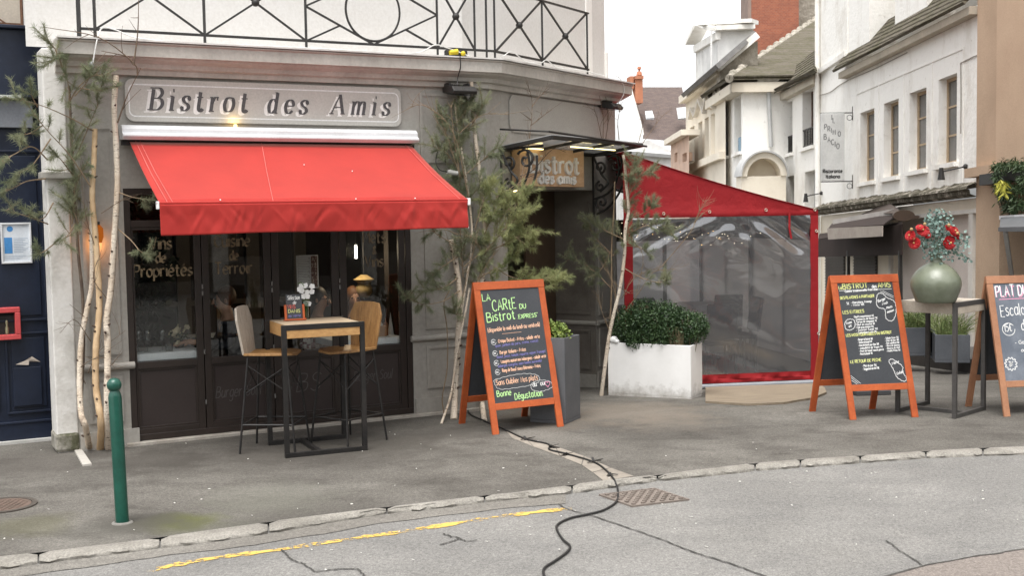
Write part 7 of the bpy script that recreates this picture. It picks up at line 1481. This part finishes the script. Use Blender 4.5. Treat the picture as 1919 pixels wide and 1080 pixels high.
def wall_lamp(label, x0_, y0_, x1_, y1_):
    s1_, z1_ = sI_(x1_, y1_); p1_ = FSt.p(s1_, z1_, .02); p0_ = FSt.px(x0_, y0_, .3); t_ = thing('arm_lamp', label, 'lamp', p1_, 'black arm lamps on the old facade'); obj('arm', MB().tube([p1_, p0_], .012, 6), M['black'], t_); mb = MB(); mb.tube([p0_+[0, 0, .06], p0_-[0, 0, .03], p0_-[0, 0, .12]], [.03, .04, .055], 10); mb.ball(p1_, .04, 8, 6); obj('head', mb, M['black'], t_, 40)
wall_lamp('black arm lamp under the nearest tall window of the white building', 1764, 322, 1812, 312); wall_lamp('black arm lamp beside the lower windows left of the hanging sign', 1510, 368, 1541, 362)
# dark awning of the restaurant
t_ = thing('restaurant_awning', 'dark brown awning with beige front and side curtain on the white building', 'awning', FSt.px(1610, 440, .4))
p = lambda x, y, c: FSt.px(x, y, c)
dk = mat('brown_awning_cloth', (.035, .022, .018), .85); bg_ = mat('beige_awning_cloth', (.42, .37, .32), .85, (.35, .30, .26), 5)
mb = MB(); mb.add([p(1552, 428, .9), p(1655, 421, .9), p(1690, 395, .1), p(1560, 418, .1)], [(0, 1, 2, 3)]); obj('sloped_cloth', mb, dk, t_, solid=.02); mb = MB(); mb.add([p(1552, 428, .9), p(1655, 423, .9), p(1655, 443, .9), p(1554, 449, .9)], [(0, 1, 2, 3)]); obj('front_cloth', mb, bg_, t_, solid=.02)
mb = MB(); mb.add([p(1534, 450, .5), p(1692, 420, .5), p(1692, 478, .5), p(1534, 482, .5)], [(0, 1, 2, 3)]); mb.add([p(1536, 440, .1), p(1692, 418, .1), p(1692, 424, .5), p(1534, 450, .5)], [(0, 1, 2, 3)]); obj('side_curtain', mb, dk, t_, solid=.02)
mb = MB(); mb.bar(p(1564, 417, .3), p(1680, 397, .3), .08, .10); obj('cassette', mb, mat('beige_metal', (.50, .46, .42), .5), t_)
mb = MB(); q = FSt.inv(1693, 404, .5); fe = Frame(FSt.p(q[0], q[1], .5), -FSt.N, ZU); mb.prism(fe, [(.17*math.cos(k), .085*math.sin(k)) for k in np.linspace(0, 6.283, 25)[:-1]], -.03, .03); mb.prism(fe, [(.1, -.06), (.22, -.05), (.26, -.02), (.22, .0), (.1, .0)], -.025, .025); mb.add([p(1615, 402, .1), p(1665, 380, .1), p(1672, 384, .1), p(1685, 392, .4), p(1690, 400, .5)], [(0, 1, 2, 3, 4)]); obj('end_plate', mb, mat('bronze_plate', (.075, .05, .035), .5), t_, solid=.01)
mb = MB(); mb.bar(p(1687, 470, .5), p(1689, 600, .5)-[0, 0, .4], .05); mb.bar(p(1590, 470, .5), p(1590, 600, .5)-[0, 0, .4], .05); obj('post', mb, M['black'], t_)
# --- peach building at the right
PB = thing('peach_building', 'peach rendered house at the right edge with dark shop below', 'building', FSt.p(-2, -1))
s85, s72 = sI_(1884, 100)[0], sI_(1872, 500)[0]; zS = sI_(1880, 322)[1]
mb = MB(); mb.box(FSt, s85, 0.02, -3, 9.5, -3, .06); obj('tan_pier', mb, peach_d, PB); mb = MB(); mb.box(FSt, -6, s85, zS, 9.5, -3, .12); obj('facade_wall', mb, peach, PB)
mb = MB(); mb.box(FSt, s85+.0, .10, zS-.03, zS+.10, .06, .20); obj('cornice', mb, peach_d, PB); obj('upper_cornice', MB().box(FSt, -6, s85+.02, 6.1, 6.3, .12, .2), peach_d, PB)
mb = MB(); mb.box(FSt, -6, s72, -3, zS-.1, -.5, -.35); obj('dark_shop_interior', mb, M['black'], PB); mb = MB(); mb.box(FSt, -6, s72+.15, sI_(1890, 330)[1]-.1, zS-.02, .05, .22); mb.box(FSt, s72-.08, s72, -3, zS-.2, -.3, .05); mb.box(FSt, -6, -5.9, -3, zS-.2, -.3, .05); obj('shop_frame', mb, M['black'], PB)
t_ = thing('garland', 'green artificial foliage garland with yellow sprig along the shop fascia', 'garland', FSt.px(1890, 350, .3)); mb, mby = MB(), MB()
for x, y, r_ in ((1868, 312, 8), (1885, 308, 9), (1902, 306, 9), (1919, 308, 9), (1872, 345, 9), (1886, 350, 12), (1878, 366, 10), (1896, 372, 11), (1908, 352, 10), (1900, 390, 9), (1868, 330, 7), (1915, 332, 8), (1888, 385, 7), (1916, 382, 10), (1930, 350, 14)):
    for _ in range(170): a = random.uniform(0, 6.28); q = abs(random.gauss(0, .6))*r_; leaf(mb, FSt.px(x+q*math.cos(a), y+q*math.sin(a), random.uniform(.2, .40)), rng.normal(0, .7, 3)-[0, 0, .8], rng.normal(0, 1, 3), .085, .014)
for _ in range(60): leaf(mby, FSt.px(1876+random.uniform(-9, 9), 348+random.uniform(-12, 14), .48), rng.normal(0, .5, 3)-[0, 0, .8], rng.normal(0, 1, 3), .12, .025)
obj('foliage', mb, mat('plastic_ivy', (.06, .095, .035), .5, (.03, .055, .022), 8), t_); obj('yellow_sprig', mby, mat('yellow_sprig', (.42, .40, .06), .6), t_)
t_ = thing('grey_awning', 'small grey shop awning on a slanted metal arm at the right edge', 'awning', FSt.px(1905, 420, .4)); mb = MB(); mb.add([p(1876, 408, .35), p(1990, 402, .35), p(1990, 436, .95), p(1873, 434, .95)], [(0, 1, 2, 3)]); mb.add([p(1873, 426, .95), p(1990, 424, .95), p(1990, 434, .95), p(1873, 434, .95)], [(0, 1, 2, 3)]); obj('cloth', mb, mat('grey_awning_cloth', (.13, .135, .14), .7), t_, solid=.015); obj('front_bar', MB().bar(p(1876, 408, .37), p(1990, 402, .37), .05), M['silver'], t_); obj('arm', MB().bar(p(1884, 434, .8), p(1898, 530, .1), .05), M['silver'], t_)
# --- white house left of it, two storeys of windows, mossy roof
CB = thing('white_house', 'white house with iron guarded windows under a mossy tiled eave, left of the downpipe', 'building', FSt.p(sFar+3, -2))
sC1 = sI_(1437, 250)[0]; HC = [hole(1467, 1481, 187, 286), hole(1499.5, 1520, 162, 272), hole(1470, 1484, 328, 440), hole(1504, 1523, 318, 440)]
zC = sI_(1480, 160)[1]
obj('facade_wall', MB().wall(FSt, sFar+.02, sC1+.6, -3, zC, HC, -.05, .3), oldw.m, CB)
for i, h in enumerate(HC): win(Frame(FSt.p(0, 0, -.05), FSt.U, ZU, FSt.N), h, CB, mat('brown_frame', (.16, .10, .07), .6) if 'brown_frame' not in bpy.data.materials and i < 2 else (bpy.data.materials['brown_frame'] if i < 2 else wfm), -.2, 1, True, None, i < 2)
mb = MB(); mb.add([FSt.px(1531, 136, .25), FSt.px(1434, 183, .25), FSt.px(1437, 179, -.6), FSt.px(1531, 100, -.6)], [(0, 1, 2, 3)]); obj('roof', mb, moss, CB, solid=.10); zC = sI_(1480, 165)[1]; obj('eave_board', MB().box(FSt, sFar+.02, sC1+.05, zC-.22, zC-.06, -.049, .12), mat('eave_cream', (.60, .54, .44), .9), CB)
# --- projecting white corner house
oD = 1.0; FD = Frame(FSt.p(0, 0, oD), FSt.U, ZU, FSt.N); sD0 = FD.inv(1391, 250)[0]; sD1 = FD.inv(1342, 250)[0]
DB = thing('corner_house', 'white house projecting into the street with hipped mossy roof and arched lead porch', 'building', FD.p(sD0+3, -2)); zD = FD.inv(1388, 158)[1]
def holeD(x0_, x1_, yt, yb): s1_, a = FD.inv(x1_, yt); _, b = FD.inv(x1_, yb); s0_, _ = FD.inv(x0_, yb); return (s1_, s0_, b, a)
HD = [holeD(1352.5, 1364, 192, 292), holeD(1376.5, 1388.5, 178, 284)]
obj('facade_wall', MB().wall(FD, sD0, sD1, -3, zD, HD, 0, .25), oldw.m, DB); obj('end_wall', MB().add([FD.p(sD0, -3, 0), FD.p(sD0, -3, -4), FD.p(sD0, zD, -4), FD.p(sD0, zD, 0)], [(0, 1, 2, 3)]), oldw.m, DB)
for h in HD:
    win(FD, h, DB, wfm, -.2, 1, True, mat('pale_pane', (.42, .42, .40), .3) if 'pale_pane' not in bpy.data.materials else bpy.data.materials['pale_pane']); obj('blue_guard', MB().box(FD, h[0]+.05, h[1]-.05, h[2]+.02, h[2]+.38, -.12, -.08), mat('blue_panel', (.22, .34, .44), .6) if 'blue_panel' not in bpy.data.materials else bpy.data.materials['blue_panel'], DB)
mb = MB(); e0, e1 = FD.p(sD0-.25, zD+.05, .35), FD.p(sD1, zD+.05, .35); rg0 = FD.px(1532, 38, -4.6); rg1 = rg0+(FD.p(sD1, 0, 0)-FD.p(sD0, 0, 0)); e2 = e0-FD.N*5.2
mb.add([e0, e1, rg1, rg0], [(0, 1, 2, 3)]); mb.add([e0, rg0, e2], [(0, 1, 2)]); obj('roof', mb, moss, DB, solid=.1); mb = MB(); mb.tube([e0+[0, 0, .03], rg0+[0, 0, .03]], .10, 8)
for k in range(14): q = e0+(rg0-e0)*(k+.5)/14; mb.ball(q+[0, 0, .06], .12, 8, 5)
obj('ridge_tiles', mb, mat('ridge_mortar', (.40, .36, .30), .95, (.22, .2, .16), 4), DB, 60); mb = MB(); mb.box(FD, sD0-.2, sD1, zD-.22, zD, -.0+.001, .28); mb.box(FD, sD0-.2, sD0-.001, zD-.22, zD, -4, .28); obj('cornice', mb, cream_w, DB)
FDe = Frame(FD.p(sD0, 0, 0), -FD.N, ZU); iD = lambda x, y, c=0.: FDe.inv(x, y, c)
mb = MB(); ca, cb = iD(1432, 330, .6); rA = .52; arcp = [(ca+rA*math.cos(q), cb+rA*1.05*math.sin(q)) for q in np.linspace(0, math.pi, 18)]; inn = [(ca+rA*.74*math.cos(q), cb+rA*.78*math.sin(q)) for q in np.linspace(math.pi, 0, 18)]
mb.prism(FDe, arcp+inn, .0, .6); mb.box(FDe, ca-rA*.98, ca+rA*.98, -3, cb, .0, .56); mb.prism(FDe, inn[::-1], .0, .12); obj('arched_porch', mb, cream_w, DB); mb = MB(); mb.prism(FDe, [(ca+(rA+.035)*math.cos(q), cb+(rA*1.05+.035)*math.sin(q)) for q in np.linspace(0, math.pi, 18)]+[(ca+(rA+.0)*math.cos(q), cb+(rA*1.05+.0)*math.sin(q)) for q in np.linspace(math.pi, 0, 18)], .0, .68); obj('porch_roof', mb, lead, DB, 40)
mb = MB(); mb.tube([iDp for iDp in [FDe.px(1440, 158, .08), FDe.px(1445, 275, .08)]], .05, 6); obj('downpipe', mb, lead, DB)
a0, b1 = iD(1381, 325, .02) if False else FD.inv(1394, 326); 
# --- cream house with pointed window gables, further on
FE = Frame(FSt.p(0, 0, 1.15), FSt.U, ZU, FSt.N); sE_0, sE_1 = FE.inv(1350, 200)[0], FE.inv(1285, 200)[0]; zEe = FE.inv(1320, 150)[1]
EB = thing('cream_house', 'cream gothic trimmed house with white dormer and rubble gable, further down the street', 'building', FE.p(sE_0+5, -2)); HE_ = []
def holeE(x0_, x1_, yt, yb): s1_, a = FE.inv(x1_, yt); _, b = FE.inv(x1_, yb); s0_, _ = FE.inv(x0_, yb); return (s1_, s0_, b, a)
HE_ = [holeE(1294, 1301, 235, 308), holeE(1309, 1316, 226, 304), holeE(1321, 1328, 218, 298), holeE(1332, 1339.5, 210, 290)]
obj('facade_wall', MB().wall(FE, sE_0-.6, sE_1, -4, zEe, HE_, 0, .25), cream_w, EB)
for h in HE_: win(FE, h, EB, wfm, -.15, 1, True, bpy.data.materials['pale_pane'])
mb = MB()
for xa, xm, xb, ya, ym in ((1304, 1311, 1320, 215, 187), (1320, 1328, 1337, 205, 172), (1337, 1343, 1349, 190, 168), (1293, 1297, 1303, 222, 203)):
    A_, B_, C_ = FE.px(xa, ya, .06), FE.px(xm, ym, .06), FE.px(xb, ya-4, .06); mb.bar(A_, B_, .07, .12, np.array([1, 0, 0])); mb.bar(B_, C_, .07, .12, np.array([1, 0, 0]))
obj('window_gable', mb, mat('white_trim', (.66, .62, .55), .8), EB)
mb = MB(); zsc = FE.inv(1320, 300)[1]; mb.box(FE, sE_0-.5, sE_1, zsc-.18, zsc, .001, .15); obj('string_course', mb, cream_w, EB); obj('cornice', MB().box(FE, sE_0-.5, sE_1, zEe-.25, zEe-.05, .001, .2), cream_w, EB)
YG = FE.p(sE_0-.6, 0, 0)[1]; FG = Frame(atY(1380, 130, YG), (1, 0, 0), ZU); g = lambda x, y, c=0.: FG.inv(x, y, c)
obj('rubble_gable', MB().prism(FG, [g(*q) for q in ((1349, 178), (1385, 160), (1420, 152), (1420, 76), (1410, 80), (1350, 134))], -.5, 0), rubble, EB)
mb = MB(); mb.bar(FG.px(1345, 128, .1), FG.px(1418, 66, .1), .3, .16); obj('verge', mb, oldw.m, EB)
a_, b_, v_ = FE.px(1347, 128, .3), FE.px(1281, 183, .3), FG.px(1420, 64, .1); mb = MB(); mb.add([a_, b_, b_+(v_-a_), v_], [(0, 1, 2, 3)]); obj('roof', mb, mat('slate_roof', (.20, .19, .18), .7, (.13, .125, .12), 4), EB, solid=.12)
YD = YG+2.5; FW = Frame(atY(1345, 120, YD), (1, 0, 0), ZU); w3 = lambda x, y: FW.inv(x, y)
dm = mat('dormer_white', (.80, .79, .76), .8)
obj('dormer_side', MB().prism(FW, [w3(*q) for q in ((1345, 132), (1412, 76), (1412, 56), (1345, 56))], -2.5, 0), dm, EB)
obj('dormer_front', MB().slab([atY(1304, 215, YD+2.6), atY(1345, 150, YD), atY(1345, 58, YD), atY(1304, 92, YD+2.6)], .3), dm, EB)
mb = MB(); mb.bar(atY(1314, 45, YD+.6), atY(1415, 40, YD-.2), .5, .10); mb.bar(atY(1340, 53, YD-.1), atY(1413, 50, YD-.1), .3, .12); mb.bar(atY(1297, 80, YD+2.8), atY(1316, 44, YD+1.4), .4, .12); mb.bar(atY(1316, 44, YD+1.4), atY(1342, 54, YD-.1), .3, .12); mb.bar(atY(1303, 92, YD+2.5), atY(1346, 66, YD-.1), .12, .2); obj('dormer_cornice', mb, oldw.m, EB)
obj('dormer_pipe', MB().tube([atY(1333, 55, YD-.1), atY(1333, 128, YD-.1)], .025, 6), dm, EB)
for x in (1308, 1320): obj('dormer_pilaster', MB().bar(atY(x, 200-(x-1308)*1.2, YD+2.5-(x-1308)*.06), atY(x, 92-(x-1308)*.6, YD+2.5-(x-1308)*.06), .12), dm, EB)
# big brick chimney
t_ = thing('brick_chimney', 'tall broad red brick chimney stack rising out of the top of the picture', 'chimney', atY(1452, 60, 38)); FK = Frame(atY(1452, 60, 38), (1, 0, 0), ZU); a0, _ = FK.inv(1408, 50); a1, _ = FK.inv(1497, 50); b0 = FK.inv(1450, 160)[1]
obj('stack', MB().box(FK, a0, a1, b0+.8, b0+9, -1.2, 0), brick, t_); obj('corner_quoin', MB().box(FK, a0-.10, a0-.002, b0+.8, b0+9, -1.2, .02), mat('grey_flashing', (.30, .22, .18), .8), t_)
t_ = thing('stone_gable', 'pale rubble stone gable wall behind the chimney and mossy roof', 'wall', atY(1510, 30, 39)); FQ = Frame(atY(1500, 60, 39), (1, 0, 0), ZU); obj('wall', MB().prism(FQ, [FQ.inv(*q) for q in ((1350, 190), (1540, 190), (1540, -40), (1500, -40), (1420, 70))], -.5, 0), rubble, t_)
# --- far house with brown roof closing the street
YF = 62; FH = Frame(atY(1235, 220, YF), nrm(np.array([1, .1, 0])), ZU); iH = lambda x, y, c=0.: FH.inv(x, y, c)
HB = thing('far_house', 'distant house with steep brown tiled roof, skylight and white gable', 'building', FH.p(0, -5)); px_ = lambda x, y, c=0.: FH.px(x, y, c)
obj('gable_wall', MB().slab([px_(1176, 300), px_(1208, 262, .2), px_(1205, 240, .2), px_(1184, 165, 0), px_(1180, 170, 0)], .4), oldw.m, HB)
obj('roof', MB().slab([px_(1207, 262, .6), px_(1300, 262, .6), px_(1278, 163, -4), px_(1188, 163, -4)], .25), slate_r, HB)
mb = MB(); q = iH(1220, 215, .0); mb.slab([px_(1211, 221, .3), px_(1226, 220, .3), px_(1222, 207, -.4), px_(1209, 208, -.4)], .1); obj('skylight', mb, mat('skylight_pane', (.7, .72, .74), .2), HB)
mb = MB(); mb.slab([px_(1271, 222, .5), px_(1288, 220, .5), px_(1286, 200, -.2), px_(1268, 202, -.2)], .1); obj('dormer_window', mb, mat('dormer_pane', (.6, .6, .58), .3), HB)
obj('eave_wall', MB().slab([px_(1200, 300, .3), px_(1310, 300, .3), px_(1310, 262, .3), px_(1205, 262, .3)], .3), mat('eave_grey', (.42, .40, .37), .9), HB)
ch = obj('chimney', MB().box(FH, iH(1192, 150)[0], iH(1206, 150)[0], iH(1200, 192)[1], iH(1200, 147)[1], -1.2, -.2), mat('orange_brick', (.48, .20, .11), .9, (.38, .15, .085), 3), HB); mb = MB(); mb.box(FH, iH(1191, 150)[0], iH(1207, 150)[0], iH(1200, 147)[1], iH(1200, 141)[1], -1.3, -.1); mb.box(FH, iH(1183, 150)[0], iH(1190, 150)[0], iH(1200, 165)[1], iH(1200, 141)[1], -1.2, -.3); mb.lathe(px_(1198, 141, -.7), [(.16, 0), (.12, .18), (.05, .2), (.05, .3), (.12, .33), (.08, .45)], 10); obj('chimney_pot', mb, ch.data.materials[0], ch)
# pale low houses between it and the tent
t_ = thing('low_white_house', 'low pale house with zinc roof below the far brown roof', 'building', atY(1230, 290, 52)); FL_ = Frame(atY(1230, 300, 52), nrm(np.array([1, .05, 0])), ZU); q = lambda x, y, c=0.: FL_.px(x, y, c)
obj('wall', MB().slab([q(1170, 420), q(1262, 420), q(1262, 285), q(1215, 262), q(1170, 278)], 3), mat('grey_white_render', (.68, .66, .63), .9), t_); obj('roof', MB().slab([q(1165, 282, .3), q(1262, 290, .3), q(1258, 264, -2), q(1205, 260, -2)], .15), lead, t_)
t_ = thing('pink_house', 'small salmon coloured house before the cream gothic house', 'building', atY(1270, 290, 48)); FP = Frame(FSt.p(0, 0, 1.6), FSt.U, ZU, FSt.N); s0_, s1_ = FP.inv(1291, 280)[0], FP.inv(1257, 280)[0]; z1_ = FP.inv(1275, 262)[1]
hp = []
for xa, xb in ((1264, 1269), (1279, 1287)): a = FP.inv(xb, 285); b = FP.inv(xa, 305); hp.append((a[0], b[0], b[1], a[1]))
obj('facade_wall', MB().wall(FP, s0_, s1_, -4, z1_, hp, 0, .2), mat('salmon_render', (.66, .47, .36), .9), t_)
for h in hp: win(FP, h, t_, wfm, -.15, 1, False, bpy.data.materials['pale_pane'])
obj('eave', MB().box(FP, s0_, s1_, z1_, z1_+.15, -.3, .2), cream_w, t_)
# --- planters with grasses on a dark deck in front of the white building
dq = [G(1690, 668), G(1707, 683), G(1812, 698), G(1900, 712), G(1960, 700), G(1850, 655), G(1760, 640), G(1690, 648)]
t_ = thing('dark_deck', 'low dark slatted deck edge carrying the grass planters', 'deck', dq[1]); obj('deck_board', MB().slab([q_+[0, 0, .17] for q_ in dq], .02), mat('dark_deck_board', (.10, .092, .085), .7), t_); mb = MB(); 
for k in range(4): a, b = dq[k], dq[k+1]; mb.slab([a, b, b+[0, 0, .148], a+[0, 0, .148]], -.05)
obj('deck_skirt', mb, mat('dark_skirt', (.05, .042, .036), .8, (.035, .03, .026), 5), t_)
pg = mat('slate_pot', (.085, .09, .10), .6, (.065, .07, .078), 4); gr_m = mat('grass_green', (.10, .16, .045), .6, (.17, .18, .07), 9, (.35, .65))
for lb, x0_, x1_, yb, yt, sd in (('square slate planter with grass, left behind the vase table', 1692, 1748, 668, 615, 1), ('square slate planter with tufted grass, right behind the vase table', 1752, 1818, 680, 628, 2), ('narrow slate planter between the two grass pots', 1738, 1757, 672, 618, 3)):
    a = atY(x0_, yb, 15.1 if sd != 2 else 14.7); b = atY(x1_, yb, 15.1 if sd != 2 else 14.6); c_ = a*1.0; t_ = thing('grass_planter', lb, 'planter', c_, 'slate planters on the dark deck'); w_ = np.linalg.norm((b-a)[:2]); f = yawframe(a, math.atan2(b[1]-a[1], b[0]-a[0])); hh = zat(a, yt)-a[2]
    planter_box(f, w_, w_*.9, hh, pg, t_, .03); mb = MB()
    for _ in range(420 if sd < 3 else 80):
        bx_ = random.uniform(.04, w_-.04); by = random.uniform(.04, w_*.85); l = random.uniform(.12, .42); d_ = np.array([random.gauss(0, .5), random.gauss(0, .5)]); P = [f.p(bx_+d_[0]*l*v*v, by+d_[1]*l*v*v, hh-.08+l*v-.25*l*abs(d_[0])*v*v) for v in (0, .35, .7, 1)]; mb.tube(P, [.004, .0035, .0028, .001], 3, False)
    obj('grass_tuft', mb, gr_m, t_)
# dark weight behind the second board
a = G(1636, 742); t_ = thing('parasol_base', 'flat dark slab on the pavement behind the orange board', 'slab', a); f = yawframe(a, .1); mb = MB(); mb.box(f, -.18, .2, -.0, .3, .0, .05); obj('slab', mb, mat('dark_concrete', (.06, .06, .062), .8), t_, bev=.008)
mb = MB(); mb.lathe(f.p(0, .15, .05), [(.04, 0), (.03, .08)], 10); obj('socket', mb, M['black'], t_)
# ---------------------------------------------------------------- across the road (seen only as reflections)
OB = thing('opposite_building', 'pale stone arcaded house across the road, mirrored in the shop windows', 'building', FA.p(6, 0, 19)); FO = Frame(FA.p(40, 0, 21), -FA.U, ZU); holes = []
for k in range(12):
    a = 2+k*4.2; holes += [(a, a+1.5, .3, 2.9), (a+2.2, a+3.4, .9, 2.7), (a+.2, a+1.3, 3.9, 5.8), (a+2.3, a+3.3, 3.9, 5.8)]
obj('facade_wall', MB().wall(FO, 0, 56, -.3, 6.6, holes, 0, .4), mat('opposite_stone', (.20, .18, .155), .9, (.14, .125, .11), 1), OB); obj('dark_glazing', MB().box(FO, 0, 56, -.3, 6.5, -.6, -.45), mat('opposite_glass', (.02, .02, .022), .3), OB); mb = MB()
for k in range(13): mb.box(FO, 1.2+k*4.2, 1.6+k*4.2, 0, 6.6, .0, .15)
mb.box(FO, 0, 56, 3.2, 3.5, .001, .3); mb.box(FO, 0, 56, 6.6, 6.9, -.6, .4); obj('pilaster', mb, mat('opposite_trim', (.75, .71, .64), .9), OB)
